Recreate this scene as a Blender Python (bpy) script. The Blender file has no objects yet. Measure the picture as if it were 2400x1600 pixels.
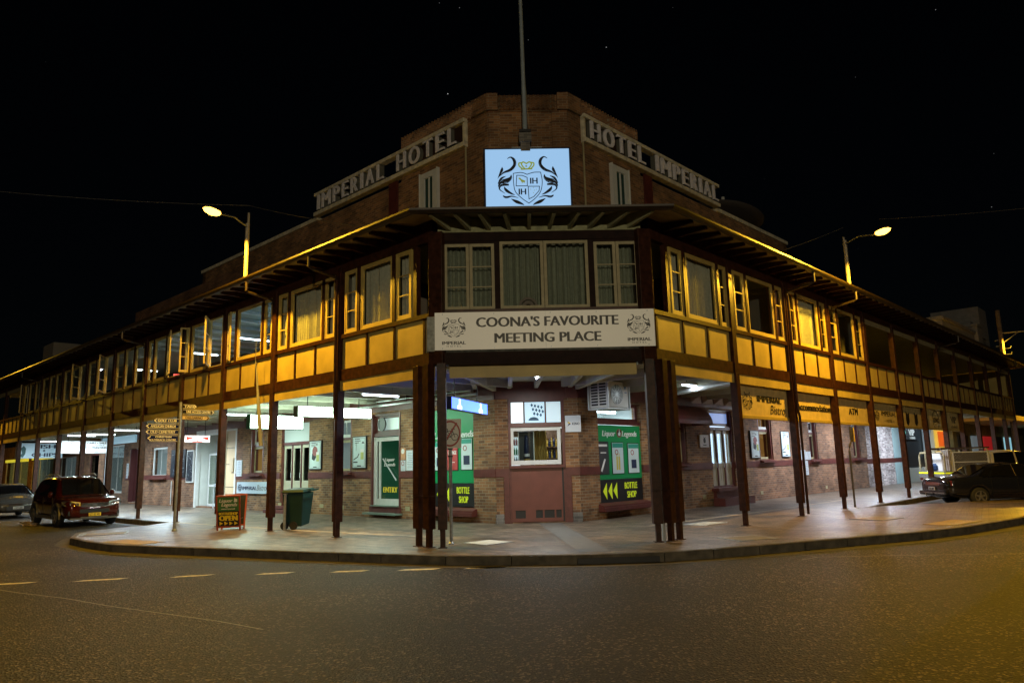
import bpy, bmesh, math, random
from math import radians as R_, sin, cos, pi, sqrt
from mathutils import Matrix, Vector
random.seed(7)
sc = bpy.context.scene
COL = sc.collection

# ------------------------------------------------------------------ camera
cam_d = bpy.data.cameras.new('camera'); cam = bpy.data.objects.new('camera', cam_d); COL.objects.link(cam)
cam_d.lens = 25.248; cam_d.sensor_width = 36; cam_d.clip_start = 0.1; cam_d.clip_end = 2000
rx = Vector((0.99950073, -0.01998734, -0.02447019)); ux = Vector((0.02076604, -0.16814474, 0.98554357)); fw = Vector((0.02381292, 0.98555967, 0.16764573))
m = Matrix.Identity(4)
for i in range(3):
    m[i][0] = rx[i]; m[i][1] = ux[i]; m[i][2] = -fw[i]
m[2][3] = 1.5
cam.matrix_world = m
sc.camera = cam

# ------------------------------------------------------------------ world: night sky with stars
w = bpy.data.worlds.new('World'); sc.world = w; w.use_nodes = True
nt = w.node_tree; nt.nodes.clear()
out = nt.nodes.new('ShaderNodeOutputWorld'); bg = nt.nodes.new('ShaderNodeBackground')
sky = nt.nodes.new('ShaderNodeTexSky'); sky.sky_type = 'NISHITA'; sky.sun_disc = False
sky.sun_elevation = R_(25); sky.sun_rotation = R_(185)
skm = nt.nodes.new('ShaderNodeVectorMath'); skm.operation = 'SCALE'; skm.inputs[3].default_value = 0.0022
tc = nt.nodes.new('ShaderNodeTexCoord')
vor = nt.nodes.new('ShaderNodeTexVoronoi'); vor.inputs['Scale'].default_value = 38
nt.links.new(tc.outputs['Generated'], vor.inputs['Vector'])
lt = nt.nodes.new('ShaderNodeMapRange'); lt.inputs[1].default_value = 0.014; lt.inputs[2].default_value = 0.030; lt.inputs[3].default_value = 1; lt.inputs[4].default_value = 0
nt.links.new(vor.outputs['Distance'], lt.inputs[0])
sep = nt.nodes.new('ShaderNodeSeparateColor'); nt.links.new(vor.outputs['Color'], sep.inputs[0])
pw = nt.nodes.new('ShaderNodeMath'); pw.operation = 'POWER'; pw.inputs[1].default_value = 4
nt.links.new(sep.outputs[0], pw.inputs[0])
mu = nt.nodes.new('ShaderNodeMath'); mu.operation = 'MULTIPLY'; nt.links.new(lt.outputs[0], mu.inputs[0]); nt.links.new(pw.outputs[0], mu.inputs[1])
mu2 = nt.nodes.new('ShaderNodeMath'); mu2.operation = 'MULTIPLY'; mu2.inputs[1].default_value = 9.0; nt.links.new(mu.outputs[0], mu2.inputs[0])
add = nt.nodes.new('ShaderNodeVectorMath'); add.operation = 'ADD'
nt.links.new(sky.outputs[0], skm.inputs[0]); nt.links.new(skm.outputs[0], add.inputs[0])
cmb = nt.nodes.new('ShaderNodeCombineXYZ')
for i in range(3): nt.links.new(mu2.outputs[0], cmb.inputs[i])
nt.links.new(cmb.outputs[0], add.inputs[1])
nt.links.new(add.outputs[0], bg.inputs[0]); bg.inputs[1].default_value = 0.1
nt.links.new(bg.outputs[0], out.inputs[0])

# dim light from the town behind the camera (moon-like sun)
sd = bpy.data.lights.new('sun', 'SUN'); sd.energy = 0.03; sd.angle = R_(18); sd.color = (1.0, 0.86, 0.62)
so = bpy.data.objects.new('sun', sd); COL.objects.link(so)
so.rotation_euler = (R_(60), 0, R_(-6))
sc.view_settings.view_transform = 'Standard'; sc.view_settings.look = 'None'
sc.view_settings.exposure = 0.0; sc.view_settings.gamma = 1.0
sc.render.engine = 'CYCLES'
cy = sc.cycles
cy.max_bounces = 5; cy.diffuse_bounces = 3; cy.glossy_bounces = 3; cy.transmission_bounces = 4; cy.transparent_max_bounces = 10
cy.sample_clamp_indirect = 2.0; cy.caustics_reflective = False; cy.caustics_refractive = False
try:
    cy.use_denoising = True; cy.denoiser = 'OPENIMAGEDENOISE'; cy.denoising_input_passes = 'RGB_ALBEDO_NORMAL'; cy.denoising_prefilter = 'ACCURATE'; cy.use_light_tree = True
except Exception: pass

# ------------------------------------------------------------------ frames: C = chamfer front, L = left wing (x=-s), R = right wing (x=s)
ANG = {'C': 0.0, 'L': -pi/4, 'R': pi/4}
def W(fr, x, y, z=0.0):
    a = ANG[fr]; return Vector((x*cos(a)-y*sin(a), x*sin(a)+y*cos(a), z))
SG = {'L': -1, 'R': 1, 'C': 1}
NV = {'L': 9.05, 'R': 7.72}      # veranda plane distance
NW = {'L': 13.28, 'R': 11.8}     # brick wall plane distance
NG = {'L': 8.2, 'R': 6.85}       # gutter
YV, YW, YG = 13.9, 18.82, 13.15  # same for the chamfer

# ------------------------------------------------------------------ materials
MT = {}
def pm(name, col, rough=0.6, metal=0.0, var=0.0, vscale=3.0, bump=0.0, bscale=30.0, coat=0.0, spec=0.5, dirt=None):
    if name in MT: return MT[name]
    mt = bpy.data.materials.new(name); mt.use_nodes = True; n = mt.node_tree; b = n.nodes['Principled BSDF']
    b.inputs['Base Color'].default_value = (*col, 1); b.inputs['Roughness'].default_value = rough; b.inputs['Metallic'].default_value = metal
    b.inputs['Coat Weight'].default_value = coat; b.inputs['Specular IOR Level'].default_value = spec
    if var or bump:
        t = n.nodes.new('ShaderNodeTexCoord')
    if var:
        no = n.nodes.new('ShaderNodeTexNoise'); no.inputs['Scale'].default_value = vscale; no.inputs['Detail'].default_value = 6
        n.links.new(t.outputs['Object'], no.inputs['Vector'])
        mr = n.nodes.new('ShaderNodeMapRange'); mr.inputs[1].default_value = .3; mr.inputs[2].default_value = .7
        mr.inputs[3].default_value = 1-var; mr.inputs[4].default_value = 1+var; n.links.new(no.outputs[0], mr.inputs[0])
        vm = n.nodes.new('ShaderNodeVectorMath'); vm.operation = 'SCALE'; vm.inputs[0].default_value = col
        n.links.new(mr.outputs[0], vm.inputs[3]); n.links.new(vm.outputs[0], b.inputs['Base Color'])
    if bump:
        n2 = n.nodes.new('ShaderNodeTexNoise'); n2.inputs['Scale'].default_value = bscale; n2.inputs['Detail'].default_value = 4
        n.links.new(t.outputs['Object'], n2.inputs['Vector'])
        bp = n.nodes.new('ShaderNodeBump'); bp.inputs['Strength'].default_value = bump; bp.inputs['Distance'].default_value = .01
        n.links.new(n2.outputs[0], bp.inputs['Height']); n.links.new(bp.outputs[0], b.inputs['Normal'])
    MT[name] = mt; return mt
def em(name, col, s, base=None):
    if name in MT: return MT[name]
    mt = bpy.data.materials.new(name); mt.use_nodes = True; b = mt.node_tree.nodes['Principled BSDF']
    b.inputs['Base Color'].default_value = (*(base or col), 1); b.inputs['Emission Color'].default_value = (*col, 1); b.inputs['Emission Strength'].default_value = s
    b.inputs['Roughness'].default_value = .4
    if s < 3 or name in ('fluorescent_tube', 'sodium_lens'): mt.cycles.emission_sampling = 'NONE'
    MT[name] = mt; return mt
def glass(name='glass', tint=(.8, .85, .85), base=.06):
    if name in MT: return MT[name]
    mt = bpy.data.materials.new(name); mt.use_nodes = True; n = mt.node_tree; n.nodes.clear()
    o = n.nodes.new('ShaderNodeOutputMaterial'); mx = n.nodes.new('ShaderNodeMixShader'); tr = n.nodes.new('ShaderNodeBsdfTransparent'); gl = n.nodes.new('ShaderNodeBsdfGlossy')
    tr.inputs[0].default_value = (*tint, 1); gl.inputs['Roughness'].default_value = .03; gl.inputs[0].default_value = (.9, .9, .9, 1)
    lw = n.nodes.new('ShaderNodeLayerWeight'); lw.inputs[0].default_value = .5
    p4 = n.nodes.new('ShaderNodeMath'); p4.operation = 'POWER'; p4.inputs[1].default_value = 4.5; n.links.new(lw.outputs['Facing'], p4.inputs[0])
    fr = n.nodes.new('ShaderNodeMath'); fr.operation = 'MULTIPLY'; fr.inputs[1].default_value = .75; n.links.new(p4.outputs[0], fr.inputs[0])
    ad = n.nodes.new('ShaderNodeMath'); ad.operation = 'ADD'; ad.inputs[1].default_value = base; n.links.new(fr.outputs[0], ad.inputs[0])
    n.links.new(ad.outputs[0], mx.inputs[0]); n.links.new(tr.outputs[0], mx.inputs[1]); n.links.new(gl.outputs[0], mx.inputs[2]); n.links.new(mx.outputs[0], o.inputs[0])
    MT[name] = mt; return mt
def brick_mat(name, c1, c2, mortar, bw=.23, bh=.076, mode='wall', bump=.6, dark=.35, rough=.85):
    mt = bpy.data.materials.new(name); mt.use_nodes = True; n = mt.node_tree; b = n.nodes['Principled BSDF']
    t = n.nodes.new('ShaderNodeTexCoord'); sx = n.nodes.new('ShaderNodeSeparateXYZ'); n.links.new(t.outputs['Object'], sx.inputs[0])
    cb = n.nodes.new('ShaderNodeCombineXYZ')
    if mode == 'wall':
        ad = n.nodes.new('ShaderNodeMath'); ad.operation = 'ADD'; n.links.new(sx.outputs[0], ad.inputs[0]); n.links.new(sx.outputs[1], ad.inputs[1])
        n.links.new(ad.outputs[0], cb.inputs[0]); n.links.new(sx.outputs[2], cb.inputs[1])
    else:
        rot = n.nodes.new('ShaderNodeVectorRotate'); rot.inputs['Angle'].default_value = mode
        rot.rotation_type = 'Z_AXIS'; n.links.new(t.outputs['Object'], rot.inputs['Vector'])
    br = n.nodes.new('ShaderNodeTexBrick'); br.inputs['Scale'].default_value = 1; br.inputs['Brick Width'].default_value = bw; br.inputs['Row Height'].default_value = bh
    br.inputs['Mortar Size'].default_value = .007 if mode == 'wall' else .006; br.inputs['Mortar Smooth'].default_value = .25; br.inputs['Bias'].default_value = -.1
    br.inputs['Color1'].default_value = (*c1, 1); br.inputs['Color2'].default_value = (*c2, 1); br.inputs['Mortar'].default_value = (*mortar, 1)
    vec = cb.outputs[0] if mode == 'wall' else rot.outputs[0]
    n.links.new(vec, br.inputs['Vector'])
    # per-brick darkening: second brick texture aligned, with other colours
    br2 = n.nodes.new('ShaderNodeTexBrick')
    for k in ('Scale', 'Brick Width', 'Row Height', 'Mortar Size'): br2.inputs[k].default_value = br.inputs[k].default_value
    br2.inputs['Mortar Size'].default_value = 0; br2.inputs['Color1'].default_value = (1, 1, 1, 1); br2.inputs['Color2'].default_value = (dark, dark, dark, 1); br2.inputs['Bias'].default_value = -.45
    of = n.nodes.new('ShaderNodeVectorMath'); of.operation = 'ADD'; of.inputs[1].default_value = (bw*40, bh*62, 0)
    n.links.new(vec, of.inputs[0]); n.links.new(of.outputs[0], br2.inputs['Vector'])
    mm = n.nodes.new('ShaderNodeMix'); mm.data_type = 'RGBA'; mm.blend_type = 'MULTIPLY'; mm.inputs[0].default_value = .8
    if mode != 'wall': mm.inputs[0].default_value = 1.0
    n.links.new(br.outputs[0], mm.inputs[6]); n.links.new(br2.outputs[0], mm.inputs[7])
    no = n.nodes.new('ShaderNodeTexNoise'); no.inputs['Scale'].default_value = 1.3; no.inputs['Detail'].default_value = 8; n.links.new(t.outputs['Object'], no.inputs['Vector'])
    mr = n.nodes.new('ShaderNodeMapRange'); mr.inputs[1].default_value = .3; mr.inputs[2].default_value = .7; mr.inputs[3].default_value = .60; mr.inputs[4].default_value = 1.3; n.links.new(no.outputs[0], mr.inputs[0])
    vm = n.nodes.new('ShaderNodeVectorMath'); vm.operation = 'SCALE'; n.links.new(mm.outputs[2], vm.inputs[0]); n.links.new(mr.outputs[0], vm.inputs[3]); n.links.new(vm.outputs[0], b.inputs['Base Color'])
    n3 = n.nodes.new('ShaderNodeTexNoise'); n3.inputs['Scale'].default_value = 60; n.links.new(t.outputs['Object'], n3.inputs['Vector'])
    sb = n.nodes.new('ShaderNodeMath'); sb.operation = 'MULTIPLY_ADD'; sb.inputs[1].default_value = -1; n.links.new(br.outputs['Fac'], sb.inputs[0]); 
    m3 = n.nodes.new('ShaderNodeMath'); m3.operation = 'MULTIPLY'; m3.inputs[1].default_value = .5; n.links.new(n3.outputs[0], m3.inputs[0]); n.links.new(m3.outputs[0], sb.inputs[2])
    bp = n.nodes.new('ShaderNodeBump'); bp.inputs['Strength'].default_value = bump; bp.inputs['Distance'].default_value = .008; n.links.new(sb.outputs[0], bp.inputs['Height']); n.links.new(bp.outputs[0], b.inputs['Normal'])
    b.inputs['Roughness'].default_value = rough
    MT[name] = mt; return mt

BRICK = brick_mat('brick', (.36, .175, .070), (.15, .072, .036), (.33, .27, .18))
BRICKR = brick_mat('brick_red', (.29, .135, .065), (.15, .070, .038), (.27, .215, .155))
BRICKP = brick_mat('brick_painted', (.62, .52, .50), (.20, .12, .12), (.66, .62, .60), dark=.5)
PAVE = brick_mat('paving', (.25, .18, .125), (.095, .078, .06), (.018, .015, .011), bw=.30, bh=.15, mode=0.6, bump=1.0, dark=.22, rough=.42)
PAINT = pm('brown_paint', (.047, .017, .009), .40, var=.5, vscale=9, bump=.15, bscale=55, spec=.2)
MAROON = pm('maroon_paint', (.115, .030, .024), .42, var=.22, vscale=6, bump=.2, bscale=40)
CREAM = pm('cream_paint', (.54, .41, .13), .5, var=.18, vscale=2.0, bump=.25, bscale=9)
CREAM2 = pm('cream_trim', (.40, .35, .20), .55, var=.15, vscale=8)
CEIL = pm('cream_ceiling', (.46, .46, .36), .6, var=.12, vscale=4)
STONE = pm('cement_coping', (.70, .64, .48), .8, var=.25, vscale=6, bump=.3, bscale=30)
WHITE = pm('white_paint', (.72, .74, .72), .45, var=.06, vscale=6)
SILVER = pm('pale_metal', (.62, .66, .68), .35, .3)
STEEL = pm('galvanised_steel', (.36, .38, .40), .45, .7, var=.25, vscale=12)
BLACK = pm('black', (.012, .012, .014), .45)
DARK = pm('dark_interior', (.02, .018, .016), .8)
LETTER = pm('letter_face', (.85, .82, .88), .55, var=.15, vscale=10)
LETTERSIDE = pm('letter_side', (.13, .13, .11), .6)
GUTTER = pm('gutter_paint', (.028, .018, .010), .4, .1, var=.2, vscale=8)
ROOF = pm('roof_iron', (.20, .20, .19), .5, .5, var=.2)
GLASS = glass(); GLASSD = glass('dark_glass', (.12, .13, .14), .05)
CURTAIN = pm('curtain_fabric', (.62, .58, .46), .9, var=.12, vscale=14)
CURTAINP = pm('pink_curtain', (.50, .27, .21), .9, var=.1, vscale=14)
NAVY = pm('navy', (.012, .022, .07), .5)
BOARD = em('sign_board_added_glow', (.62, .54, .38), .24, (.62, .58, .47))  # faint glow put into the cream board in place of front light
TUBE = em('fluorescent_tube', (.80, .93, 1.0), 14)
GREEN = pm('green_sign', (.012, .32, .11), .35)
GREENL = em('green_lit', (.012, .32, .11), .45)
LIME = pm('lime_lettering', (.62, .74, .03), .5)
WHITEV = pm('white_vinyl', (.8, .8, .8), .45)
YELL = pm('yellow_vinyl', (.85, .66, .03), .5)
RED = pm('red_vinyl', (.35, .03, .025), .45)
ORANGE = pm('orange_frame', (.36, .055, .02), .5)
POSTER = pm('poster_paper', (.62, .74, .76), .3, var=.05)
TRUNK = pm('weathered_timber', (.20, .15, .10), .85, var=.4, vscale=8, bump=.5)
SODIUM = em('sodium_lens', (1.0, .50, .06), 9)
RUB = pm('tyre_rubber', (.015, .015, .015), .8)

# ------------------------------------------------------------------ mesh builder
class MB:
    def __init__(s): s.v = []; s.f = []; s.mi = []
    def face(s, pts, m=0):
        b = len(s.v); s.v += [tuple(p) for p in pts]; s.f.append(tuple(range(b, b+len(pts)))); s.mi.append(m)
    def box(s, x0, x1, y0, y1, z0, z1, m=0):
        if x0 > x1: x0, x1 = x1, x0
        if y0 > y1: y0, y1 = y1, y0
        if z0 > z1: z0, z1 = z1, z0
        b = len(s.v); s.v += [(x, y, z) for z in (z0, z1) for y in (y0, y1) for x in (x0, x1)]
        for q in ((0, 2, 3, 1), (4, 5, 7, 6), (0, 1, 5, 4), (2, 6, 7, 3), (0, 4, 6, 2), (1, 3, 7, 5)):
            s.f.append(tuple(b+i for i in q)); s.mi.append(m)
        return s
    def prism(s, pts, y0, y1, m=0):      # polygon in x,z extruded along y
        n = len(pts); b = len(s.v)
        s.v += [(p[0], y0, p[1]) for p in pts] + [(p[0], y1, p[1]) for p in pts]
        s.f.append(tuple(range(b, b+n))); s.mi.append(m); s.f.append(tuple(range(b+2*n-1, b+n-1, -1))); s.mi.append(m)
        for i in range(n):
            j = (i+1) % n; s.f.append((b+i, b+n+i, b+n+j, b+j)); s.mi.append(m)
        return s
    def zprism(s, pts, z0, z1, m=0):     # polygon in x,y extruded along z
        n = len(pts); b = len(s.v)
        s.v += [(p[0], p[1], z0) for p in pts] + [(p[0], p[1], z1) for p in pts]
        s.f.append(tuple(range(b+n-1, b-1, -1))); s.mi.append(m); s.f.append(tuple(range(b+n, b+2*n))); s.mi.append(m)
        for i in range(n):
            j = (i+1) % n; s.f.append((b+i, b+j, b+n+j, b+n+i)); s.mi.append(m)
        return s
    def tube(s, pts, r, n=8, m=0, caps=True, r2=None):
        pts = [Vector(p) for p in pts]; rings = []
        for i, p in enumerate(pts):
            d = (pts[min(i+1, len(pts)-1)]-pts[max(i-1, 0)]).normalized()
            a = Vector((0, 0, 1)) if abs(d.z) < .9 else Vector((1, 0, 0))
            e1 = d.cross(a).normalized(); e2 = d.cross(e1)
            rr = r if r2 is None else r+(r2-r)*i/(len(pts)-1)
            b = len(s.v); s.v += [tuple(p+e1*rr*cos(2*pi*k/n)+e2*rr*sin(2*pi*k/n)) for k in range(n)]; rings.append(b)
        for i in range(len(rings)-1):
            for k in range(n):
                k2 = (k+1) % n; s.f.append((rings[i]+k, rings[i]+k2, rings[i+1]+k2, rings[i+1]+k)); s.mi.append(m)
        if caps:
            s.f.append(tuple(rings[0]+k for k in range(n))[::-1]); s.mi.append(m); s.f.append(tuple(rings[-1]+k for k in range(n))); s.mi.append(m)
        return s
    def lathe(s, prof, axis='z', c=(0, 0, 0), n=20, m=0):
        rings = []
        for r, h in prof:
            b = len(s.v)
            for k in range(n):
                a = 2*pi*k/n; u, v_ = r*cos(a), r*sin(a)
                p = {'z': (u, v_, h), 'y': (u, h, v_), 'x': (h, u, v_)}[axis]
                s.v.append((c[0]+p[0], c[1]+p[1], c[2]+p[2]))
            rings.append(b)
        for i in range(len(rings)-1):
            for k in range(n):
                k2 = (k+1) % n; s.f.append((rings[i]+k, rings[i]+k2, rings[i+1]+k2, rings[i+1]+k)); s.mi.append(m)
        s.f.append(tuple(rings[0]+k for k in range(n))[::-1]); s.mi.append(m); s.f.append(tuple(rings[-1]+k for k in range(n))); s.mi.append(m)
        return s
    def ring(s, cx, cz, r0, r1, y0, y1, n=24, sx=1.0, m=0, a0=0, a1=2*pi):
        for k in range(n):
            a, b = a0+(a1-a0)*k/n, a0+(a1-a0)*(k+1)/n
            s.prism([(cx+sx*r0*cos(a), cz+r0*sin(a)), (cx+sx*r1*cos(a), cz+r1*sin(a)), (cx+sx*r1*cos(b), cz+r1*sin(b)), (cx+sx*r0*cos(b), cz+r0*sin(b))], y0, y1, m)
        return s
    def stroke(s, pts, wd, y0, y1, m=0, closed=False):
        P = list(pts)+([pts[0]] if closed else [])
        for a, b in zip(P[:-1], P[1:]):
            dx, dz = b[0]-a[0], b[1]-a[1]; l = math.hypot(dx, dz) or 1; nx, nz = -dz/l*wd/2, dx/l*wd/2; ex, ez = dx/l*wd*.3, dz/l*wd*.3
            s.prism([(a[0]-ex+nx, a[1]-ez+nz), (a[0]-ex-nx, a[1]-ez-nz), (b[0]+ex-nx, b[1]+ez-nz), (b[0]+ex+nx, b[1]+ez+nz)], y0, y1, m)
        return s
    def text(s, t, cx, cz, h, y, wid=None, d=.004, m=0, bold=0.0, align='C', shear=0.0):
        V, F = text_mesh(t, 0.0, shear)
        if bold:
            V0, F0 = V, F; V = []; F = []
            for kk, off in enumerate((-bold, 0.0, bold)):
                b0 = len(V); V = V+[(p[0]+off*1.6, p[1], p[2]+(.0003*kk if p[2] > 0 else 0)) for p in V0]; F = F+[tuple(b0+i for i in f_) for f_ in F0]
        x0 = min(v[0] for v in V); x1 = max(v[0] for v in V)
        capH = CAP
        sz = h/capH; sxx = (wid/(x1-x0)) if wid else sz
        if align == 'C': ox = cx-sxx*(x0+x1)/2
        elif align == 'L': ox = cx-sxx*x0
        else: ox = cx-sxx*x1
        oz = cz-h/2; b = len(s.v)
        s.v += [(ox+v[0]*sxx, y-(v[2]/.002+1)/2*d, oz+v[1]*sz) for v in V]
        for f in F: s.f.append(tuple(b+i for i in f)); s.mi.append(m)
        return s
    def build(s, name, mats, parent=None, fr=None, loc=None, rz=None, smooth=False, label=None, bevel=0, kind=None, cat=None, group=None):
        if not isinstance(mats, (list, tuple)): mats = [mats]
        me = bpy.data.meshes.new(name); me.from_pydata(s.v, [], s.f)
        for mt in mats: me.materials.append(mt)
        if len(mats) > 1: me.polygons.foreach_set('material_index', s.mi)
        if smooth: me.polygons.foreach_set('use_smooth', [True]*len(s.f))
        me.update()
        o = bpy.data.objects.new(name, me); COL.objects.link(o)
        if parent: o.parent = parent
        if loc is not None: o.location = loc
        if fr: o.rotation_euler = (0, 0, ANG[fr])
        if rz is not None: o.rotation_euler = (0, 0, rz)
        if bevel:
            b = o.modifiers.new('bevel', 'BEVEL'); b.width = bevel; b.segments = 2; b.limit_method = 'ANGLE'
        tag(o, label, cat, group, kind)
        return o
CAP = 1.0
_tc = {}
def text_mesh(t, bold=0.0, shear=0.0):
    k = (t, bold, shear)
    if k in _tc: return _tc[k]
    cu = bpy.data.curves.new('txt', 'FONT'); cu.body = t; cu.size = 1; cu.extrude = .001; cu.offset = bold; cu.shear = shear; cu.resolution_u = 3
    o = bpy.data.objects.new('txt', cu); COL.objects.link(o)
    me = o.to_mesh()
    V = [tuple(v.co) for v in me.vertices]; F = [tuple(p.vertices) for p in me.polygons]
    V = [(v[0], v[1], v[2]*2) for v in V]
    o.to_mesh_clear(); bpy.data.objects.remove(o); bpy.data.curves.remove(cu)
    _tc[k] = (V, F); return _tc[k]
_v, _ = text_mesh('H'); CAP = max(v[1] for v in _v)
def tag(o, label=None, cat=None, group=None, kind=None):
    if label: o['label'] = label
    if cat: o['category'] = cat
    if group: o['group'] = group
    if kind: o['kind'] = kind
    return o
def thing(name, label, cat, fr='C', loc=(0, 0, 0), group=None, rz=None):
    o = bpy.data.objects.new(name, None); COL.objects.link(o); o.empty_display_size = .2
    o.location = W(fr, *loc); o.rotation_euler = (0, 0, ANG[fr] if rz is None else rz)
    return tag(o, label, cat, group)
def lamp(name, kind, loc, col, power, parent=None, size=.1, **kw):
    l = bpy.data.lights.new(name, kind); l.color = col; l.energy = power
    if kind == 'SPOT':
        l.spot_size = R_(174); l.spot_blend = .12; l.shadow_soft_size = size
    elif kind == 'AREA':
        l.shape = 'RECTANGLE'; l.size = kw.get('sx', 1); l.size_y = kw.get('sy', .1)
    else: l.shadow_soft_size = size
    o = bpy.data.objects.new(name, l); COL.objects.link(o); o.location = loc
    if parent: o.parent = parent
    if 'rot' in kw: o.rotation_euler = kw['rot']
    return o

# ------------------------------------------------------------------ emblem (drawn shapes)
def bez(pts, n=10):
    # catmull-rom through points
    P = [pts[0]]+list(pts)+[pts[-1]]; o = []
    for i in range(1, len(P)-2):
        for k in range(n):
            t = k/n; a, b, c, d = P[i-1], P[i], P[i+1], P[i+2]
            o.append(tuple(.5*(2*b[j]+(c[j]-a[j])*t+(2*a[j]-5*b[j]+4*c[j]-d[j])*t*t+(3*b[j]-a[j]-3*c[j]+d[j])*t**3) for j in range(len(b))))
    o.append(P[-2]); return o
LEAVES = [[(528, 862, 8), (568, 842, 22), (608, 878, 48), (612, 940, 50), (562, 1000, 48), (480, 1035, 26), (415, 1095, 5)],
          [(465, 962, 3), (462, 1000, 44), (440, 1045, 28), (410, 1108, 4)],
          [(570, 1062, 8), (560, 1105, 50), (505, 1140, 84), (445, 1150, 56), (413, 1210, 6)],
          [(505, 1080, 6), (450, 1108, 34), (410, 1172, 6)],
          [(540, 1185, 30), (448, 1190, 38), (430, 1240, 20), (492, 1290, 5)],
          [(484, 1208, 6), (505, 1250, 46), (560, 1290, 32), (607, 1312, 5)],
          [(468, 1320, 16), (505, 1340, 36), (570, 1328, 20), (647, 1348, 5)],
          [(564, 1360, 6), (625, 1395, 52), (680, 1418, 34), (714, 1438, 5)]]
def emblem(mb, cx, cz, wd, y, m=0, mg=None, t=.004, crown=True, lw=1.0):
    k = wd/700; lf_w = .72
    def T(p): return (cx+(p[0]-765)*k, cz-(p[1]-1140)*k)
    def TM(p): return (cx-(p[0]-765)*k, cz-(p[1]-1140)*k)
    for lf in LEAVES:
        c = bez(lf, 5)
        for TT in (T, TM):
            for a, b in zip(c[:-1], c[1:]):
                d = Vector((b[0]-a[0], b[1]-a[1])); d = d.normalized() if d.length > 0 else Vector((1, 0)); nx, ny = -d.y, d.x
                mb.prism([TT((a[0]+nx*a[2]*lf_w/2, a[1]+ny*a[2]*lf_w/2)), TT((a[0]-nx*a[2]*lf_w/2, a[1]-ny*a[2]*lf_w/2)), TT((b[0]-nx*b[2]*lf_w/2, b[1]-ny*b[2]*lf_w/2)), TT((b[0]+nx*b[2]*lf_w/2, b[1]+ny*b[2]*lf_w/2))], y-t, y, m)
    L = 7*k*lw
    sh = bez([(595, 1045), (690, 1036), (757, 1060)], 5)+bez([(757, 1060), (835, 1036), (918, 1035), ], 5)+bez([(918, 1035), (934, 1150), (912, 1270), (850, 1352), (770, 1416)], 5)+bez([(770, 1416), (690, 1355), (615, 1270), (596, 1160), (595, 1045)], 5)
    mb.stroke([T(p) for p in sh], L, y-t, y, m)
    mb.stroke([T(p) for p in [(635, 1070), (700, 1072), (757, 1098), (757, 1203), (625, 1201)]], L, y-t, y, m, closed=True)
    mb.stroke([T(p) for p in [(766, 1208), (900, 1210), (893, 1265), (830, 1335), (772, 1364)]], L, y-t, y, m, closed=True)
    mb.text('IH', *T((835, 1140)), 72*k, y, wid=90*k, d=t, m=m, bold=.02)
    mb.text('IH', *T((697, 1272)), 72*k, y, wid=90*k, d=t, m=m, bold=.02)
    g = m if mg is None else mg
    mb.prism([T(p) for p in [(650, 1105), (672, 1098), (690, 1120), (735, 1140), (722, 1168), (705, 1150), (700, 1172), (680, 1135)]][::-1], y-t, y, g)
    for p in [(828, 1225), (795, 1245), (862, 1247), (840, 1258), (828, 1288)]:
        q = T(p); mb.prism([(q[0]+5*k*cos(a), q[1]+5*k*sin(a)) for a in (0, 1.26, 2.5, 3.8, 5)], y-t, y, g)
    # crown
    cw = 13*k*lw
    mb.stroke([T(p) for p in bez([(752, 925), (715, 905), (695, 930), (712, 965), (730, 985)], 4)], cw, y-t, y, g)
    mb.stroke([T(p) for p in bez([(752, 925), (790, 905), (812, 930), (795, 965), (778, 985)], 4)], cw, y-t, y, g)
    mb.stroke([T(p) for p in bez([(700, 915), (665, 920), (668, 955), (700, 985)], 4)], cw, y-t, y, g)
    mb.stroke([T(p) for p in bez([(805, 912), (838, 918), (838, 950), (808, 985)], 4)], cw, y-t, y, g)
    mb.stroke([T((690, 995)), T((816, 990))], 16*k, y-t, y, g)
    q = T((750, 955)); mb.prism([(q[0], q[1]-16*k), (q[0]+14*k, q[1]), (q[0], q[1]+10*k), (q[0]-14*k, q[1])], y-t, y, g)
    return mb

# ================================================================== GROUND
def pl(pts, z0, z1=None): return [(p[0], p[1]) for p in pts]
def Lp(s, n): v = W('L', -s, n); return (v.x, v.y)
def Rp(s, n): v = W('R', s, n); return (v.x, v.y)
asph = bpy.data.materials.new('asphalt'); asph.use_nodes = True; n = asph.node_tree; b = n.nodes['Principled BSDF']
t = n.nodes.new('ShaderNodeTexCoord')
v1 = n.nodes.new('ShaderNodeTexVoronoi'); v1.inputs['Scale'].default_value = 46; n.links.new(t.outputs['Object'], v1.inputs['Vector'])
v2 = n.nodes.new('ShaderNodeTexNoise'); v2.inputs['Scale'].default_value = .4; v2.inputs['Detail'].default_value = 6; n.links.new(t.outputs['Object'], v2.inputs['Vector'])
v3 = n.nodes.new('ShaderNodeTexNoise'); v3.inputs['Scale'].default_value = 50; v3.inputs['Detail'].default_value = 3; n.links.new(t.outputs['Object'], v3.inputs['Vector'])
sp = n.nodes.new('ShaderNodeSeparateColor'); n.links.new(v1.outputs['Color'], sp.inputs[0])
cr0 = n.nodes.new('ShaderNodeMapRange'); cr0.inputs[3].default_value = .25; cr0.inputs[4].default_value = 1.4; n.links.new(sp.outputs[1], cr0.inputs[0])
cr1 = n.nodes.new('ShaderNodeMapRange'); cr1.inputs[1].default_value = .86; cr1.inputs[2].default_value = .93; cr1.inputs[3].default_value = 0; cr1.inputs[4].default_value = 8.0; n.links.new(sp.outputs[0], cr1.inputs[0])  # sparse chip glints put into the base colour as bright cells
cr = n.nodes.new('ShaderNodeMath'); cr.operation = 'ADD'; n.links.new(cr0.outputs[0], cr.inputs[0]); n.links.new(cr1.outputs[0], cr.inputs[1])
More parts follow.
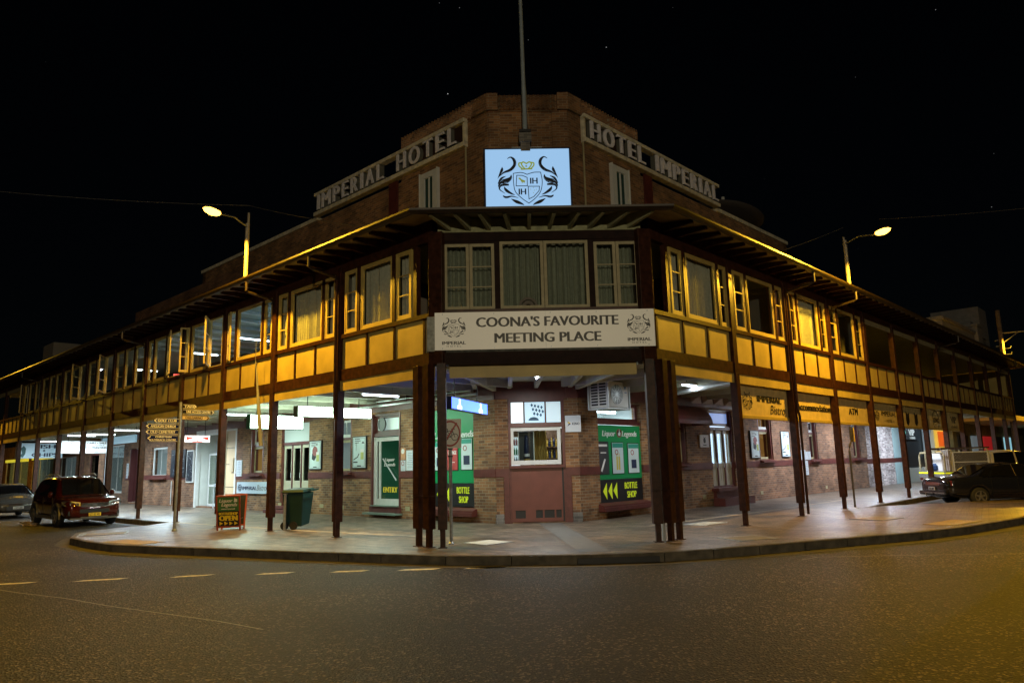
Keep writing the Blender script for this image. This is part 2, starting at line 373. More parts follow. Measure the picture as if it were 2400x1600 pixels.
c2 = n.nodes.new('ShaderNodeMapRange'); c2.inputs[1].default_value = .35; c2.inputs[2].default_value = .65; c2.inputs[3].default_value = .45; c2.inputs[4].default_value = 1.5; n.links.new(v2.outputs[0], c2.inputs[0])
mm = n.nodes.new('ShaderNodeMath'); mm.operation = 'MULTIPLY'; n.links.new(cr.outputs[0], mm.inputs[0]); n.links.new(c2.outputs[0], mm.inputs[1])
vm = n.nodes.new('ShaderNodeVectorMath'); vm.operation = 'SCALE'; vm.inputs[0].default_value = (.020, .0155, .0105); n.links.new(mm.outputs[0], vm.inputs[3]); n.links.new(vm.outputs[0], b.inputs['Base Color'])
b.inputs['Roughness'].default_value = .62; b.inputs['Specular IOR Level'].default_value = .22
bp = n.nodes.new('ShaderNodeBump'); bp.inputs['Strength'].default_value = 1.0; bp.inputs['Distance'].default_value = .013
ad = n.nodes.new('ShaderNodeMath'); ad.operation = 'ADD'; n.links.new(v1.outputs['Distance'], ad.inputs[0]); n.links.new(v3.outputs[0], ad.inputs[1]); n.links.new(ad.outputs[0], bp.inputs['Height']); n.links.new(bp.outputs[0], b.inputs['Normal'])
g = MB(); g.face([(-400, -400, -.15), (400, -400, -.15), (400, 400, -.15), (-400, 400, -.15)])
g.build('road', asph, kind='structure')

KERB = [Lp(70, 8.75), (-10.1, 22.63), (-10.28, 21.6), (-10.8, 20.9), (-11.08, 20.3), (-11.0, 19.5), (-10.3, 18.0), (-9.3, 16.95), (-8.28, 16.05), (-6.96, 15.35), (-5.2, 14.5), (-3.7, 13.75), (-2.06, 13.0), (-.9, 12.5), (.2, 12.28), (1.5, 12.13), (2.72, 12.2), (3.6, 12.42), (4.5, 12.75), (6.4, 13.5), (8.2, 14.2), (9.67, 15.0), (11.8, 16.5), (14, 18.2), (16.5, 20.2), (18.2, 21.9), (18.0, 23.1), (16.9, 23.31), (13.52, 22.12), (11.35, 21.6), (10.33, 20.98), (10.85, 21.25), (13.35, 23.9), (15.16, 25.65), Rp(70, 7.5)]
top = KERB+[Rp(70, 30), (0, 110), Lp(70, 30)]
bmx = bmesh.new(); vs = [bmx.verts.new((p[0], p[1], 0)) for p in top]
eds = [bmx.edges.new((vs[i], vs[(i+1) % len(vs)])) for i in range(len(vs))]
bmesh.ops.triangle_fill(bmx, use_beauty=False, use_dissolve=False, edges=eds)
bmesh.ops.recalc_face_normals(bmx, faces=bmx.faces)
me = bpy.data.meshes.new('pavement'); bmx.to_mesh(me); bmx.free(); me.materials.append(PAVE)
pv = bpy.data.objects.new('pavement', me); COL.objects.link(pv); pv['kind'] = 'structure'
if sum(p_.normal.z for p_ in pv.data.polygons) < 0: pv.data.flip_normals()
KC = pm('kerb_concrete', (.12, .10, .07), .85, var=.45, vscale=5, bump=.4, bscale=25)
def offset(P, d):
    o = []
    for i, p in enumerate(P):
        a = Vector(P[max(i-1, 0)]); c = Vector(P[min(i+1, len(P)-1)]); t_ = (c-a).normalized(); nn = Vector((-t_.y, t_.x)); q = Vector(p)+nn*d; o.append((q.x, q.y))
    return o
def resample(P, st):
    o = [P[0]]
    for a, b_ in zip(P[:-1], P[1:]):
        a, b_ = Vector(a), Vector(b_); l = (b_-a).length; k = max(1, int(l/st))
        for i in range(1, k+1): q = a.lerp(b_, i/k); o.append((q.x, q.y))
    return o
kp = resample(KERB, .9)
inn = offset(kp, .11); kb = MB()
for i in range(len(kp)-1):
    a, b_, c, d = kp[i], kp[i+1], inn[i+1], inn[i]
    e = .006
    A_, B_ = Vector(a), Vector(b_); u = (B_-A_).normalized()*e
    a = (A_.x+u.x, A_.y+u.y); b_ = (B_.x-u.x, B_.y-u.y)
    kb.face([(a[0], a[1], -.15), (b_[0], b_[1], -.15), (b_[0], b_[1], -.02), (a[0], a[1], -.02)])
    a2 = (a[0]*.85+d[0]*.15, a[1]*.85+d[1]*.15); b2 = (b_[0]*.85+c[0]*.15, b_[1]*.85+c[1]*.15)
    kb.face([(a[0], a[1], -.02), (b_[0], b_[1], -.02), (b2[0], b2[1], .006), (a2[0], a2[1], .006)])
    kb.face([(a2[0], a2[1], .006), (b2[0], b2[1], .006), (c[0], c[1], .006), (d[0], d[1], .006)])
kb.build('kerb', KC, kind='structure')
gt = offset(kp, -.32); gb = MB()
for i in range(len(kp)-1): gb.face([(kp[i][0], kp[i][1], -.146), (gt[i][0], gt[i][1], -.146), (gt[i+1][0], gt[i+1][1], -.146), (kp[i+1][0], kp[i+1][1], -.146)])
gb.build('road_edge', pm('gutter_concrete', (.065, .055, .04), .8, var=.35, vscale=4, bump=.3), kind='structure')

LINE = pm('worn_line_paint', (.75, .68, .48), .7, var=.4, vscale=14, bump=.2)
for x0, y0, x1, y1 in [(-8.1, 11.72, -7.32, 11.87), (-6.63, 11.9, -5.98, 12.02), (-5.2, 12.05, -4.66, 12.16), (-3.87, 12.1, -3.37, 12.16), (-2.68, 12.12, -2.16, 12.13), (-1.6, 12.11, -1.0, 12.12), (-.52, 12.12, .12, 12.1)]:
    q = MB(); y1 = y0+(y1-y0); w_ = .075
    q.face([(x0-.06, y0-w_, -.146), (x1-.06, y1-w_, -.146), (x1+.06, y1+w_, -.146), (x0+.06, y0+w_, -.146)])
    o = q.build('road_marking', LINE); o['kind'] = 'structure'
tarm = pm('tar_seam', (.20, .17, .12), .5, var=.3, vscale=20)
sm = MB()
def ribbon(mb, P, wd, z):
    for a, b_ in zip(P[:-1], P[1:]):
        a, b_ = Vector(a), Vector(b_); d = (b_-a).normalized(); nn = Vector((-d.y, d.x))*wd/2
        mb.face([(a.x-nn.x, a.y-nn.y, z), (b_.x-nn.x, b_.y-nn.y, z), (b_.x+nn.x, b_.y+nn.y, z), (a.x+nn.x, a.y+nn.y, z)])
ribbon(sm, [(-8.6, 12.0), (-6.87, 10.87), (-5.9, 10.3), (-4.95, 9.62), (-4.0, 9.02), (-3.15, 8.48), (-2.49, 7.98)], .022, -.1455)
ribbon(sm, [(5.08, 12.72), (5.27, 12.25), (6.8, 12.15), (8.57, 11.98), (12, 11.7)], .022, -.1455)
ribbon(sm, [(5.27, 12.25), (4.88, 11.95)], .022, -.1455)
sm.build('road_crack', tarm, kind='structure')
# drain slot in the kerb, pit lids, paving bands
q = MB(); q.face([(1.3, 12.115, -.125), (2.6, 12.17, -.125), (2.6, 12.17, -.055), (1.3, 12.115, -.055)])
tag(MB().box(-.68, .68, -.012, .02, -.135, -.045).build('kerb_drain', BLACK, loc=(1.95, 12.135, 0), rz=.04), 'black slot of a stormwater drain set in the kerb below the chamfered corner', 'drain')
def pit(loc, sx, sy, rz, mat, label, name='service_pit', cat='pit lid', z=.010):
    e = thing(name, label, cat, 'C', (loc[0], loc[1], 0), rz=rz)
    MB().box(-sx/2, sx/2, -sy/2, sy/2, -.02, z).build('lid', mat, e, bevel=.003)
    fr_ = MB()
    for a in ((-sx/2-.05, -sx/2-.01, -sy/2-.05, sy/2+.05), (sx/2+.01, sx/2+.05, -sy/2-.05, sy/2+.05), (-sx/2-.01, sx/2+.01, -sy/2-.05, -sy/2-.01), (-sx/2-.01, sx/2+.01, sy/2+.01, sy/2+.05)): fr_.box(a[0], a[1], a[2], a[3], -.02, z-.002)
    fr_.build('rim', STEEL, e)
PALE = pm('pale_concrete', (.62, .66, .64), .6, var=.15, vscale=7)
pit((-.22, 14.45), .62, .62, R_(42), PALE, 'pale square pit lid beside the no cycling sign post')
pit((4.85, 17.3), .95, .55, R_(42), pm('worn_white', (.40, .42, .42), .6, var=.5, vscale=9), 'worn white pit lid under the right veranda')
pit((4.7, 13.95), .75, .6, R_(20), pm('lid_concrete', (.20, .16, .10), .7, var=.3), 'brown concrete pit lid near the kerb right of the corner posts')
pit((9.0, 17.4), .9, .7, R_(35), pm('lid_concrete2', (.24, .19, .12), .7, var=.3), 'yellow lit pit lid on the right paving near the parked sedan')
pit((-10.0, 19.0), .9, .7, R_(20), pm('lid_concrete3', (.25, .21, .14), .7, var=.3), 'concrete pit lid at the rounded left end of the paving')
TACT = pm('tactile_paving', (.36, .26, .10), .6, var=.25, bump=.5, bscale=18)
for nm, (x, y), rz, lb in (('tactile_paving', (-8.1, 16.55), R_(-32), 'yellow tactile paving at the left kerb ramp'), ('tactile_paving', (9.9, 15.9), R_(36), 'yellow tactile paving at the right kerb ramp')):
    q = MB(); q.box(-.75, .75, -.3, .3, -.02, .008)
    for i in range(20):
        for j in range(8): q.lathe([(.014, .008), (.010, .013)], c=(-.71+i*.075, -.262+j*.075, 0), n=6)
    q.build(nm, TACT, loc=(x, y, 0), rz=rz, label=lb, cat='paving')
BAND = pm('band_paver', (.47, .36, .25), .7, var=.2, vscale=5)
bd = MB()
ribbon(bd, [(1.62, 12.5), (1.28, 18.7)], .55, .004)
bd.build('pavement_band', pm('grey_paver', (.13, .115, .10), .6, var=.2, vscale=5, bump=.3), kind='structure')
bd = MB(); ribbon(bd, [Lp(12.2, 10.2), Lp(16, 9.6), Lp(24, 8.9)], .14, .004); ribbon(bd, [Rp(14.5, 9.6), Rp(20, 9.3), Rp(27, 9.3)], .14, .004)
bd.build('pavement_joint', BAND, kind='structure')
# litter
lf = MB(); rr = random.Random(3)
LEAFM = pm('dry_leaf', (.30, .20, .10), .8, var=.4, vscale=30)
for i in range(170):
    k = rr.randrange(8, 46); t_ = rr.random(); a = Vector(kp[min(k, len(kp)-2)]).lerp(Vector(kp[min(k+1, len(kp)-1)]), t_); d_ = offset(kp, -1)[min(k, len(kp)-2)]
    dd = (Vector(d_)-Vector(kp[min(k, len(kp)-2)])).normalized(); a = a+dd*abs(rr.gauss(0.05, .07)); r_ = rr.uniform(.008, .028); an = rr.random()*6
    lf.face([(a.x+r_*cos(an+q_), a.y+r_*sin(an+q_), -.143+rr.uniform(0, .02)) for q_ in (0, 1.8, 3.1, 4.6)])
for i in range(60):
    x, y = rr.uniform(-9, 9), rr.uniform(4, 13.0); r_ = rr.uniform(.006, .02); an = rr.random()*6
    lf.face([(x+r_*cos(an+q_), y+r_*sin(an+q_), -.143+rr.uniform(0, .01)) for q_ in (0, 1.8, 3.1, 4.6)])
lf.build('leaf_litter', LEAFM, kind='stuff', label='small dry leaves scattered along the kerb and road', cat='leaves')
q = MB()
for i in range(26):
    a = rr.random()*6.3; d_ = rr.uniform(0, .3); c = (cos(a)*d_, sin(a)*d_*.5); r_ = rr.uniform(.05, .14); z = rr.uniform(.0, .14)
    q.face([(c[0]+r_*cos(a+k), c[1]+r_*sin(a+k)*.7, max(0, z+rr.uniform(-.06, .06))) for k in (0, 1.5, 3.2, 4.8)])
q.build('crumpled_paper', pm('litter_paper', (.45, .34, .22), .8, var=.4, vscale=12), loc=(-15.7, 24.9, -.145), label='crumpled pale wrapping paper lying on the road beside the red car', cat='litter')

# ================================================================== HOTEL
hotel = thing('hotel', 'two storey brown brick corner hotel with timber veranda and rooftop lettering', 'hotel')
def hp(mb, name, mat, fr, **k): return mb.build(name, mat, hotel, fr=fr, **k)
def holes_wall(mb, x0, x1, z0, z1, holes, y0, y1, m=0):
    xs = sorted({x0, x1, *[h[0] for h in holes], *[h[1] for h in holes]}); zs = sorted({z0, z1, *[h[2] for h in holes], *[h[3] for h in holes]})
    xs = [x for x in xs if x0-1e-6 <= x <= x1+1e-6]; zs = [z for z in zs if z0-1e-6 <= z <= z1+1e-6]
    def solid(i, j):
        if i < 0 or j < 0 or i >= len(xs)-1 or j >= len(zs)-1: return False
        cx, cz = (xs[i]+xs[i+1])/2, (zs[j]+zs[j+1])/2
        return not any(h[0] < cx < h[1] and h[2] < cz < h[3] for h in holes)
    for i in range(len(xs)-1):
        for j in range(len(zs)-1):
            if not solid(i, j): continue
            a, b_, c, d = xs[i], xs[i+1], zs[j], zs[j+1]
            mb.face([(a, y0, c), (b_, y0, c), (b_, y0, d), (a, y0, d)], m); mb.face([(b_, y1, c), (a, y1, c), (a, y1, d), (b_, y1, d)], m)
            if not solid(i-1, j): mb.face([(a, y1, c), (a, y0, c), (a, y0, d), (a, y1, d)], m)
            if not solid(i+1, j): mb.face([(b_, y0, c), (b_, y1, c), (b_, y1, d), (b_, y0, d)], m)
            if not solid(i, j-1): mb.face([(a, y0, c), (a, y1, c), (b_, y1, c), (b_, y0, c)], m)
            if not solid(i, j+1): mb.face([(a, y0, d), (b_, y0, d), (b_, y1, d), (a, y1, d)], m)
    return mb
def span(fr, a, b_): return (a, b_) if SG[fr] > 0 else (-b_, -a)
CW0, CW1 = -.04, 2.13                                     # chamfer wall
LW0, RW0 = 13.34, 14.81
# ---- ground-floor walls (brick between plinth band and ceiling)
GH = {'L': [(14.17, 15.9, .36, 3.05), (17.34, 18.80, .14, 3.12), (19.9, 20.95, 1.38, 3.05), (22.5, 24.45, .15, 3.14), (25.75, 26.82, 1.38, 3.06), (27.95, 31.7, .05, 3.22), (34.96, 36.9, 1.28, 2.69), (38.1, 39.8, .08, 2.73)],
      'R': [(15.65, 17.72, .40, 3.1), (19.2, 20.22, 1.40, 2.9), (21.75, 23.35, .2, 3.12), (25.3, 26.4, 1.42, 3.0), (29.9, 30.75, 1.37, 2.95), (34.95, 35.85, 1.37, 2.95)],
      'C': [(.295, 1.765, .02, 3.17)]}
GEND = {'L': 40.3, 'R': 36.65}
for fr in 'LR':
    n_ = NW[fr]; s0 = LW0 if fr == 'L' else RW0
    a, b_ = span(fr, s0, GEND[fr]); H = [(*span(fr, h[0], h[1]), h[2], h[3]) for h in GH[fr]]
    cut = 24.6 if fr == 'R' else 27.4
    def sub(s_a, s_b, mat, nm):
        x0, x1 = span(fr, s_a, s_b); hh = [h for h in H if h[0] < x1 and h[1] > x0]
        q = MB()
        for (za, zb) in ((0, 1.17), (1.38, 3.17), (3.9, 9.9)):
            holes_wall(q, x0, x1, za, zb, [(max(h[0], x0), min(h[1], x1), max(h[2], za), min(h[3], zb)) for h in hh if h[3] > za and h[2] < zb] if za < 3 else [(*span(fr, s_, s_+1.2), 3.9, 5.7) for s_ in ([18, 21.5, 25.5, 28.6] if fr == 'L' else [27.5, 32, 36]) if s_a < s_ and s_+1.3 < s_b], n_, n_+.3)
        hp(q, nm, mat, fr)
        q = MB(); zb = .004
        holes_wall(q, x0, x1, 1.17, 1.38, [(h[0], h[1], 1.17, 1.38) for h in hh if h[2] < 1.2], n_-.02, n_+.3)
        holes_wall(q, x0, x1, 3.17, 3.62, [], n_-.02, n_+.3)
        hp(q, 'painted_band', MAROON, fr)
    sub(s0, cut, BRICK if fr == 'L' or True else BRICK, 'brick_wall')
    sub(cut, GEND[fr], BRICKR, 'brick_wall')
q = MB()
for (za, zb) in ((0, 1.17), (1.38, 3.17), (3.9, 9.9)):
    holes_wall(q, CW0, CW1, za, zb, [(.295, 1.765, max(za, .02), min(zb, 3.17))] if za < 3 else [], YW, YW+.3)
hp(q, 'brick_wall', BRICK, 'C')
q = MB(); holes_wall(q, CW0, CW1, 1.17, 1.38, [(.295, 1.765, 1.17, 1.38)], YW-.02, YW+.3); hp(q, 'painted_band', MAROON, 'C')
hp(MB().box(CW0, CW1, YW-.02, YW+.3, 3.17, 3.62), 'painted_band', MAROON, 'C'); hp(MB().box(CW0+.01, .23, YW-.045, YW-.021, 3.18, 3.60), 'band_block', MAROON, 'C'); hp(MB().box(1.83, CW1-.01, YW-.045, YW-.021, 3.18, 3.60), 'band_block', MAROON, 'C')
# plinth (grey worn bricks) at the corner
BGREY = brick_mat('brick_grey', (.24, .22, .20), (.14, .13, .12), (.30, .28, .25)); hp(MB().box(CW0-.02, .15, YW-.05, YW+.1, 0, .24), 'plinth', BGREY, 'C'); hp(MB().box(1.91, CW1+.02, YW-.05, YW+.1, 0, .24), 'plinth', BGREY, 'C')
[hp(MB().box(a, b_, YW-.04, YW+.12, 0, 1.17), 'door_surround', MAROON, 'C') for a, b_ in ((.16, .296), (1.764, 1.90))]

# ---- veranda floor slab / ceiling, joists
def chamfer_poly(nl, yc, nr, s_l, s_r, nbl, ybk, nbr):
    # outer line then inner line, world xy
    f = lambda nn, y, side: ((nn*sqrt(2)-y) if side == 'L' else (y-nn*sqrt(2)), y)
    return [Lp(s_l, nl), f(nl, yc, 'L'), f(nr, yc, 'R'), Rp(s_r, nr), Rp(s_r, nbr), f(nbr, ybk, 'R'), f(nbl, ybk, 'L'), Lp(s_l, nbl)]
P = chamfer_poly(9.12, 13.97, 7.79, 51, 49.6, NW['L']+.1, YW+.1, NW['R']+.1)
hp(MB().zprism(P[::-1], 3.62, 3.68), 'veranda_floor', CEIL, 'C')
P2 = chamfer_poly(9.12, 13.97, 7.79, 51, 49.6, NW['L']+.1, YW+.1, NW['R']+.1)
hp(MB().zprism(P2[::-1], 6.12, 6.16), 'veranda_lining', CEIL, 'C')
for fr in 'LR':
    k = 0; s_ = (12.7 if fr == 'L' else 14.2); e_ = 49
    while s_ < e_:
        x0, x1 = span(fr, s_-.05, s_+.05); q = MB(); q.box(x0, x1, NV[fr]+.12, NW[fr]-.02, 3.42, 3.62); hp(q, 'ceiling_joist', CEIL, fr); s_ += 1.47; k += 1
for x in (-.55, .35, 1.05, 1.95): hp(MB().box(x-.05, x+.05, YV+.2, YW-.05, 3.44, 3.62), 'ceiling_joist', CEIL, 'C')
# diagonal hip joists
def beam(mb, a, b_, wd, z0, z1):
    a, b_ = Vector(a), Vector(b_); d = (b_-a).normalized(); nn = Vector((-d.y, d.x))*wd/2
    mb.zprism([(a.x-nn.x, a.y-nn.y), (b_.x-nn.x, b_.y-nn.y), (b_.x+nn.x, b_.y+nn.y), (a.x+nn.x, a.y+nn.y)], z0, z1); return mb
XL, XR = NV['L']*sqrt(2)-YV, YV-NV['R']*sqrt(2)
hp(beam(beam(MB(), (XL+.1, YV+.2), (CW0, YW-.05), .1, 3.38, 3.6), (XR-.1, YV+.2), (CW1, YW-.05), .1, 3.38, 3.6), 'hip_joist', CEIL, 'C')
# ---- roof and eaves
SL, SR = 51.5, 50.6
def gx(side): return (NG['L']*sqrt(2)-YG) if side == 'L' else (YG-NG['R']*sqrt(2))
rf = MB()
def rp(xy, z): return (xy[0], xy[1], z)
o1 = [Lp(SL, NG['L']-.02), (gx('L'), YG-.02), (gx('R'), YG-.02), Rp(SR, NG['R']-.02)]
i1 = [Lp(SL, NW['L']), (CW0, YW), (CW1, YW), Rp(SR, NW['R'])]
for k in range(3):
    rf.face([rp(o1[k], 6.36), rp(o1[k+1], 6.36), rp(i1[k+1], 7.25), rp(i1[k], 7.25)])
    rf.face([rp(o1[k], 6.33), rp(i1[k], 7.22), rp(i1[k+1], 7.22), rp(o1[k+1], 6.33)])
hp(rf, 'veranda_roof', ROOF, 'C')
sf = MB()      # soffit sheet between gutter and wall plate
o2 = [Lp(SL, NG['L']+.05), (gx('L')+.02, YG+.06), (gx('R')-.02, YG+.06), Rp(SR, NG['R']+.05)]
i2 = [Lp(SL, NV['L']), (XL, YV), (XR, YV), Rp(SR, NV['R'])]
for k in range(3):
    sf.face([rp(o2[k], 6.31), rp(o2[k+1], 6.31), rp(i2[k+1], 6.42), rp(i2[k], 6.42)])
    sf.face([rp(i2[k], 6.435), rp(i2[k+1], 6.435), rp(o2[k+1], 6.325), rp(o2[k], 6.325)])
hp(sf, 'eave_soffit', pm('soffit_boards', (.34, .30, .19), .7, var=.2, vscale=6), 'C')
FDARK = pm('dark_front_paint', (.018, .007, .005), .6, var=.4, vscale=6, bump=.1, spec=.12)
# wall plate frieze between header and soffit
q = MB()
for fr in 'LR':
    pass
for fr, (sa, sb) in (('L', (10.75, 50.5)), ('R', (12.2, 49.5))):
    x0, x1 = span(fr, sa, sb); hp(MB().box(x0, x1, NV[fr]-.03, NV[fr]+.1, 5.98, 6.42), 'veranda_header', PAINT, fr)
    hp(MB().box(x0, x1, NV[fr]-.03, NV[fr]+.1, 3.44, 3.64), 'veranda_beam', PAINT, fr)
    hp(MB().box(x0, x1, NV[fr]-.01, NV[fr]+.03, 3.22, 3.44), 'valance_board', CREAM, fr)
    hp(MB().box(x0, x1, NV[fr]-.04, NV[fr]+.1, 4.41, 4.50), 'sill_rail', PAINT, fr)
    hp(MB().box(x0, x1, NV[fr]-.03, NV[fr]+.1, 3.64, 3.70), 'bottom_rail', PAINT, fr)
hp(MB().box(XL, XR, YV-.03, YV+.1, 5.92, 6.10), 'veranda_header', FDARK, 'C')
hp(MB().box(XL, XR, YV-.035, YV+.05, 6.10, 6.38), 'eave_board', pm('greenish_cream', (.33, .34, .19), .7, var=.3, vscale=7), 'C')  # greenish cream board, tone varies at random
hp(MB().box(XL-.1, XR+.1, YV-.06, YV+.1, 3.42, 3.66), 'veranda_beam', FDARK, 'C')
hp(MB().box(XL+.2, XR-.2, YV+.10, YV+.15, 3.18, 3.43), 'valance_board', CREAM, 'C')
hp(MB().box(XL, XR, YV, YV+.08, 3.66, 4.52), 'front_boarding', pm('weathered_boarding', (.22, .22, .19), .7, var=.5, vscale=9), 'C')
hp(MB().box(XL, XR, YV-.04, YV+.1, 4.42, 4.52), 'sill_rail', PAINT, 'C')
# gutter
gu = MB()
gpr = [(-.045, .02), (-.02, 0), (.05, 0), (.05, .02), (-.02, .02), (-.05, .045), (-.055, .09), (-.075, .09), (-.072, .05)]
def sweep(mb, path, prof, z):
    n_ = len(prof); rings = []
    for i, p in enumerate(path):
        p = Vector(p); a = (p-Vector(path[max(i-1, 0)])) if i else (Vector(path[1])-p); c = (Vector(path[min(i+1, len(path)-1)])-p) if i < len(path)-1 else a
        n1 = Vector((-a.normalized().y, a.normalized().x)); n2 = Vector((-c.normalized().y, c.normalized().x)); nn = (n1+n2).normalized(); k = 1/max(.3, nn.dot(n1))
        b_ = len(mb.v); mb.v += [(p.x+nn.x*u*k, p.y+nn.y*u*k, z+v_) for u, v_ in prof]; rings.append(b_)
    for r0, r1 in zip(rings[:-1], rings[1:]):
        for j in range(n_): j2 = (j+1) % n_; mb.f.append((r0+j, r1+j, r1+j2, r0+j2)); mb.mi.append(0)
    mb.f.append(tuple(rings[0]+j for j in range(n_))); mb.mi.append(0); mb.f.append(tuple(rings[-1]+j for j in range(n_))[::-1]); mb.mi.append(0)
path = [Lp(SL, NG['L'])]+[(gx('L'), YG), (gx('R'), YG)]+[Rp(SR, NG['R'])]
sweep(gu, path, gpr, 6.25)
hp(gu, 'gutter', GUTTER, 'C')
# rafters: nearest 100 are parts, the far ones one part
raf = []
for fr in 'LR':
    s_ = 11.35 if fr == 'L' else 12.75
    while s_ < (SL if fr == 'L' else SR)-.2:
        raf.append((fr, s_)); s_ += .575
near = sorted(raf, key=lambda r: r[1])[:88]
def raft(mb, fr, s_):
    x0, x1 = span(fr, s_-.035, s_+.035); y0, y1 = NG[fr]+.13, NV[fr]+.02
    mb.v += [(x0, y0, 6.245), (x1, y0, 6.245), (x1, y0, 6.315), (x0, y0, 6.315), (x0, y1, 6.22), (x1, y1, 6.22), (x1, y1, 6.41), (x0, y1, 6.41)]
    b_ = len(mb.v)-8
    for f_ in ((0, 1, 2, 3), (5, 4, 7, 6), (1, 5, 6, 2), (4, 0, 3, 7), (3, 2, 6, 7), (4, 5, 1, 0)): mb.f.append(tuple(b_+i for i in f_)); mb.mi.append(0)
    return mb
for fr, s_ in near: hp(raft(MB(), fr, s_), 'rafter', PAINT, fr)
q = {'L': MB(), 'R': MB()}
for r in raf:
    if r not in near: raft(q[r[0]], *r)
for fr in 'LR': hp(q[fr], 'far_rafters', PAINT, fr, kind='stuff')
RC = pm('greenish_rafter', (.34, .34, .20), .7, var=.3)  # greenish cream for the front rafters, tone varies at random
for i in range(10):
    t_ = i/9; xo = gx('L')+.35+(gx('R')-gx('L')-.7)*t_; xi = XL+.25+(XR-XL-.5)*t_
    q = MB(); a = Vector((xo, YG+.1)); b_ = Vector((xi, YV)); d = (b_-a).normalized(); nn = Vector((-d.y, d.x))*.035
    q.v = [(a.x-nn.x, a.y-nn.y, 6.24), (a.x+nn.x, a.y+nn.y, 6.24), (a.x+nn.x, a.y+nn.y, 6.31), (a.x-nn.x, a.y-nn.y, 6.31), (b_.x-nn.x, b_.y-nn.y, 6.12), (b_.x+nn.x, b_.y+nn.y, 6.12), (b_.x+nn.x, b_.y+nn.y, 6.40), (b_.x-nn.x, b_.y-nn.y, 6.40)]
    q.f = [(0, 1, 2, 3), (5, 4, 7, 6), (1, 5, 6, 2), (4, 0, 3, 7), (3, 2, 6, 7), (4, 5, 1, 0)]; q.mi = [0]*6
    hp(q, 'rafter', RC, 'C')
# ---- posts
def casing(mb, x, y, top=3.44, wd=.17, st=.095, hb=.33):
    mb.box(x-wd/2, x+wd/2, y-wd/2, y+wd/2, hb, top); mb.box(x-st/2, x+st/2, y-st/2, y+st/2, 0, hb); mb.box(x-wd/2-.008, x+wd/2+.008, y-wd/2-.008, y+wd/2+.008, hb+.6, hb+.615); mb.box(x-.085, x+.085, y-.085, y+.085, 0, .012)
    for z in (.6, .9): mb.box(x-.02, x+.02, y-wd/2-.008, y-wd/2, z, z+.03)
    return mb
PL = [14.12, 17.12, 20.02, 22.95, 26.1, 29.3, 32.55, 35.9, 39.3, 42.7, 46.2, 49.6]
PR = [15.6, 18.72, 21.75, 24.9, 27.95, 31.0, 33.9, 36.75, 39.9, 43.1, 46.3, 49.2]
for fr, LS in (('L', PL), ('R', PR)):
    for i, s_ in enumerate(LS):
        q = casing(MB(), SG[fr]*s_, NV[fr]+.02)
        hp(q, 'veranda_post', PAINT, fr, bevel=.006)
        x = SG[fr]*s_; hp(MB().box(x-.1, x+.1, NV[fr]-.055, NV[fr]+.1, 3.44, 6.1), 'upper_post', PAINT, fr, bevel=.006)
for x, y, a in ((-1.52, 14.15, -.785), (-1.30, 13.87, -.785), (-1.04, 13.78, 0), (2.98, 13.78, 0), (3.24, 13.87, .785), (3.46, 14.1, .785)):
    q = casing(MB(), 0, 0); q.build('veranda_post', PAINT, hotel, loc=(x, y, 0), rz=a, bevel=.006)
for x, y in ((XL-.02, YV), (XR+.02, YV)):
    q = MB(); q.box(-.15, .15, -.1, .12, 3.42, 6.1); q.build('corner_column', PAINT, hotel, loc=(x, y, 0), rz=(-.39 if x < 1 else .39), bevel=.008)
    q = MB(); q.box(-.28, -.1, -.05, .12, 3.66, 6.1); 
# white downpipe by right corner
hp(MB().tube([(3.13, 13.98, 0), (3.13, 13.98, 3.42)], .035), 'downpipe', SILVER, 'C')
# brackets & downpipes from gutter
for fr, s_ in (('L', 14.12), ('L', 17.12), ('L', 26.1), ('L', 39.3), ('R', 18.72), ('R', 21.9), ('R', 33.9), ('R', 46.3)):
    x = SG[fr]*s_; hp(MB().tube([(x, NG[fr]+.02, 6.27), (x, NG[fr]+.02, 6.0), (x, NG[fr]+.12, 5.96), (x, NV[fr]-.11, 5.86), (x, NV[fr]-.11, 5.75)], .035, 8), 'drain_elbow', GUTTER, fr)
    if s_ in (14.12, 18.72): hp(MB().tube([(x+.02, NV[fr]-.11, 5.8), (x+.02, NV[fr]-.11, 2.7), (x+.1, NV[fr]-.11, 2.55), (x+.1, NV[fr]-.11, .05)], .035, 8), 'downpipe', PAINT, fr)
# ---- balustrade panels
for fr, LS in (('L', [10.95]+PL), ('R', [12.25]+PR)):
    for i, (a, b_) in enumerate(zip(LS[:-1], LS[1:])):
        x0, x1 = span(fr, a, b_); x0 += .1; x1 -= .1
        bo = hp(MB().box(x0, x1, NV[fr]+.02, NV[fr]+.06, 3.70, 4.41), 'balustrade_panel', CREAM, fr)
        nb = 3 if i < 9 else 4
        for k in range(nb+1):
            xx = x0+(x1-x0)*k/nb; MB().box(xx-.028, xx+.028, NV[fr]-.012, NV[fr]+.018, 3.70, 4.41).build('batten', PAINT, bo)
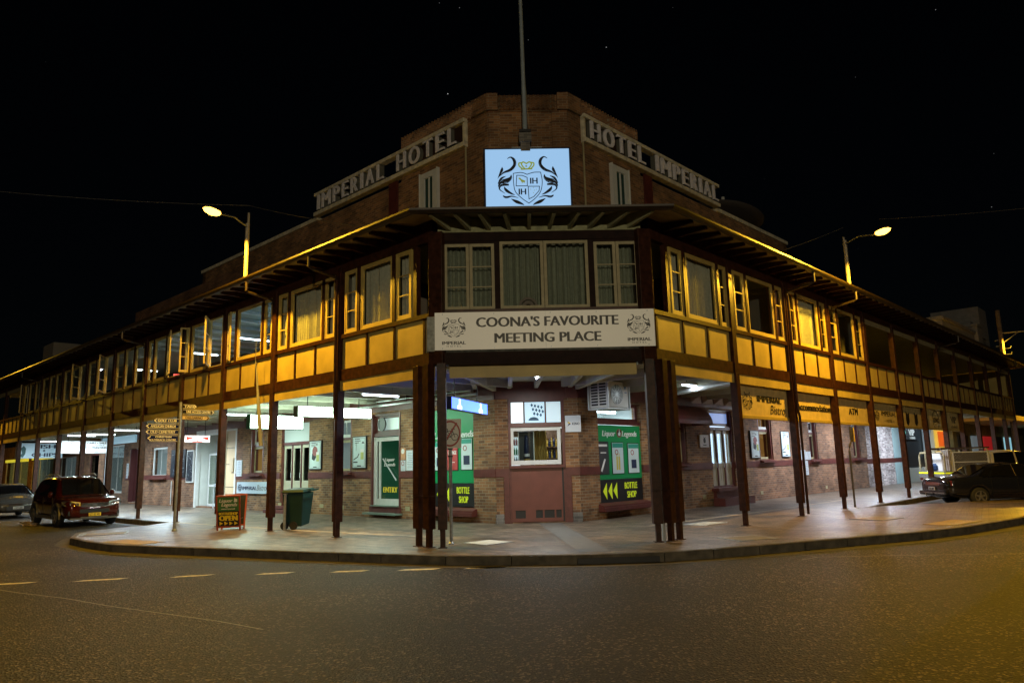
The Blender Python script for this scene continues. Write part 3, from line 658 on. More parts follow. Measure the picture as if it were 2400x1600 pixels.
# ---- windows
def curtain(x0, x1, y, z0, z1, amp=.03, wl=.11, seed=0, open_=0):
    q = MB(); r = random.Random(seed); N = max(8, int((x1-x0)/.02)); ph = r.random()*6
    P_ = []
    for i in range(N+1):
        x = x0+(x1-x0)*i/N; P_.append((x, y+amp*(sin(x/wl*6.28+ph+1.2*sin(x*3.1))+.4*sin(x/wl*14.1))))
    for i in range(N):
        (a, ya), (b_, yb) = P_[i], P_[i+1]; q.face([(a, ya, z0), (b_, yb, z0), (b_, yb, z1), (a, ya, z1)])
    return q
def sash(mb, x0, x1, z0, z1, y, b=.05, d=.045, bars=0, vb=0, m=0):
    mb.box(x0, x0+b, y, y+d, z0, z1, m); mb.box(x1-b, x1, y, y+d, z0, z1, m); mb.box(x0+b, x1-b, y, y+d, z0, z0+b*1.3, m); mb.box(x0+b, x1-b, y, y+d, z1-b, z1, m)
    for k in range(bars): z = z0+b+(z1-z0-2*b)*(k+1)/(bars+1); mb.box(x0+b, x1-b, y+.008, y+d-.008, z-.011, z+.011, m)
    for k in range(vb): x = x0+b+(x1-x0-2*b)*(k+1)/(vb+1); mb.box(x-.011, x+.011, y+.006, y+d-.006, z0+b, z1-b, m)
def window(fr, a, b_, z0, z1, y, bars=0, cur=None, gl=None, opened=0, fm=None, vb=0, parent=None, label=None, sd=0):
    x0, x1 = span(fr, a, b_); fm = fm or CREAM
    q = MB(); e = .035
    q.box(x0, x0+e, y-.01, y+.07, z0, z1); q.box(x1-e, x1, y-.01, y+.07, z0, z1); q.box(x0+e, x1-e, y-.01, y+.07, z0, z0+e); q.box(x0+e, x1-e, y-.01, y+.07, z1-e, z1)
    if not opened: sash(q, x0+e, x1-e, z0+e, z1-e, y, bars=bars, vb=vb)
    wn = q.build('window', fm, parent or hotel, fr=fr if parent is None else None, label=label)
    if opened:
        wd = (x1-x0-2*e); hx = x0+e if opened > 0 else x1-e
        sl = MB(); sash(sl, 0 if opened > 0 else -wd, wd if opened > 0 else 0, z0+e, z1-e, -.02, bars=bars)
        s2 = sl.build('sash', fm, wn, loc=(hx, y-.01, 0), rz=-abs(opened)*(1 if opened > 0 else -1))
        gq = MB(); g0, g1 = (.04, wd-.04) if opened > 0 else (-wd+.04, -.04); gq.face([(g0, 0, z0+.08), (g1, 0, z0+.08), (g1, 0, z1-.08), (g0, 0, z1-.08)])
        gq.build('pane', gl or GLASS, wn, loc=(hx, y-.01, 0), rz=-abs(opened)*(1 if opened > 0 else -1))
    else:
        gq = MB(); gq.face([(x0+.06, y+.02, z0+.06), (x1-.06, y+.02, z0+.06), (x1-.06, y+.02, z1-.06), (x0+.06, y+.02, z1-.06)]); gq.build('pane', gl or GLASS, wn)
    if cur: curtain(x0+.01, x1-.01, y+.16, z0-.02, z1+.03, seed=sd or int(a*10)).build('curtain', cur, wn)
    return wn
ZB, ZT = 4.51, 5.97
def mull(fr, xs):
    for s_ in xs: x = SG[fr]*s_; hp(MB().box(x-.05, x+.05, NV[fr]-.02, NV[fr]+.09, 4.5, 5.98), 'window_mullion', PAINT, fr)
WL = [(11.47, 11.99, 2, CURTAIN, 0), (12.11, 13.28, 0, CURTAIN, 0), (13.42, 13.92, 2, CURTAIN, 0),
      (14.32, 14.76, 2, CURTAIN, 0), (14.87, 16.36, 0, CURTAIN, 0), (16.48, 16.98, 2, CURTAIN, 0),
      (17.32, 17.74, 2, None, 0), (17.86, 19.3, 0, None, 0), (19.42, 19.9, 2, None, .3),
      (20.25, 21.15, 2, None, .55), (21.27, 22.4, 0, None, 0), (22.5, 22.85, 2, None, -1.3),
      (23.15, 24.3, 2, None, .3), (24.42, 25.4, 0, None, 0), (25.5, 25.95, 2, None, 0),
      (26.35, 27.2, 2, None, 0), (27.35, 28.2, 0, None, 0), (28.35, 29.15, 2, None, 0),
      (29.5, 30.4, 2, None, .55), (30.5, 31.4, 0, None, 0), (31.5, 32.4, 2, None, 0),
      (32.7, 33.6, 2, None, .6), (33.8, 34.7, 0, None, 0), (34.9, 35.75, 2, None, 0),
      (36.1, 37.0, 2, None, 0), (37.2, 38.0, 0, None, 0), (38.2, 39.15, 2, None, 0),
      (39.5, 40.4, 2, CURTAIN, 0), (40.6, 41.5, 0, None, 0), (41.7, 42.55, 2, CURTAIN, .4)]
for a, b_, bars, cu, op in WL: window('L', a, b_, ZB, ZT, NV['L']+.01, bars, cu, opened=op)
mull('L', [11.32, 12.05, 13.35, 14.81, 16.42, 17.8, 19.36, 21.21, 22.45, 24.36, 25.45, 27.27, 28.27, 30.45, 31.45, 33.7, 34.8, 37.1, 38.1, 40.5, 41.6])
WR = [(13.0, 13.5, 2, CURTAIN, 0), (13.64, 15.0, 0, CURTAIN, 0), (15.1, 15.5, 2, CURTAIN, 0),
      (15.85, 16.42, 2, None, 0), (16.54, 18.05, 0, None, 0), (18.14, 18.62, 2, CURTAINP, 0),
      (19.05, 19.46, 2, CURTAINP, 0), (19.6, 21.05, 0, CURTAIN, 0), (21.18, 21.62, 2, None, 0),
      (21.9, 22.5, 2, None, 0), (22.62, 24.05, 0, None, 0), (24.18, 24.72, 2, None, 0)]
for a, b_, bars, cu, op in WR: window('R', a, b_, ZB, ZT, NV['R']+.01, bars, cu, opened=op)
mull('R', [12.85, 13.57, 15.05, 16.48, 18.1, 19.53, 21.12, 22.56, 24.12])
for (a, b_, bars) in ((-.98, .02, 2), (2.02, 2.9, 2)):
    mx = (a+b_)/2
    q = MB(); sash(q, a, mx-.005, 4.50, 5.86, YV-.02, b=.06, bars=2); sash(q, mx+.005, b_, 4.50, 5.86, YV-.02, b=.06, bars=2); wn = hp(q, 'window', CREAM2, 'C')
    MB().box(a+.04, b_-.04, YV+.0, YV+.004, 4.54, 5.82).build('pane', GLASS, wn); curtain(a, b_, YV+.2, 4.45, 5.9, seed=int(a*7)+30).build('curtain', CURTAIN, wn)
q = MB(); sash(q, .13, 1.0, 4.50, 5.90, YV-.02, b=.06); sash(q, 1.01, 1.90, 4.50, 5.90, YV-.02, b=.06); wn = hp(q, 'window', CREAM2, 'C')
MB().box(.17, 1.86, YV, YV+.004, 4.54, 5.86).build('pane', GLASS, wn); curtain(.12, 1.91, YV+.2, 4.45, 5.93, amp=.035, wl=.14, seed=5).build('curtain', CURTAIN, wn)
fan = MB(); fan.ring(.68, 4.58, .14, .19, YV+.07, YV+.09, n=9, a0=0, a1=pi); fan.ring(.68, 4.58, .05, .12, YV+.07, YV+.09, n=9, a0=0, a1=pi)
fan.build('fan_ornament', pm('fan_lace', (.55, .38, .32), .7), wn)
q = MB(); q.box(XL, -.98, YV-.01, YV+.08, 4.52, 5.95); q.box(.02, .13, YV-.01, YV+.08, 4.52, 5.95); q.box(1.90, 2.02, YV-.01, YV+.08, 4.52, 5.95); q.box(2.9, XR, YV-.01, YV+.08, 4.52, 5.95); q.box(-.98, .02, YV-.01, YV+.08, 5.86, 5.95); q.box(2.02, 2.9, YV-.01, YV+.08, 5.86, 5.95)
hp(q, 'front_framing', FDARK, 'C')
# partitions between upstairs rooms, and open veranda header on the right
for fr, s_ in (('L', 17.14), ('L', 14.0), ('R', 15.62), ('R', 18.75), ('R', 21.75), ('R', 24.95)):
    x = SG[fr]*s_; hp(MB().box(x-.03, x+.03, NV[fr]+.12, NW[fr]-.02, 3.7, 6.1), 'partition', pm('partition_board', (.24, .20, .16), .8), fr)
x0, x1 = 25.1, 49.0; hp(MB().box(x0, x1, NV['R']+.0, NV['R']+.05, 5.80, 5.97), 'valance_rail', CREAM2, 'R')
x0, x1 = span('L', 42.9, 49.5); hp(MB().box(x0, x1, NV['L'], NV['L']+.05, 5.78, 5.97), 'valance_rail', CREAM2, 'L')
# battens ceiling in the lit room (visible stripes)
for k in range(10):
    s_ = 17.5+k*1.15; x = -s_; hp(MB().box(x-.05, x+.05, NV['L']+.15, NW['L']-.05, 6.02, 6.11), 'ceiling_batten', WHITE, 'L')
# end wall of right veranda: pale boards seen at the far end
hp(MB().box(49.3, 49.4, NV['R']+.1, NW['R'], 3.7, 6.1), 'end_boarding', CREAM, 'R')

# ---- tower, parapet, rails and letters
q = MB(); q.box(*span('L', LW0, 17.23), NW['L']-.06, NW['L']+.6, 6.9, 11.24); hp(q, 'tower_wall', BRICK, 'L')
q = MB(); q.box(*span('R', RW0, 18.35), NW['R']-.06, NW['R']+.6, 6.9, 11.24); hp(q, 'tower_wall', BRICK, 'R')
q = MB(); q.box(CW0-.02, .26, YW-.06, YW+.6, 6.9, 11.24); q.box(.26, 1.72, YW-.0, YW+.6, 6.9, 11.24); q.box(1.72, CW1+.02, YW-.06, YW+.6, 6.9, 11.24); hp(q, 'tower_wall', BRICK, 'C')
def frieze(fr, a, b_, y, soft=0):
    x0, x1 = span(fr, a, b_) if fr != 'C' else (a, b_)
    q = MB(); q.box(x0, x1, y+.02, y+.5, 11.24, 11.72)
    p = .135; nn_ = int((x1-x0-2*soft)/p)
    for k in range(nn_):
        xa = x0+soft+k*p; q.v += [(xa, y+.02, 11.26), (xa+p, y+.02, 11.26), (xa+p/2, y-.07, 11.28), (xa, y+.02, 11.70), (xa+p, y+.02, 11.70), (xa+p/2, y-.07, 11.69)]
        b0 = len(q.v)-6
        for f_ in ((0, 2, 5, 3), (2, 1, 4, 5), (3, 5, 4), (0, 1, 2)): q.f.append(tuple(b0+i for i in f_)); q.mi.append(0)
        if soft == 0: q.box(xa+.04, xa+p-.04, y-.05, y+.3, 11.70, 11.78)
    if soft: q.box(x0-.03, x0+soft, y-.09, y+.5, 11.24, 11.74); q.box(x1-soft, x1+.03, y-.09, y+.5, 11.24, 11.74)
    return q
hp(frieze('C', CW0-.03, CW1+.03, YW-.06, .28), 'brick_frieze', BRICK, 'C')
hp(frieze('L', LW0+.5, 17.23, NW['L']-.06), 'brick_frieze', BRICK, 'L'); hp(frieze('R', RW0+.5, 18.35, NW['R']-.06), 'brick_frieze', BRICK, 'R')
hp(MB().box(*span('L', LW0-.03, LW0+.5), NW['L']-.15, NW['L']+.5, 11.245, 11.74), 'frieze_block', BRICK, 'L'); hp(MB().box(*span('R', RW0-.03, RW0+.5), NW['R']-.15, NW['R']+.5, 11.245, 11.74), 'frieze_block', BRICK, 'R')
PE = {'L': 32.0, 'R': 29.4}
for fr, ts in (('L', 17.23), ('R', 18.35)):
    x0, x1 = span(fr, ts, PE[fr]); hp(MB().box(x0, x1, NW[fr]-.0, NW[fr]+.4, 9.9, 10.36), 'parapet_wall', BRICK, fr)
    rs = 22.2 if fr == 'L' else 23.3
    x0, x1 = span(fr, rs, PE[fr]+.05); hp(MB().box(x0, x1, NW[fr]-.06, NW[fr]+.45, 10.36, 10.5), 'parapet_coping', STONE, fr)
    x0, x1 = span(fr, ts+.22, ts+.66); hp(MB().box(x0, x1, NW[fr]-.07, NW[fr]-.01, 6.9, 10.44), 'painted_pilaster', MAROON, fr)
    a = 14.15 if fr == 'L' else 15.38
    x0, x1 = span(fr, a, rs); rl = MB(); SR0 = a
    rl.box(x0, x1, NW[fr]-.22, NW[fr]+.02, 10.46, 10.60); rl.box(x0, x1, NW[fr]-.22, NW[fr]+.02, 11.20, 11.32)
    xk0, xk1 = span(fr, a, a+.12); rl.box(xk0, xk1, NW[fr]-.16, NW[fr], 10.60, 11.20)
    rail = hp(rl, 'lettering_rail', STONE, fr, bevel=.02)
    words = (('HOTEL', 14.45, 17.3), ('IMPERIAL', 17.95, 21.95)) if fr == 'L' else (('HOTEL', 15.62, 18.45), ('IMPERIAL', 19.05, 23.15))
    WID = {'I': .35, 'M': 1.25, 'A': 1.05, 'L': .8, 'E': .85, 'T': .95, 'R': .95, 'P': .92, 'H': 1.0, 'O': 1.15}
    for wd_, a, b_ in words:
        x0, x1 = span(fr, a, b_); tot = sum(WID[c] for c in wd_); gap = .11; un = ((x1-x0)-gap*(len(wd_)-1))/tot; x = x0
        for ch in wd_:
            wch = WID[ch]*un
            lt_ = MB(); lt_.text(ch, x+wch/2, 10.90, .54, NW[fr]-.19, wid=max(wch*.92, .09), d=.05, bold=.02)
            L_ = lt_.build('letter', LETTER, rail)
            sd_ = MB(); sd_.text(ch, x+wch/2, 10.90, .54, NW[fr]-.02, wid=max(wch*.92, .09), d=.165, bold=.025)
            sd_.build('letter_return', LETTERSIDE, rail)
            x += wch+gap
    hp(MB().box(*span(fr, SR0+.1, ts-.05), NW[fr]-.075, NW[fr]-.062, 10.6, 11.2), 'lettering_backing', pm('dark_backing', (.035, .014, .008), .7), fr)
    # slot window
    a, b_ = (15.42, 16.2) if fr == 'L' else (16.72, 17.55)
    x0, x1 = span(fr, a, b_); q = MB(); y = NW[fr]-.16
    q.box(x0, x0+.2, y, y+.1, 7.5, 10.02); q.box(x1-.2, x1, y, y+.1, 7.5, 10.02); q.box(x0, x1, y, y+.1, 10.02, 10.2); q.box(x0-.03, x0, y-.02, y+.1, 7.5, 10.23); q.box(x1, x1+.03, y-.02, y+.1, 7.5, 10.23)
    sw = hp(q, 'slot_window', WHITE, fr); MB().box(x0+.2, x1-.2, y+.05, y+.06, 7.5, 10.02).build('pane', pm('slot_glass', (.02, .06, .05), .2), sw); MB().box((x0+x1)/2-.025, (x0+x1)/2+.025, y+.02, y+.05, 7.5, 10.02).build('mullion', WHITE, sw)
    x = SG[fr]*(14.2 if fr == 'L' else 15.42); hp(MB().tube([(x, NW[fr]-.1, 6.9), (x, NW[fr]-.1, 10.47)], .03), 'conduit', CREAM2, fr)
# solid body / main roof behind the parapets, so the sky does not show through
body = [(CW0, YW+.35), (CW1, YW+.35), Rp(36.5, NW['R']+.35), (0, 75), Lp(40, NW['L']+.35)]
hp(MB().zprism([(p[0], p[1]) for p in [(CW0, YW+4), Rp(PE['R']-.1, NW['R']+.42), Rp(PE['R']-.1, 24), Lp(PE['L']-.1, 24), Lp(PE['L']-.1, NW['L']+.42)]], 9.6, 9.9), 'main_roof', ROOF, 'C')
q = MB(); q.box(*span('L', PE['L']-.3, PE['L']), NW['L'], 24, 6.5, 10.36); hp(q, 'end_wall', BRICK, 'L')
q = MB(); q.box(PE['R']-.3, PE['R'], NW['R'], 24, 6.5, 10.36); hp(q, 'end_wall', BRICK, 'R')

# ================================================================== ground-floor joinery of the hotel
TIM = pm('pale_door_paint', (.50, .47, .38), .5, var=.08)
def sill(fr, a, b_, z, d=.16):
    x0, x1 = span(fr, a-.1, b_+.1); y = NW[fr]; q = MB()
    q.v = [(x0, y-d, z-.1), (x1, y-d, z-.1), (x1, y-d, z-.05), (x0, y-d, z-.05), (x0, y+.12, z-.1), (x1, y+.12, z-.1), (x1, y+.12, z+.03), (x0, y+.12, z+.03)]
    q.f = [(0, 1, 2, 3), (5, 4, 7, 6), (1, 5, 6, 2), (4, 0, 3, 7), (3, 2, 6, 7), (4, 5, 1, 0)]; q.mi = [0]*6
    hp(q, 'window_sill', MAROON, fr)
def roomlet(fr, a, b_, z0, z1, col, depth=.9, wall=None):
    """shallow room behind an opening: back, sides, floor, ceiling"""
    x0, x1 = span(fr, a-.05, b_+.05); y0, y1 = NW[fr] if fr != 'C' else YW, 0
    y0 += .31; y1 = y0+depth; q = MB()
    q.box(x0, x1, y1, y1+.05, z0, z1); q.box(x0-.05, x0, y0, y1, z0, z1); q.box(x1, x1+.05, y0, y1, z0, z1); q.box(x0, x1, y0, y1, z0-.05, z0); q.box(x0, x1, y0, y1, z1, z1+.05)
    return hp(q, 'room_lining', col, fr)
WARMW = em('warm_lit_room', (.42, .22, .06), .30, (.42, .26, .10))
COOLW = em('cool_lit_room', (.55, .66, .68), .13, (.5, .55, .55))
# sash windows
def sashwin(fr, a, b_, z0, z1, zt, room=DARK, blind=None, lit=None):
    window(fr, a, b_, z0, zt, NW[fr]+.14, fm=CREAM2, label=None); 
    x0, x1 = span(fr, a, b_); q = MB(); q.box(x0, x1, NW[fr]+.10, NW[fr]+.25, zt, zt+.08); hp(q, 'transom_bar', MAROON, fr)
    w2 = window(fr, a, b_, zt+.08, z1, NW[fr]+.14, fm=WHITE, vb=1)
    q = MB(); q.box(x0-.02, x0+.05, NW[fr]+.02, NW[fr]+.29, z0, z1); q.box(x1-.05, x1+.02, NW[fr]+.02, NW[fr]+.29, z0, z1); hp(q, 'window_reveal', MAROON, fr)
    roomlet(fr, a, b_, z0, z1, room); sill(fr, a, b_, z0)
sashwin('L', 19.95, 20.9, 1.38, 3.05, 2.40, room=COOLW)
sashwin('L', 25.8, 26.77, 1.38, 3.06, 2.38, room=WARMW)
sashwin('R', 19.25, 20.17, 1.40, 2.9, 2.42, room=COOLW)
sashwin('R', 25.35, 26.35, 1.42, 3.0, 2.45, room=WARMW)
sashwin('R', 29.95, 30.7, 1.37, 2.95, 2.40, room=DARK)
sashwin('R', 35.0, 35.8, 1.37, 2.95, 2.40, room=DARK)
window('L', 35.0, 36.86, 1.30, 2.67, NW['L']+.1, fm=WHITE, vb=1); roomlet('L', 35, 36.86, 1.28, 2.69, COOLW); sill('L', 35, 36.86, 1.28)
# brown brick facing beside the deep windows (splayed reveal)
for fr, a, b_ in (('R', 25.3, 26.4), ('R', 29.9, 30.75), ('R', 34.95, 35.85)):
    x0, x1 = span(fr, a, b_)
    hp(MB().box(x1+.0, x1+.9, NW[fr]-.012, NW[fr]+.01, 1.38, 3.17), 'smooth_reveal', BRICKR, fr)
# awning hood over a right-hand window
q = MB()
for k in range(8):
    a0, a1 = k/8*pi/2, (k+1)/8*pi/2
    y = lambda a: NW['R']-.75*cos(a); z = lambda a: 2.55+.62*sin(a)
    q.face([(18.6, y(a0), z(a0)), (20.6, y(a0), z(a0)), (20.6, y(a1), z(a1)), (18.6, y(a1), z(a1))])
    q.face([(20.6, y(a0), z(a0)), (20.6, NW['R'], 2.55), (20.6, y(a1), z(a1))]); q.face([(18.6, NW['R'], 2.55), (18.6, y(a0), z(a0)), (18.6, y(a1), z(a1))])
hp(q, 'window_hood', MAROON, 'R')
q = MB()
for k in range(4):
    xa, xb = 20.55+k*.75, 21.25+k*.75; c_ = ((xa+xb)/2, NW['R']-.16, 3.5)
    cs = [(xa, NW['R']-.04, 3.28), (xb, NW['R']-.04, 3.28), (xb, NW['R']-.04, 3.74), (xa, NW['R']-.04, 3.74)]
    for i in range(4): q.face([cs[i], cs[(i+1) % 4], c_])
hp(q, 'faceted_frieze', pm('faceted_panel', (.30, .22, .20), .3, .2, var=.15), 'R')

# doors
def timber_doors(fr, a, b_, z0, z1, leaves, room, lowz=.95, mat=TIM, pane=GLASS):
    x0, x1 = span(fr, a, b_); y = NW[fr]+.12; wl = (x1-x0)/leaves
    for k in range(leaves):
        xa, xb = x0+k*wl+.02, x0+(k+1)*wl-.02; q = MB()
        q.box(xa, xa+.09, y, y+.05, z0, z1); q.box(xb-.09, xb, y, y+.05, z0, z1); q.box(xa+.09, xb-.09, y, y+.05, z1-.12, z1); q.box(xa+.09, xb-.09, y+.01, y+.04, z0, lowz); q.box(xa+.09, xb-.09, y, y+.05, lowz, lowz+.1); q.box(xa+.09, xb-.09, y, y+.05, z0, z0+.15)
        mid = (xa+xb)/2; q.box(mid-.02, mid+.02, y+.002, y+.02, z0+.15, lowz)
        d = hp(q, 'door', mat, fr); MB().box(xa+.09, xb-.09, y+.02, y+.028, lowz+.1, z1-.12).build('pane', pane, d)
        MB().box(xb-.06, xb-.03, y-.03, y, 1.2, 1.38).build('handle', SILVER, d)
    q = MB(); q.box(x0-.06, x0, y-.08, y+.1, z0-.15, 3.12); q.box(x1, x1+.06, y-.08, y+.1, z0-.15, 3.12)
    for k in range(1, leaves): q.box(x0+k*wl-.03, x0+k*wl+.03, y-.03, y+.08, z0, z1)
    q.box(x0, x1, y-.06, y+.1, z1, z1+.1); hp(q, 'door_frame', MAROON, fr)
    roomlet(fr, a, b_, .05, 3.12, room, depth=1.6)
timber_doors('L', 22.55, 24.4, .28, 2.36, 3, pm('dim_bar_wall', (.10, .07, .05), .8), lowz=1.0)
x0, x1 = span('L', 22.55, 24.4); hp(MB().box(x0, x1, NW['L']+.12, NW['L']+.15, 2.46, 3.12), 'transom_board', em('lit_pale_panel', (.55, .68, .70), .12, (.5, .56, .56)), 'L')
hp(MB().box(21.75, 23.35, NW['R']+.05, NW['R']+.12, .2, .62), 'door_plinth', MAROON, 'R'); timber_doors('R', 21.8, 23.3, .62, 2.45, 3, em('white_lit_room', (.80, .90, 1.0), .8), lowz=1.25)
x0, x1 = 21.8, 23.3; tr = window('R', 21.8, 23.3, 2.58, 3.1, NW['R']+.12, fm=MAROON, gl=em('blue_lit_transom', (.25, .38, .80), .55)); 
for fr, a, b_, z in (('R', 21.6, 23.5, .60), ('L', 22.3, 24.6, .27)):
    x0, x1 = span(fr, a, b_); hp(MB().box(x0, x1, NW[fr]-.25, NW[fr]+.3, z-.14, z-.04).box(x0+.1, x1-.1, NW[fr]-.1, NW[fr]+.3, 0, z-.14).box(x0-.1, x1+.1, NW[fr]-.5, NW[fr]-.1, .0, z*.4), 'door_step', MAROON, fr)
# bottle shop glass door (left)
q = MB(); x0, x1 = span('L', 17.4, 18.75); y = NW['L']+.08
q.box(x0, x0+.12, y, y+.05, .33, 2.40); q.box(x0+.0, x0+.06, y-.03, y+.06, .33, 2.42); q.box(x1-.1, x1, y-.0, y+.06, .33, 2.42); q.box(x0+.22, x0+.30, y, y+.05, .33, 2.4); q.box(x0+.12, x1-.1, y, y+.05, 2.28, 2.4); q.box(x0+.12, x1-.1, y, y+.05, .33, .55)
d = hp(q, 'door', WHITE, 'L', label='white framed glass entry door lit green from inside'); 
MB().box(x0+.12, x1-.1, y+.02, y+.03, .55, 2.28).build('pane', GLASS, d)
MB().tube([(x0+.5, y-.05, 1.75), (x1-.18, y-.05, 1.1)], .022).build('handle', SILVER, d)
MB().text('ENTRY', (x0+x1)/2+.12, .82, .16, y+.015, wid=.72, bold=.04).build('lettering', YELL, d)
q = MB(); q.text('Liquor', (x0+x1)/2+.08, 1.72, .1, y+.015, wid=.5, bold=.02, shear=.2).text('Legends', (x0+x1)/2+.08, 1.57, .1, y+.015, wid=.56, bold=.02, shear=.2); q.build('lettering', WHITEV, d)
q = MB(); q.box(x0-.06, x0, y-.1, y+.15, .14, 3.12); q.box(x1, x1+.06, y-.1, y+.15, .14, 3.12); q.box(x0, x1, y-.04, y+.12, 2.42, 2.52); q.box(x0, x1, y-.04, y+.12, 3.06, 3.12); q.box(x0-.1, x1+.1, y-.12, y+.2, .14, .33); hp(q, 'door_frame', MAROON, 'L')
hp(MB().box(x0-.15, x1+.15, y-.35, y-.05, .1, .15).box(x0-.02, x1+.02, y-.16, y-.0, .33, .36), 'door_step', pm('green_step', (.16, .22, .18), .5), 'L')
tw = window('L', 17.4, 18.75, 2.52, 3.06, NW['L']+.12, fm=MAROON, gl=em('transom_pale', (.62, .80, .74), .42))
q = MB(); q.ring(x0+.4, 2.80, 0, .16, y-.03, y, n=16, m=0); q.ring(x0+.4, 2.80, .15, .2, y-.045, y, n=16); q.build('exhaust_fan', pm('fan_dark', (.05, .06, .06), .4), tw)
roomlet('L', 17.34, 18.8, .1, 3.12, em('green_room', (.06, .30, .15), .12, (.08, .22, .14)), depth=1.8)
# bottle shop window panels (green) on both splays
def bottleshop(fr, a, b_, ztop, part_lit):
    x0, x1 = span(fr, a, b_); y = NW[fr]+.05; cx = (x0+x1)/2; wd = x1-x0
    e = thing('bottle_shop_window_sign', 'green bottle shop window sign with posters, left of the corner counter' if fr == 'L' else 'green bottle shop window sign with three posters, right of the corner counter', 'sign', fr, (cx, y, 0))
    MB().box(-wd/2, wd/2, 0, .04, 1.02, ztop).build('green_panel', part_lit, e)
    MB().box(-wd/2, wd/2, -.003, .04, .40, 1.015).build('black_panel', BLACK, e)
    q = MB(); q.text('BOTTLE', wd*.22, .83, .17, -.004, wid=wd*.30, bold=.025); q.text('SHOP', wd*.23, .585, .17, -.004, wid=wd*.22, bold=.025)
    for k in range(3): xx = -wd*.42+k*wd*.115; MB().prism([(xx, .71), (xx+wd*.085, .93), (xx+wd*.085, .49)], -.008, -.003).build('arrow', em('lime_lit', (.58, .72, .02), .25, (.6, .72, .03)), e)
    q.build('lettering', em('lime_lit', (.58, .72, .02), .25, (.6, .72, .03)), e)
    if fr == 'R':
        q = MB(); q.text('Liquor', -wd*.24, 2.26, .15, -.004, wid=wd*.30, bold=.02, shear=.2); q.text('Legends', wd*.24, 2.26, .15, -.004, wid=wd*.36, bold=.02, shear=.2); q.build('lettering', WHITEV, e)
        q = MB(); q.ring(0.0, 2.27, .0, .12, -.006, -.001, n=18); q.build('emblem', ORANGE, e); q = MB(); q.ring(0, 2.27, 0, .095, -.010, -.006, n=18); q.build('emblem_disc', BLACK, e); q = MB(); q.prism([(-.05, 2.20), (.04, 2.20), (.055, 2.28), (.02, 2.30), (.0, 2.39), (-.02, 2.28), (-.06, 2.27)], -.014, -.010); q.build('emblem_hand', WHITEV, e)
        ps = [(-.40, 1.17, 2.02, 'dark'), (-.06, 1.17, 2.0, 'yel'), (.31, 1.17, 1.98, 'blu')]
    else:
        q = MB(); q.text('Liquor Legends', 0, 2.33, .17, -.004, wid=wd*.97, bold=.02, shear=.2); q.build('lettering', WHITEV, e)
        ps = [(-.34, 1.37, 2.15, 'blu'), (-.02, 1.37, 2.12, 'red'), (.32, 1.38, 2.2, 'can')]
    for px, za, zb, kd in ps:
        pw_ = wd*.25; c = px*wd; q = MB(); q.box(c-pw_/2-.02, c+pw_/2+.02, -.014, -.0, za-.02, zb+.02); po = q.build('poster', BLACK, e)
        MB().box(c-pw_/2, c+pw_/2, -.018, -.0145, za, zb).build('paper', {'dark': pm('poster_dark', (.04, .04, .045), .5), 'red': pm('poster_red', (.42, .05, .05), .5)}.get(kd, POSTER), po)
        q = MB(); q.box(c-pw_/2+.01, c+pw_/2-.01, -.021, -.0185, zb-.13, zb-.01) if kd in ('yel', 'blu', 'can') else q.box(c-pw_/2+.05, c+pw_/2-.05, -.021, -.0185, zb-.12, zb-.06)
        q.build('heading', {'dark': WHITEV, 'red': WHITEV}.get(kd, pm('teal_print', (.02, .30, .22), .5)), po)
        q = MB(); zc = (za+zb)/2-.12
        if kd == 'yel':
            for sx_ in (-.05, .05): q.box(c+sx_-.035, c+sx_+.035, -.022, -.0185, zc-.2, zc+.16); q.box(c+sx_-.015, c+sx_+.015, -.022, -.0185, zc+.16, zc+.25)
            q.build('picture', pm('yellow_bottle', (.62, .52, .08), .5), po)
        elif kd == 'dark':
            q.prism([(c-.12, zc-.22), (c-.06, zc-.25), (c+.12, zc+.08), (c+.06, zc+.1)], -.022, -.0185); q.box(c-.1, c+.15, -.022, -.0185, zb-.3, zb-.27); q.build('picture', WHITEV, po)
        elif kd == 'red':
            q.text('LOUNGE', c, zb-.28, .1, -.0185, wid=pw_*.8, bold=.02); q.box(c-.1, c+.1, -.022, -.0185, za+.2, za+.22); q.build('lettering', WHITEV, po)
        else:
            q.box(c-.12, c+.12, -.022, -.0185, zc-.16, zc+.08); q.build('picture', NAVY, po)
        if kd in ('yel', 'blu', 'can'):
            q = MB(); q.ring(c-.06, zc+.28, .055, .075, -.023, -.0185, n=14); q.build('stamp', RED, po)
GL_ = em('green_window_lit', (.002, .27, .08), .30, (.004, .18, .055))
bottleshop('L', 14.18, 15.88, 3.04, GL_); bottleshop('R', 15.66, 17.7, 2.48, em('green_window_dim', (.002, .20, .055), .20, (.004, .17, .05)))
for fr, a, b_, z in (('L', 14.17, 15.9, .36), ('R', 15.65, 17.72, .40)):
    sill(fr, a, b_, z); x0, x1 = span(fr, a-.1, b_+.15); hp(MB().box(x0, x1, NW[fr]-.2, NW[fr], z-.2, z-.1), 'window_ledge', MAROON, fr)
x0, x1 = span('R', 15.65, 17.72); hp(MB().box(x0, x1, NW['R']+.02, NW['R']+.12, 2.50, 2.58), 'transom_bar', MAROON, 'R')
wt = window('R', 15.65, 17.72, 2.58, 3.1, NW['R']+.14, fm=MAROON); roomlet('R', 15.65, 17.72, 2.5, 3.12, COOLW, depth=1.0)
e = thing('ceiling_tube_light', 'white fluorescent tube inside the window above the right green bottle shop sign', 'light', 'R', (16.9, NW['R']+.75, 2.92)); MB().tube([(-.6, 0, 0), (.6, 0, 0)], .04).build('tube', TUBE, e); lamp('tube_lamp', 'AREA', (0, 0, -.05), (.8, .95, 1.0), 20, parent=e, sx=1.1, sy=.05)
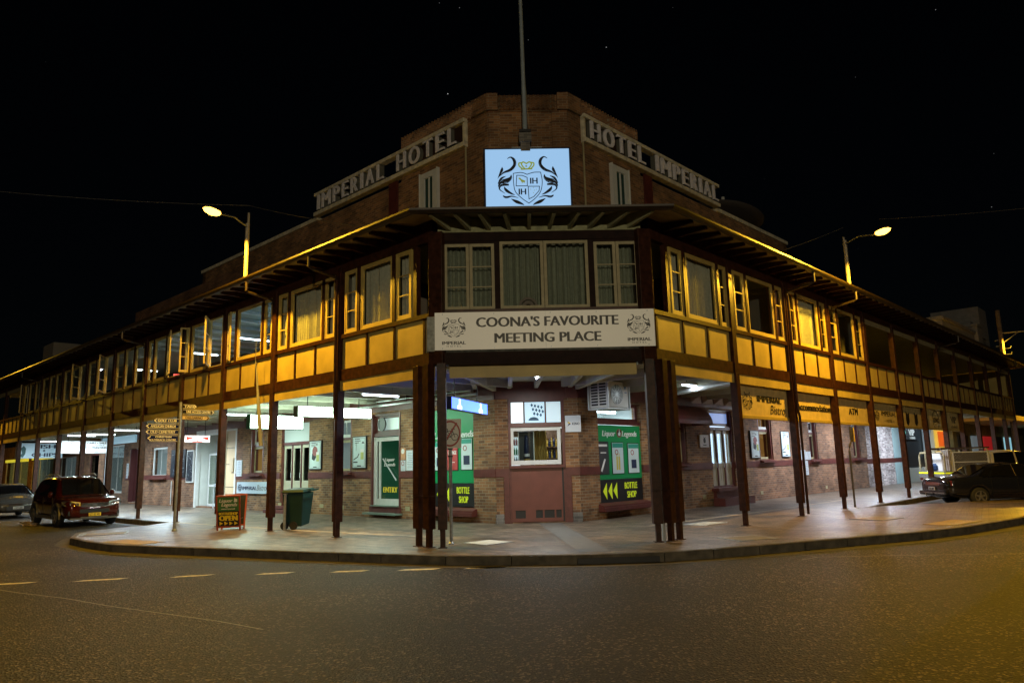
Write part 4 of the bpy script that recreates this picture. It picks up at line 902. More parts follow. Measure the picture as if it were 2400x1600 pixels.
# corner counter: servery window + panels
q = MB(); q.box(.30, .36, YW-.03, YW+.15, .0, 3.17); q.box(1.70, 1.765, YW-.03, YW+.15, .0, 3.17); q.box(.36, 1.70, YW-.03, YW+.15, 3.10, 3.17); q.box(.36, 1.70, YW-.04, YW+.15, 2.43, 2.54); q.box(.33, 1.74, YW-.10, YW+.15, 1.38, 1.45); hp(q, 'counter_frame', MAROON, 'C')
q = MB(); q.box(.36, .80, YW, YW+.05, .32, 1.38); q.box(.84, 1.66, YW, YW+.05, .32, 1.38); q.box(.80, .84, YW+.01, YW+.04, .03, 1.38); q.box(.36, .80, YW+.005, YW+.045, .03, .12); q.box(.84, 1.66, YW+.005, YW+.045, .03, .12)
for a, b_ in ((.36, .44), (.70, .80), (.84, .96), (1.14, 1.18), (1.44, 1.48), (1.62, 1.66)): q.box(a, b_, YW+.005, YW+.045, .12, .32)
cp = hp(q, 'counter_panel', pm('brown_panel', (.17, .05, .035), .45, var=.12, vscale=4), 'C'); MB().box(.4, 1.64, YW+.03, YW+.035, .1, .34).build('vent_grille', BLACK, cp)
hp(MB().box(1.66, 1.70, YW, YW+.05, .03, 1.38), 'counter_gap', BLACK, 'C')
q = MB(); sash(q, .345, 1.655, 1.465, 2.42, YW+.0, b=.085, d=.06); sv = hp(q, 'servery_window', WHITE, 'C', label='white framed servery window of the corner counter'); MB().box(.43, 1.57, YW+.03, YW+.034, 1.55, 2.34).build('pane', GLASS, sv)
for a, b_, mt in ((.38, .70, em('transom_bright', (.80, .95, 1), 1.0)), (.74, 1.26, em('transom_mid', (.50, .72, .85), .75)), (1.30, 1.68, em('transom_soft', (.62, .80, .88), .6))):
    wn = hp(MB().box(a-.02, a+.0, YW-.01, YW+.06, 2.54, 3.10).box(b_, b_+.02, YW-.01, YW+.06, 2.54, 3.10).box(a-.02, b_+.02, YW-.01, YW+.06, 3.08, 3.12), 'window', MAROON, 'C'); MB().box(a, b_, YW+.02, YW+.03, 2.545, 3.08).build('pane', mt, wn)
    if a == .74:
        q = MB()
        for i in range(4):
            for j in range(3):
                if 1:
                    cx, cz = .93+i*.085+j*.03, 3.0-j*.11-i*.02; s_ = .05
                    if cx < 1.22: q.prism([(cx-s_*.7, cz), (cx, cz-s_), (cx+s_*.7, cz), (cx, cz+s_)], YW+.005, YW+.012)
        q.ring(.97, 2.60, 0, .09, YW+.005, YW+.012, n=14, sx=1.5, a0=0, a1=pi)
        q.build('chequered_flag', pm('flag_blue', (.04, .13, .24), .5), wn)
# room behind the counter
q = MB(); q.box(.1, 2.0, YW+2.2, YW+2.25, 1.0, 3.1); q.box(.1, .15, YW+.32, YW+2.2, 1.0, 3.1); q.box(1.95, 2.0, YW+.32, YW+2.2, 1.0, 3.1); q.box(.1, 2.0, YW+.32, YW+2.2, 1.0, 1.05); q.box(.1, 2.0, YW+.32, YW+2.2, 2.75, 2.8)
rm = hp(q, 'room_lining', pm('bar_room_wall', (.20, .12, .06), .8), 'C')
curtain(.98, 1.35, YW+.9, 1.1, 2.45, amp=.02, wl=.07, seed=4).build('curtain', pm('gold_curtain', (.42, .27, .06), .8), rm)
tube_w = thing('poster_board', 'black poster board with a tall beer bottle behind the servery glass', 'poster', 'C', (.77, YW+.34, 1.46)); MB().box(-.21, .21, 0, .03, 0, .87).build('backing', BLACK, tube_w)
q = MB(); q.box(-.215, -.19, -.006, 0, 0, .88); q.box(.19, .215, -.006, 0, 0, .88); q.box(-.19, .19, -.006, 0, .86, .88); q.build('border', SILVER, tube_w)
q = MB(); q.lathe([(.07, 0), (.07, .42), (.055, .5), (.05, .56), (.06, .60), (.045, .7)], c=(.01, -.09, .06), n=14); q.build('bottle', NAVY, tube_w, smooth=True); MB().lathe([(.085, 0), (.085, .16)], c=(.01, -.09, .0), n=14).build('glass_base', pm('amber', (.45, .28, .04), .3), tube_w); MB().lathe([(.074, .0), (.074, .07)], c=(.01, -.09, .22), n=14).build('bottle_label', WHITEV, tube_w)
e = thing('drinks_shelf', 'lit white shelf of bottles at the left of the servery window', 'shelf', 'C', (.49, YW+.5, 1.35)); MB().box(-.12, .12, .1, .12, 0, .85).build('backing', em('fridge_light', (.8, .95, 1), .8), e)
for k, mt in enumerate((NAVY, pm('green_bottle', (.02, .25, .08), .3), RED)):
    q = MB(); q.box(-.12, .12, -.05, .1, .12+k*.25, .135+k*.25)
    q.build('shelf_board', WHITE, e)
    for j in range(4): MB().lathe([(.022, 0), (.022, .12), (.008, .16), (.008, .19)], c=(-.085+j*.055, 0, .135+k*.25), n=8).build('bottle', mt, e)
e = thing('ceiling_tube_light', 'white fluorescent tube inside the bar behind the corner counter', 'light', 'C', (1.05, YW+1.0, 2.7)); MB().tube([(-.6, 0, 0), (.6, 0, 0)], .02).build('tube', TUBE, e); lamp('tube_lamp', 'AREA', (0, 0, -.03), (.9, .95, 1.0), 22, parent=e, sx=1.1, sy=.05)
e = thing('bottle_shelf', 'shelves of spirit bottles at the right end of the servery window', 'shelf', 'C', (1.5, YW+1.4, 1.3)); MB().box(-.2, .2, .1, .13, 0, 1.1).box(-.2, .2, 0, .1, .3, .33).box(-.2, .2, 0, .1, .62, .65).build('shelf_board', pm('bar_timber', (.12, .06, .03), .5), e)
for j in range(6):
    for k in (.33, .65): MB().lathe([(.025, 0), (.025, .14), (.01, .19), (.01, .24)], c=(-.16+j*.064, .04, k), n=8).build('bottle', pm('amber', (.45, .28, .04), .3) if j % 2 else NAVY, e)

# beige timber panel door, white entry, black menu boards
x0, x1 = span('L', 27.98, 29.0); y = NW['L']+.05; q = MB(); q.box(x0+.06, x1-.12, y, y+.05, .1, 3.1)
bp_ = hp(q, 'panel_door', pm('beige_panel', (.62, .47, .29), .55, var=.06), 'L', label='tall beige panelled door with white frame'); q = MB(); q.box(x0, x0+.06, y-.05, y+.08, .05, 3.2); q.box(x1-.12, x1, y-.05, y+.08, .05, 3.2); q.box(x0, x1, y-.05, y+.08, 3.1, 3.2); q.build('frame', WHITE, bp_)
q = MB(); [q.box(x0+.06, x1-.12, y-.01, y, z, z+.02) for z in (.85, 1.75, 2.4)]; q.build('groove', BLACK, bp_); MB().box(x1-.5, x1-.2, y-.08, y, 1.45, 2.0).build('meter_box', pm('beige_box', (.55, .42, .28), .5), bp_)
x0, x1 = span('L', 29.05, 31.7); q = MB(); yb = NW['L']+1.0
q.box(x0, x1, yb, yb+.05, .0, 3.2); q.box(x0, x0+.05, NW['L'], yb, 0, 3.2); q.box(x0, x1, NW['L'], yb, 3.17, 3.22); hp(q, 'entry_porch', pm('porch_white', (.74, .78, .75), .6, var=.06), 'L')
q = MB(); q.box(x0-.02, x0+.12, NW['L']-.05, NW['L']+.1, 0, 3.2); q.box(x0-.02, x1+.02, NW['L']-.05, NW['L']+.1, 3.0, 3.22); hp(q, 'entry_frame', WHITE, 'L')
q = MB(); ys = NW['L']+.35; sash(q, x0+.45, x0+1.45, .05, 2.25, ys, b=.08); sash(q, x0+1.5, x1-.25, .05, 2.25, ys, b=.08); q.box(x0+.45, x1-.25, ys, ys+.045, .85, .95); ed = hp(q, 'entry_door', WHITE, 'L', label='white framed glass entrance doors'); MB().box(x0+.53, x1-.3, ys+.02, ys+.03, .1, 2.2).build('pane', glass('pale_glass', (.75, .8, .75), .1), ed); MB().tube([(x0+1.38, ys-.06, .9), (x0+1.38, ys-.06, 1.5)], .02).build('handle', SILVER, ed)
hp(MB().tube([(x1-.2, NW['L']-.1, 0), (x1-.2, NW['L']-.1, .8), (x1-.25, NW['L']-.1, .95), (x1-.4, NW['L']-.1, .98), (x1-.55, NW['L']-.1, .92), (x1-.6, NW['L']-.1, .8), (x1-.6, NW['L']-.1, 0)], .025), 'handrail', SILVER, 'L')
x0, x1 = span('L', 38.15, 39.75); q = MB(); q.box(x0, x1, NW['L']+.2, NW['L']+.25, .08, 2.7); q.box(x0, x0+.06, NW['L'], NW['L']+.2, .08, 2.7); hp(q, 'door', pm('dark_red_door', (.07, .015, .015), .5), 'L', label='dark maroon door in the left wing'); 
x0, x1 = span('L', 38.1, 38.3); hp(MB().box(x0, x1, NW['L']-.02, NW['L']+.1, .1, 2.7), 'door_trim', SILVER, 'L')

# ================================================================== NEIGHBOURING SHOPS under the same veranda
lsh = thing('shop_row', 'row of small lit shops under the far end of the left veranda', 'shops', 'L', (-55, NW['L'], 0))
def lsp(mb, name, mat, **k): return mb.build(name, mat, lsh, loc=(55, -NW['L'], 0), **k)
def shopwall(mb, mat_par, fr, s0, s1, holes):
    x0, x1 = span(fr, s0, s1); holes_wall(mb, x0, x1, 0, 3.62, [(*span(fr, h[0], h[1]), h[2], h[3]) for h in holes], NW[fr], NW[fr]+.3); return mb
LH = [(40.7, 43.7, .5, 2.98), (44.6, 46.2, .05, 2.6), (48.7, 51.9, 1.0, 2.6), (53.4, 58.5, .3, 2.9), (59.5, 66, .5, 2.6)]
lsp(shopwall(MB(), None, 'L', 40.3, 68, LH), 'wall', BRICKR)
for k, (a, b_, z0, z1) in enumerate(LH):
    x0, x1 = span('L', a, b_); q = MB(); sash(q, x0, x1, z0, z1, NW['L']+.05, b=.07, vb=2 if b_-a > 2 else 0); fr_ = q.build('window', WHITE if k != 1 else MAROON, lsh, loc=(55, -NW['L'], 0)); MB().box(x0, x1, NW['L']+.07, NW['L']+.08, z0, z1).build('pane', GLASS, fr_)
    q = MB(); y0 = NW['L']+.3; q.box(x0-.2, x1+.2, y0+1.6, y0+1.65, 0, 3.2); q.box(x0-.25, x0-.2, y0, y0+1.6, 0, 3.2); q.box(x1+.2, x1+.25, y0, y0+1.6, 0, 3.2); q.box(x0-.2, x1+.2, y0, y0+1.6, 3.1, 3.2); lsp(q, 'room', [COOLW, DARK, COOLW, em('fish_shop_room', (.35, .45, .40), .25, (.4, .45, .4)), em('yellow_room', (.55, .45, .15), .2, (.4, .4, .2))][k])
x0, x1 = span('L', 38.9, 44.0); q = MB(); q.box(x0, x1, NW['L']-.12, NW['L']-.03, 3.04, 3.42); tag(q.build('fascia_board', em('blue_fascia', (.35, .60, .75), .45, (.4, .55, .6)), fr='L', label='pale blue lit fascia board above a shop window left of the maroon door', cat='sign'))
x0, x1 = span('L', 53.5, 58.5); lsp(MB().box(x0, x1, NW['L']-.06, NW['L']-.01, 2.55, 2.9), 'fascia_stripe', em('yellow_stripe', (.85, .75, .05), .6))
x0, x1 = span('L', 59.5, 66); lsp(MB().box(x0, x1, NW['L']-.06, NW['L']-.01, 2.5, 2.7), 'fascia_stripe', em('yellow_stripe', (.85, .75, .05), .6))
for sx_ in range(5):
    x = -(41.0+sx_*.6); q = MB(); q.lathe([(.12, .9), (.2, 1.3), (.16, 1.9), (.08, 2.1), (.1, 2.3)], c=(x, NW['L']+.9, 0), n=8); lsp(q, 'window_display', pm('display', (.5, .48, .42), .7, var=.3))
# right neighbour
rsh = thing('painted_brick_shop', 'white and brown painted brick shop under the far right veranda', 'shop', 'R', (42, NW['R'], 0))
def rsp(mb, name, mat, **k): return mb.build(name, mat, rsh, loc=(-42, -NW['R'], 0), **k)
q = MB(); holes_wall(q, 36.65, 40.8, 0, 1.09, [], NW['R'], NW['R']+.3); holes_wall(q, 36.65, 40.8, 1.32, 3.62, [], NW['R'], NW['R']+.3); rsp(q, 'wall', BRICKP); rsp(MB().box(36.65, 42.4, NW['R']-.015, NW['R']+.3, 1.09, 1.32), 'painted_band', MAROON)
rsp(MB().box(40.8, 41.9, NW['R']-.04, NW['R']+.3, 0, 1.09).box(40.8, 41.9, NW['R']-.04, NW['R']+.3, 1.32, 3.62), 'pilaster', pm('pale_teal_pilaster', (.40, .55, .56), .6))
rsp(MB().box(41.9, 49, NW['R']+.2, NW['R']+.3, 0, 3.62), 'dark_front', pm('black_front', (.015, .018, .02), .4))
q = MB(); q.box(46.8, 52, NW['R']+.05, NW['R']+.12, 1.3, 2.9); rsp(q, 'window', em('dim_window', (.30, .38, .42), .25))
rsp(MB().box(42.5, 52, NW['R']-.1, NW['R']+.1, 0, .75), 'low_wall', pm('cream_low_wall', (.42, .42, .36), .7))
e = thing('lounge_sign', 'dark VIP lounge sign beside the far right shop door', 'sign', 'R', (44.3, NW['R']+.1, 2.55)); MB().box(-1.6, 1.6, -.05, .05, -.28, .38).build('board', pm('lounge_black', (.02, .03, .035), .4), e); q = MB(); q.text('VIP', .2, .12, .34, -.055, wid=1.1, bold=.02); q.text('LOUNGE', .3, -.17, .12, -.055, wid=1.0); q.build('lettering', em('vip_lit', (.7, .8, .8), .6), e)
q = MB(); q.prism([(-1.3, .28), (-1.0, .3), (-.85, .1), (-1.1, -.2), (-1.35, 0)], -.06, -.05); q.build('emblem', em('vip_green', (.1, .65, .5), .6), e)
q = MB(); q.box(49, 51.6, NW['R']-.02, NW['R']+.05, 1.2, 2.9); pp_ = q.build('lit_poster_window', em('yellow_poster', (.75, .50, .08), .5), fr='R', label='warm yellow lit shop window with an orange poster at the far right', cat='window')
q = MB(); q.box(49.6, 51.0, NW['R']-.05, NW['R']-.021, 1.9, 2.8); q.build('poster', em('orange_poster', (.65, .12, .02), .5), pp_)
# farther buildings to the right
q = MB(); 
far = thing('far_shop_building', 'dim low shop building beyond the right end of the veranda', 'shop', 'R', (62, 10, 0))
MB().box(-10, 14, 1.5, 8, 0, 3.4).build('wall', pm('far_wall', (.22, .22, .12), .8, var=.3), far)
MB().box(-10, 14, -1.6, 1.5, 3.4, 3.7).build('awning', pm('far_awning', (.5, .42, .2), .7), far)
for k in range(6):
    MB().box(-9+k*3.6, -6.6+k*3.6, 1.40, 1.5, .4, 2.6).build('window', [DARK, em('dim_window', (.30, .38, .42), .25), em('far_red', (.5, .02, .02), .4), DARK, em('far_cyan', (.3, .6, .7), .8), DARK][k], far)
wp = thing('white_parapet_building', 'pale stepped parapet building rising behind the far right veranda', 'building', 'R', (45, 9.6, 0))
PB = pm('parapet_render', (.42, .40, .38), .8, var=.15)
# ---- back building with stepped pylon
def wpb(x0, x1, y0, y1, z0, z1, nm): MB().box(x0, x1, y0, y1, z0, z1).build(nm, PB, wp, bevel=.03)
MB().box(64.5-45, 80-45, 14-9.6, 17-9.6, 0, 12.0).build('parapet_wall', PB, wp); MB().box(64.3-45, 80-45, 13.85-9.6, 17-9.6, 12.0, 12.3).build('parapet_coping', PB, wp, bevel=.04)
q = MB(); q.box(78.5-45, 81.9-45, 14-9.6, 18-9.6, 0, 15.05); q.box(77.2-45, 82.6-45, 14.5-9.6, 18-9.6, 0, 13.6); q.build('pylon', PB, wp, bevel=.03)
q = MB(); q.box(75.5-45, 77.2-45, 13.7-9.6, 17-9.6, 0, 12.75); q.box(75.3-45, 77.3-45, 13.6-9.6, 17-9.6, 12.75, 13.0); q.build('corner_pier', PB, wp, bevel=.03)
lc = thing('chimney_parapet_building', 'dim pale chimney and gable behind the far left veranda roof', 'building', 'L', (-60, 14, 0))
MB().box(-1.3, 1.3, 0, 2, 0, 10.9).build('chimney', pm('chimney_render', (.34, .31, .26), .8), lc); q = MB(); q.prism([(1.3, 0), (3.6, 0), (3.6, 9.3), (2.6, 9.9), (1.3, 10.0)], .4, 1.8); q.build('gable', pm('gable_render', (.28, .26, .24), .8), lc)

# ================================================================== LIGHTS
NA = (1.0, .54, .03); FL = (.72, .90, 1.0); FG = (.78, 1.0, .80)
def street_light(fr, s_, n0, n1, z0, z1, zt, power, label, col=None, ds=0.0):
    x = SG[fr]*s_; dsx = ds*SG[fr]
    e = thing('street_light', label, 'street light', fr, (x, n0, 0))
    q = MB(); q.tube([(0, 0, z0), (0, 0, zt)], .055, 10); q.tube([(0.0, .02, zt), (0.0, .02, z1+.55)], .03, 8); q.tube([(0, 0, z0), (0, .35, z0+.1)], .03, 6); q.build('pole', pm('pole_paint', (.40, .36, .28), .5, .2, var=.2), e)
    dn = n1-n0; q = MB(); q.tube([(0, 0, zt-.1), (dsx*.4, dn*.4, (zt+z1)/2+.08), (dsx*.8, dn*.8, z1+.06)], .022, 8); q.build('arm', STEEL, e)
    q = MB(); hb = MB()
    hb_a = math.atan2(-dsx, -dn) * -1 if ds else 0.0
    P_ = [(.02, -.30), (.10, -.25), (.15, -.1), (.16, .1), (.10, .25), (.04, .32)]
    ring_prev = None
    for sg_, mbx in ((1, q), (-1, hb)):
        rings = []
        for wd, yy in P_:
            b_ = len(mbx.v); mbx.v += [(dsx+wd*cos(a)*cos(hb_a)-yy*.9*sin(hb_a), dn+yy*.9*cos(hb_a)+wd*cos(a)*sin(hb_a), z1+.02+sg_*wd*.55*sin(a)) for a in [pi*k/8 for k in range(9)]]; rings.append(b_)
        for r0, r1 in zip(rings[:-1], rings[1:]):
            for k in range(8): mbx.f.append((r0+k, r0+k+1, r1+k+1, r1+k)); mbx.mi.append(0)
    q.build('lamp_head', STEEL, e, smooth=True); hb.build('lamp_bowl', SODIUM, e, smooth=True)
    l = lamp('sodium_lamp', 'POINT' if col else 'SPOT', (dsx, dn, z1-.13), col or NA, power, parent=e, size=.10)
    return e
street_light('L', 17.35, 8.3, 6.95, 6.3, 7.6, 7.85, 2400, 'left street light with glowing orange head on a thin pole above the left gutter', ds=-.95)
street_light('R', 21.8, 7.0, 5.5, 6.3, 7.35, 7.8, 2400, 'right street light with glowing orange head on a thin pole above the right gutter', ds=-1.6)
street_light('L', 50.2, 8.3, 7.4, 6.3, 7.9, 7.85, 2600, 'far street light beyond the left edge on the veranda roof')
pp_ = thing('power_pole', 'tall weathered timber power pole with crossarm behind the far right end of the veranda', 'pole', 'R', (56.5, 9.0, 0))
MB().tube([(0, 0, 0), (.05, 0, 10.8)], .17, 10, r2=.13).build('pole', TRUNK, pp_)
q = MB(); q.tube([(0, -.1, 9.25), (0, -1.8, 9.2)], .035); q.tube([(0, -.1, 8.6), (0, -1.0, 9.2)], .025); q.build('arm', STEEL, pp_)
q = MB(); 
for z in (7.4, 7.8, 8.2): q.tube([(0, -.16, z), (0, -.45, z), (0, -.5, z+.15)], .02, 6); q.tube([(0, .16, z+.6), (0, .35, z+.6)], .02, 6)
q.build('insulator_bracket', STEEL, pp_)
MB().lathe([(.05, 0), (.16, .05), (.16, .15), (.05, .25)], c=(0, -2.0, 9.08), n=12).build('lamp_head', STEEL, pp_); MB().lathe([(.02, -.08), (.12, -.04), (.14, 0)], c=(0, -2.0, 9.12), n=12).build('lamp_bowl', SODIUM, pp_)
lamp('sodium_lamp', 'SPOT', (0, -2.0, 8.95), NA, 6000, parent=pp_, size=.12)
street_light('C', 3.0, -30.0, -29.0, -.15, 9.0, 9.0, 12500, 'added unseen street light far down the road behind the viewpoint, front fill', col=(1.0, .84, .55))  # added fill: unseen lamp that brightens the hotel front and tower
# overhead wires
def wire(a, b_, sag, label, r=.008):
    a, b_ = Vector(a), Vector(b_); pts = [a.lerp(b_, i/14)-Vector((0, 0, sag*4*(i/14)*(1-i/14))) for i in range(15)]
    MB().tube([tuple(p) for p in pts], r, 5).build('overhead_wire', pm('wire', (.06, .055, .05), .6), label=label, cat='wire', group='overhead wires')
wire(W('L', -17.35, 8.3, 8.35), W('L', -13.3, 11.2, 7.2), .1, 'thin stay wire from the left street light down to the veranda roof')
wire(W('R', 21.8, 7.0, 8.2), W('R', 19.0, 9.8, 7.0), .1, 'thin stay wire from the right street light down to the veranda roof')
wire(W('L', -17.35, 8.3, 8.35), W('L', -26, -6, 9.5), .5, 'faint wire running from the left street light to the left edge')
wire(W('R', 21.8, 6.0, 8.2), W('R', 27, -6, 8.6), .4, 'faint wire running from the right street light to the right edge')

def hang_rods(e, xs, z0, z1, y=0):
    q = MB()
    for x in xs: q.tube([(x, y, z0), (x, y, z1)], .012, 6)
    q.build('hanger', BLACK, e)
def lightbox(fr, s_, n0, n1, z0, z1, label, face, frame, name='light_box_sign', rz=None):
    """sign hung across the footpath: long axis runs from street to wall"""
    c = W(fr, SG[fr]*s_, (n0+n1)/2, 0); L_ = n1-n0
    e = thing(name, label, 'sign', 'C', (c.x, c.y, 0), rz=ANG['R'] if fr == 'L' else ANG['L'])
    MB().box(-L_/2, L_/2, -.12, .12, z0, z1).build('case', frame, e)
    q = MB(); q.box(-L_/2+.02, L_/2-.02, -.125, -.121, z0+.02, z1-.02); q.box(-L_/2+.02, L_/2-.02, .121, .125, z0+.02, z1-.02); q.build('lit_face', face, e)
    hang_rods(e, (-L_*.35, L_*.35), z1, 3.62)
    return e, L_
FB = em('lightbox_green_white', (.74, 1.0, .80), 17)
lightbox('L', 21.0, 10.3, 12.1, 2.74, 3.18, 'blank glowing white light box with green edge hung under the veranda above the wheelie bin', FB, pm('green_case', (.01, .12, .06), .4))
lightbox('L', 18.2, 10.3, 12.75, 2.93, 3.24, 'long glowing white light box hung near the bottle shop entry', FB, pm('grey_case', (.2, .22, .2), .4))
e, L_ = lightbox('L', 26.6, 10.62, 11.55, 2.54, 2.80, 'small red and white glowing sign box hung beyond the direction signpost', em('lightbox_pinkwhite', (1.0, .80, .80), 3.5), pm('white_case', (.6, .6, .6), .4))
q = MB(); q.prism([(-.4, 2.62), (-.1, 2.7), (-.4, 2.76)], -.132, -.126); q.prism([(.4, 2.62), (.4, 2.76), (.1, 2.69)], -.132, -.126); q.prism([(-.25, 2.56), (.25, 2.56), (0, 2.61)], -.132, -.126); q.build('red_marks', em('red_lit', (.9, .05, .03), 1.2), e)
e, L_ = lightbox('L', 39.3, 10.0, 12.1, 2.50, 3.08, 'white computer repairs and fast photo printing sign hung under the left veranda', em('board_lit', (.65, .75, .78), .28, (.7, .74, .74)), pm('white_case', (.6, .6, .6), .4), name='hanging_sign')
q = MB(); q.text('COMPUTER REPAIRS • SALES', 0, 3.0, .085, -.128, wid=1.95, bold=.022); q.text('REPAIRS IN-SHOP • MOBILE', .1, 2.88, .05, -.128, wid=1.4); q.text('FAST PHOTO PRINTING', .12, 2.77, .085, -.128, wid=1.65, bold=.022); q.text('PH 684', -.3, 2.57, .07, -.128, wid=.45, bold=.022); q.text('23', .45, 2.57, .07, -.128, wid=.15, bold=.022); q.ring(-.88, 2.77, .06, .08, -.132, -.126, n=4); q.stroke([(-.93, 2.77), (-.83, 2.77)], .015, -.132, -.126); q.build('lettering', BLACK, e)
e, L_ = lightbox('L', 47.5, 9.95, 12.2, 2.45, 3.30, 'pale blue fish and chips sign hung under the far left veranda', em('board_lit_blue', (.40, .62, .75), .30, (.4, .55, .6)), pm('white_case', (.6, .6, .6), .4), name='hanging_sign')
q = MB(); q.text('FISH', .25, 3.1, .2, -.128, wid=1.0, bold=.022); q.text('&', .2, 2.88, .13, -.128, bold=.022); q.text('CHIPS', .25, 2.64, .2, -.128, wid=1.3, bold=.022); q.build('lettering', NAVY, e)
q = MB(); q.prism([(-.95, 2.55), (-.8, 2.5), (-.7, 2.7), (-.68, 3.0), (-.8, 3.15), (-.92, 3.0), (-.85, 2.75)], -.132, -.126); q.build('fish_emblem', pm('fish_green', (.02, .12, .12), .5), e)
# blue light box by the corner
bx = thing('blue_light_box_sign', 'blue glowing light box with white trophy shapes hung by the left corner posts', 'sign', 'C', (-.65, 16.45, 0), rz=math.atan2(2.3, .74))
MB().box(-1.2, 1.2, -.07, .07, 2.68, 2.95).build('case', pm('blue_case', (.01, .015, .08), .4), bx)
for sy_ in (-1,):
    MB().box(-1.18, 1.18, .0705, .075, 2.695, 2.935).build('lit_face', em('blue_lit', (.07, .16, 1.0), 3.2), bx); MB().box(-1.18, 1.18, -.075, -.0705, 2.695, 2.935).build('lit_face', em('blue_lit', (.07, .16, 1.0), 3.2), bx)
    q = MB()
    for x in (-.72, .68): q.box(x-.13, x+.13, -.080, -.0755, 2.70, 2.78); q.box(x-.045, x+.045, -.080, -.0755, 2.78, 2.84); q.ring(x, 2.885, .02, .045, -.08, -.0755, n=12)
    q.build('trophy_marks', em('white_lit_marks', (.85, .9, 1), 1.6), bx)
hang_rods(bx, (-.85, .65), 2.95, 3.62)
def tube_light(fr, s_, n_, z, power, label, along='s', L_=1.2, col=FL, group='fluorescent battens under the veranda'):
    x = SG[fr]*s_; e = thing('batten_light', label, 'light', fr, (x, n_, 0), rz=ANG[fr]+(pi/2 if along == 'n' else 0), group=group)
    MB().box(-L_/2, L_/2, -.05, .05, z+.02, z+.07).build('housing', WHITE, e); MB().tube([(-L_/2+.03, 0, z), (L_/2-.03, 0, z)], .022, 8).build('tube', TUBE, e)
    if z < 3.5: hang_rods(e, (-L_*.3, L_*.3), z+.07, 3.62)
    l = lamp('tube_lamp', 'AREA', (0, 0, z-.03), col, power, parent=e, sx=L_-.06, sy=.06); l.rotation_euler = (0, 0, 0)
TB = 'white fluorescent batten under the veranda '
tube_light('L', 15.6, 11.3, 3.36, 115, TB+'between the blue and long white light boxes', 'n', col=(.78, 1.0, .84))
tube_light('L', 23.6, 11.2, 3.36, 191, TB+'above the three narrow doors of the left wing', 'n', col=(.72, 1.0, .82))
tube_light('L', 29.2, 11.2, 2.72, 300, TB+'in front of the white framed entry', 'n')
tube_light('L', 33.2, 10.9, 3.30, 191, TB+'above the wall left of the direction signpost', 'n')
tube_light('L', 36.2, 10.8, 3.26, 191, TB+'nearer one above the computer repairs sign', 'n')
tube_light('L', 38.3, 10.6, 3.30, 109, TB+'farther one above the computer repairs sign', 'n')
tube_light('L', 44.3, 10.9, 3.26, 246, TB+'in front of the fish and chips sign', 'n', L_=1.4)
tube_light('R', 17.0, 9.6, 3.40, 70, TB+'just right of the corner posts', 's', col=(.9, .97, 1))
tube_light('R', 27.3, 10.0, 3.40, 246, TB+'behind the ATM banner', 's', col=(.80, .87, 1))
tube_light('R', 32.4, 10.0, 3.40, 274, TB+'behind the far right banners', 's', col=(.78, .86, 1))
tube_light('R', 39.3, 9.8, 3.40, 246, TB+'by the lounge sign at the far right', 's', col=(.7, .85, 1))
tube_light('R', 46.3, 9.8, 3.40, 137, TB+'at the far right end', 's', col=(.7, .85, 1))
tube_light('C', .95, 16.3, 3.44, 115, TB+'over the corner in front of the counter', 'n', L_=.6, col=(.95, .97, .92))
# upstairs lights
tube_light('L', 18.6, 10.9, 5.75, 110, 'bright fluorescent tube upstairs in the widest lit left window', 'n', L_=1.3, col=(.22, .52, 1.0), group='fluorescent tubes upstairs')
tube_light('L', 22.3, 11.0, 5.75, 22, 'fluorescent tube upstairs behind the open casements', 'n', L_=1.2, col=(.6, .8, 1.0), group='fluorescent tubes upstairs')
tube_light('L', 25.3, 10.6, 5.6, 26, 'fluorescent tube upstairs with pale battens above it', 'n', L_=1.2, col=(.6, .8, 1.0), group='fluorescent tubes upstairs')
tube_light('L', 31.5, 10.9, 5.7, 14, 'dim fluorescent tube upstairs farther left', 'n', L_=1.0, col=(.9, .9, 1.0), group='fluorescent tubes upstairs')
MBR = em('exit_red', (1, .12, .08), 1.2)
for s_, n_ in ((17.75, 12.2), (24.9, 12.0), (30.8, 12.0)): MB().box(-.22, .22, -.03, .03, 5.35, 5.55).build('exit_sign', MBR, loc=W('L', -s_, n_), rz=ANG['R'], label={17.75: 'small red lit sign upstairs in the narrow window of the lit room', 24.9: 'small red lit sign upstairs beside the tube and battens', 30.8: 'small red lit sign upstairs by the open far casements'}[s_], cat='sign')
q = thing('pool_table', 'upstairs railing and white legged table glimpsed through the open window', 'table', 'L', (-20.9, 10.6, 3.68)); MB().box(-1.1, 1.1, -.3, .3, .95, 1.0).build('table_top', WHITE, q); [MB().box(x-.04, x+.04, -.25, .25, 0, .95).build('leg', WHITE, q) for x in (-1.0, -.35, .35, 1.0)]
vine = thing('hanging_lace_panel', 'pale lace patterned panel in the narrow upstairs window right of the lit tube', 'curtain', 'L', (-17.53, 9.5, 4.5)); MB().box(-.2, .2, 0, .01, 0, 1.5).build('panel', em('lace_lit', (.5, .65, .72), .25, (.6, .65, .65)), vine)

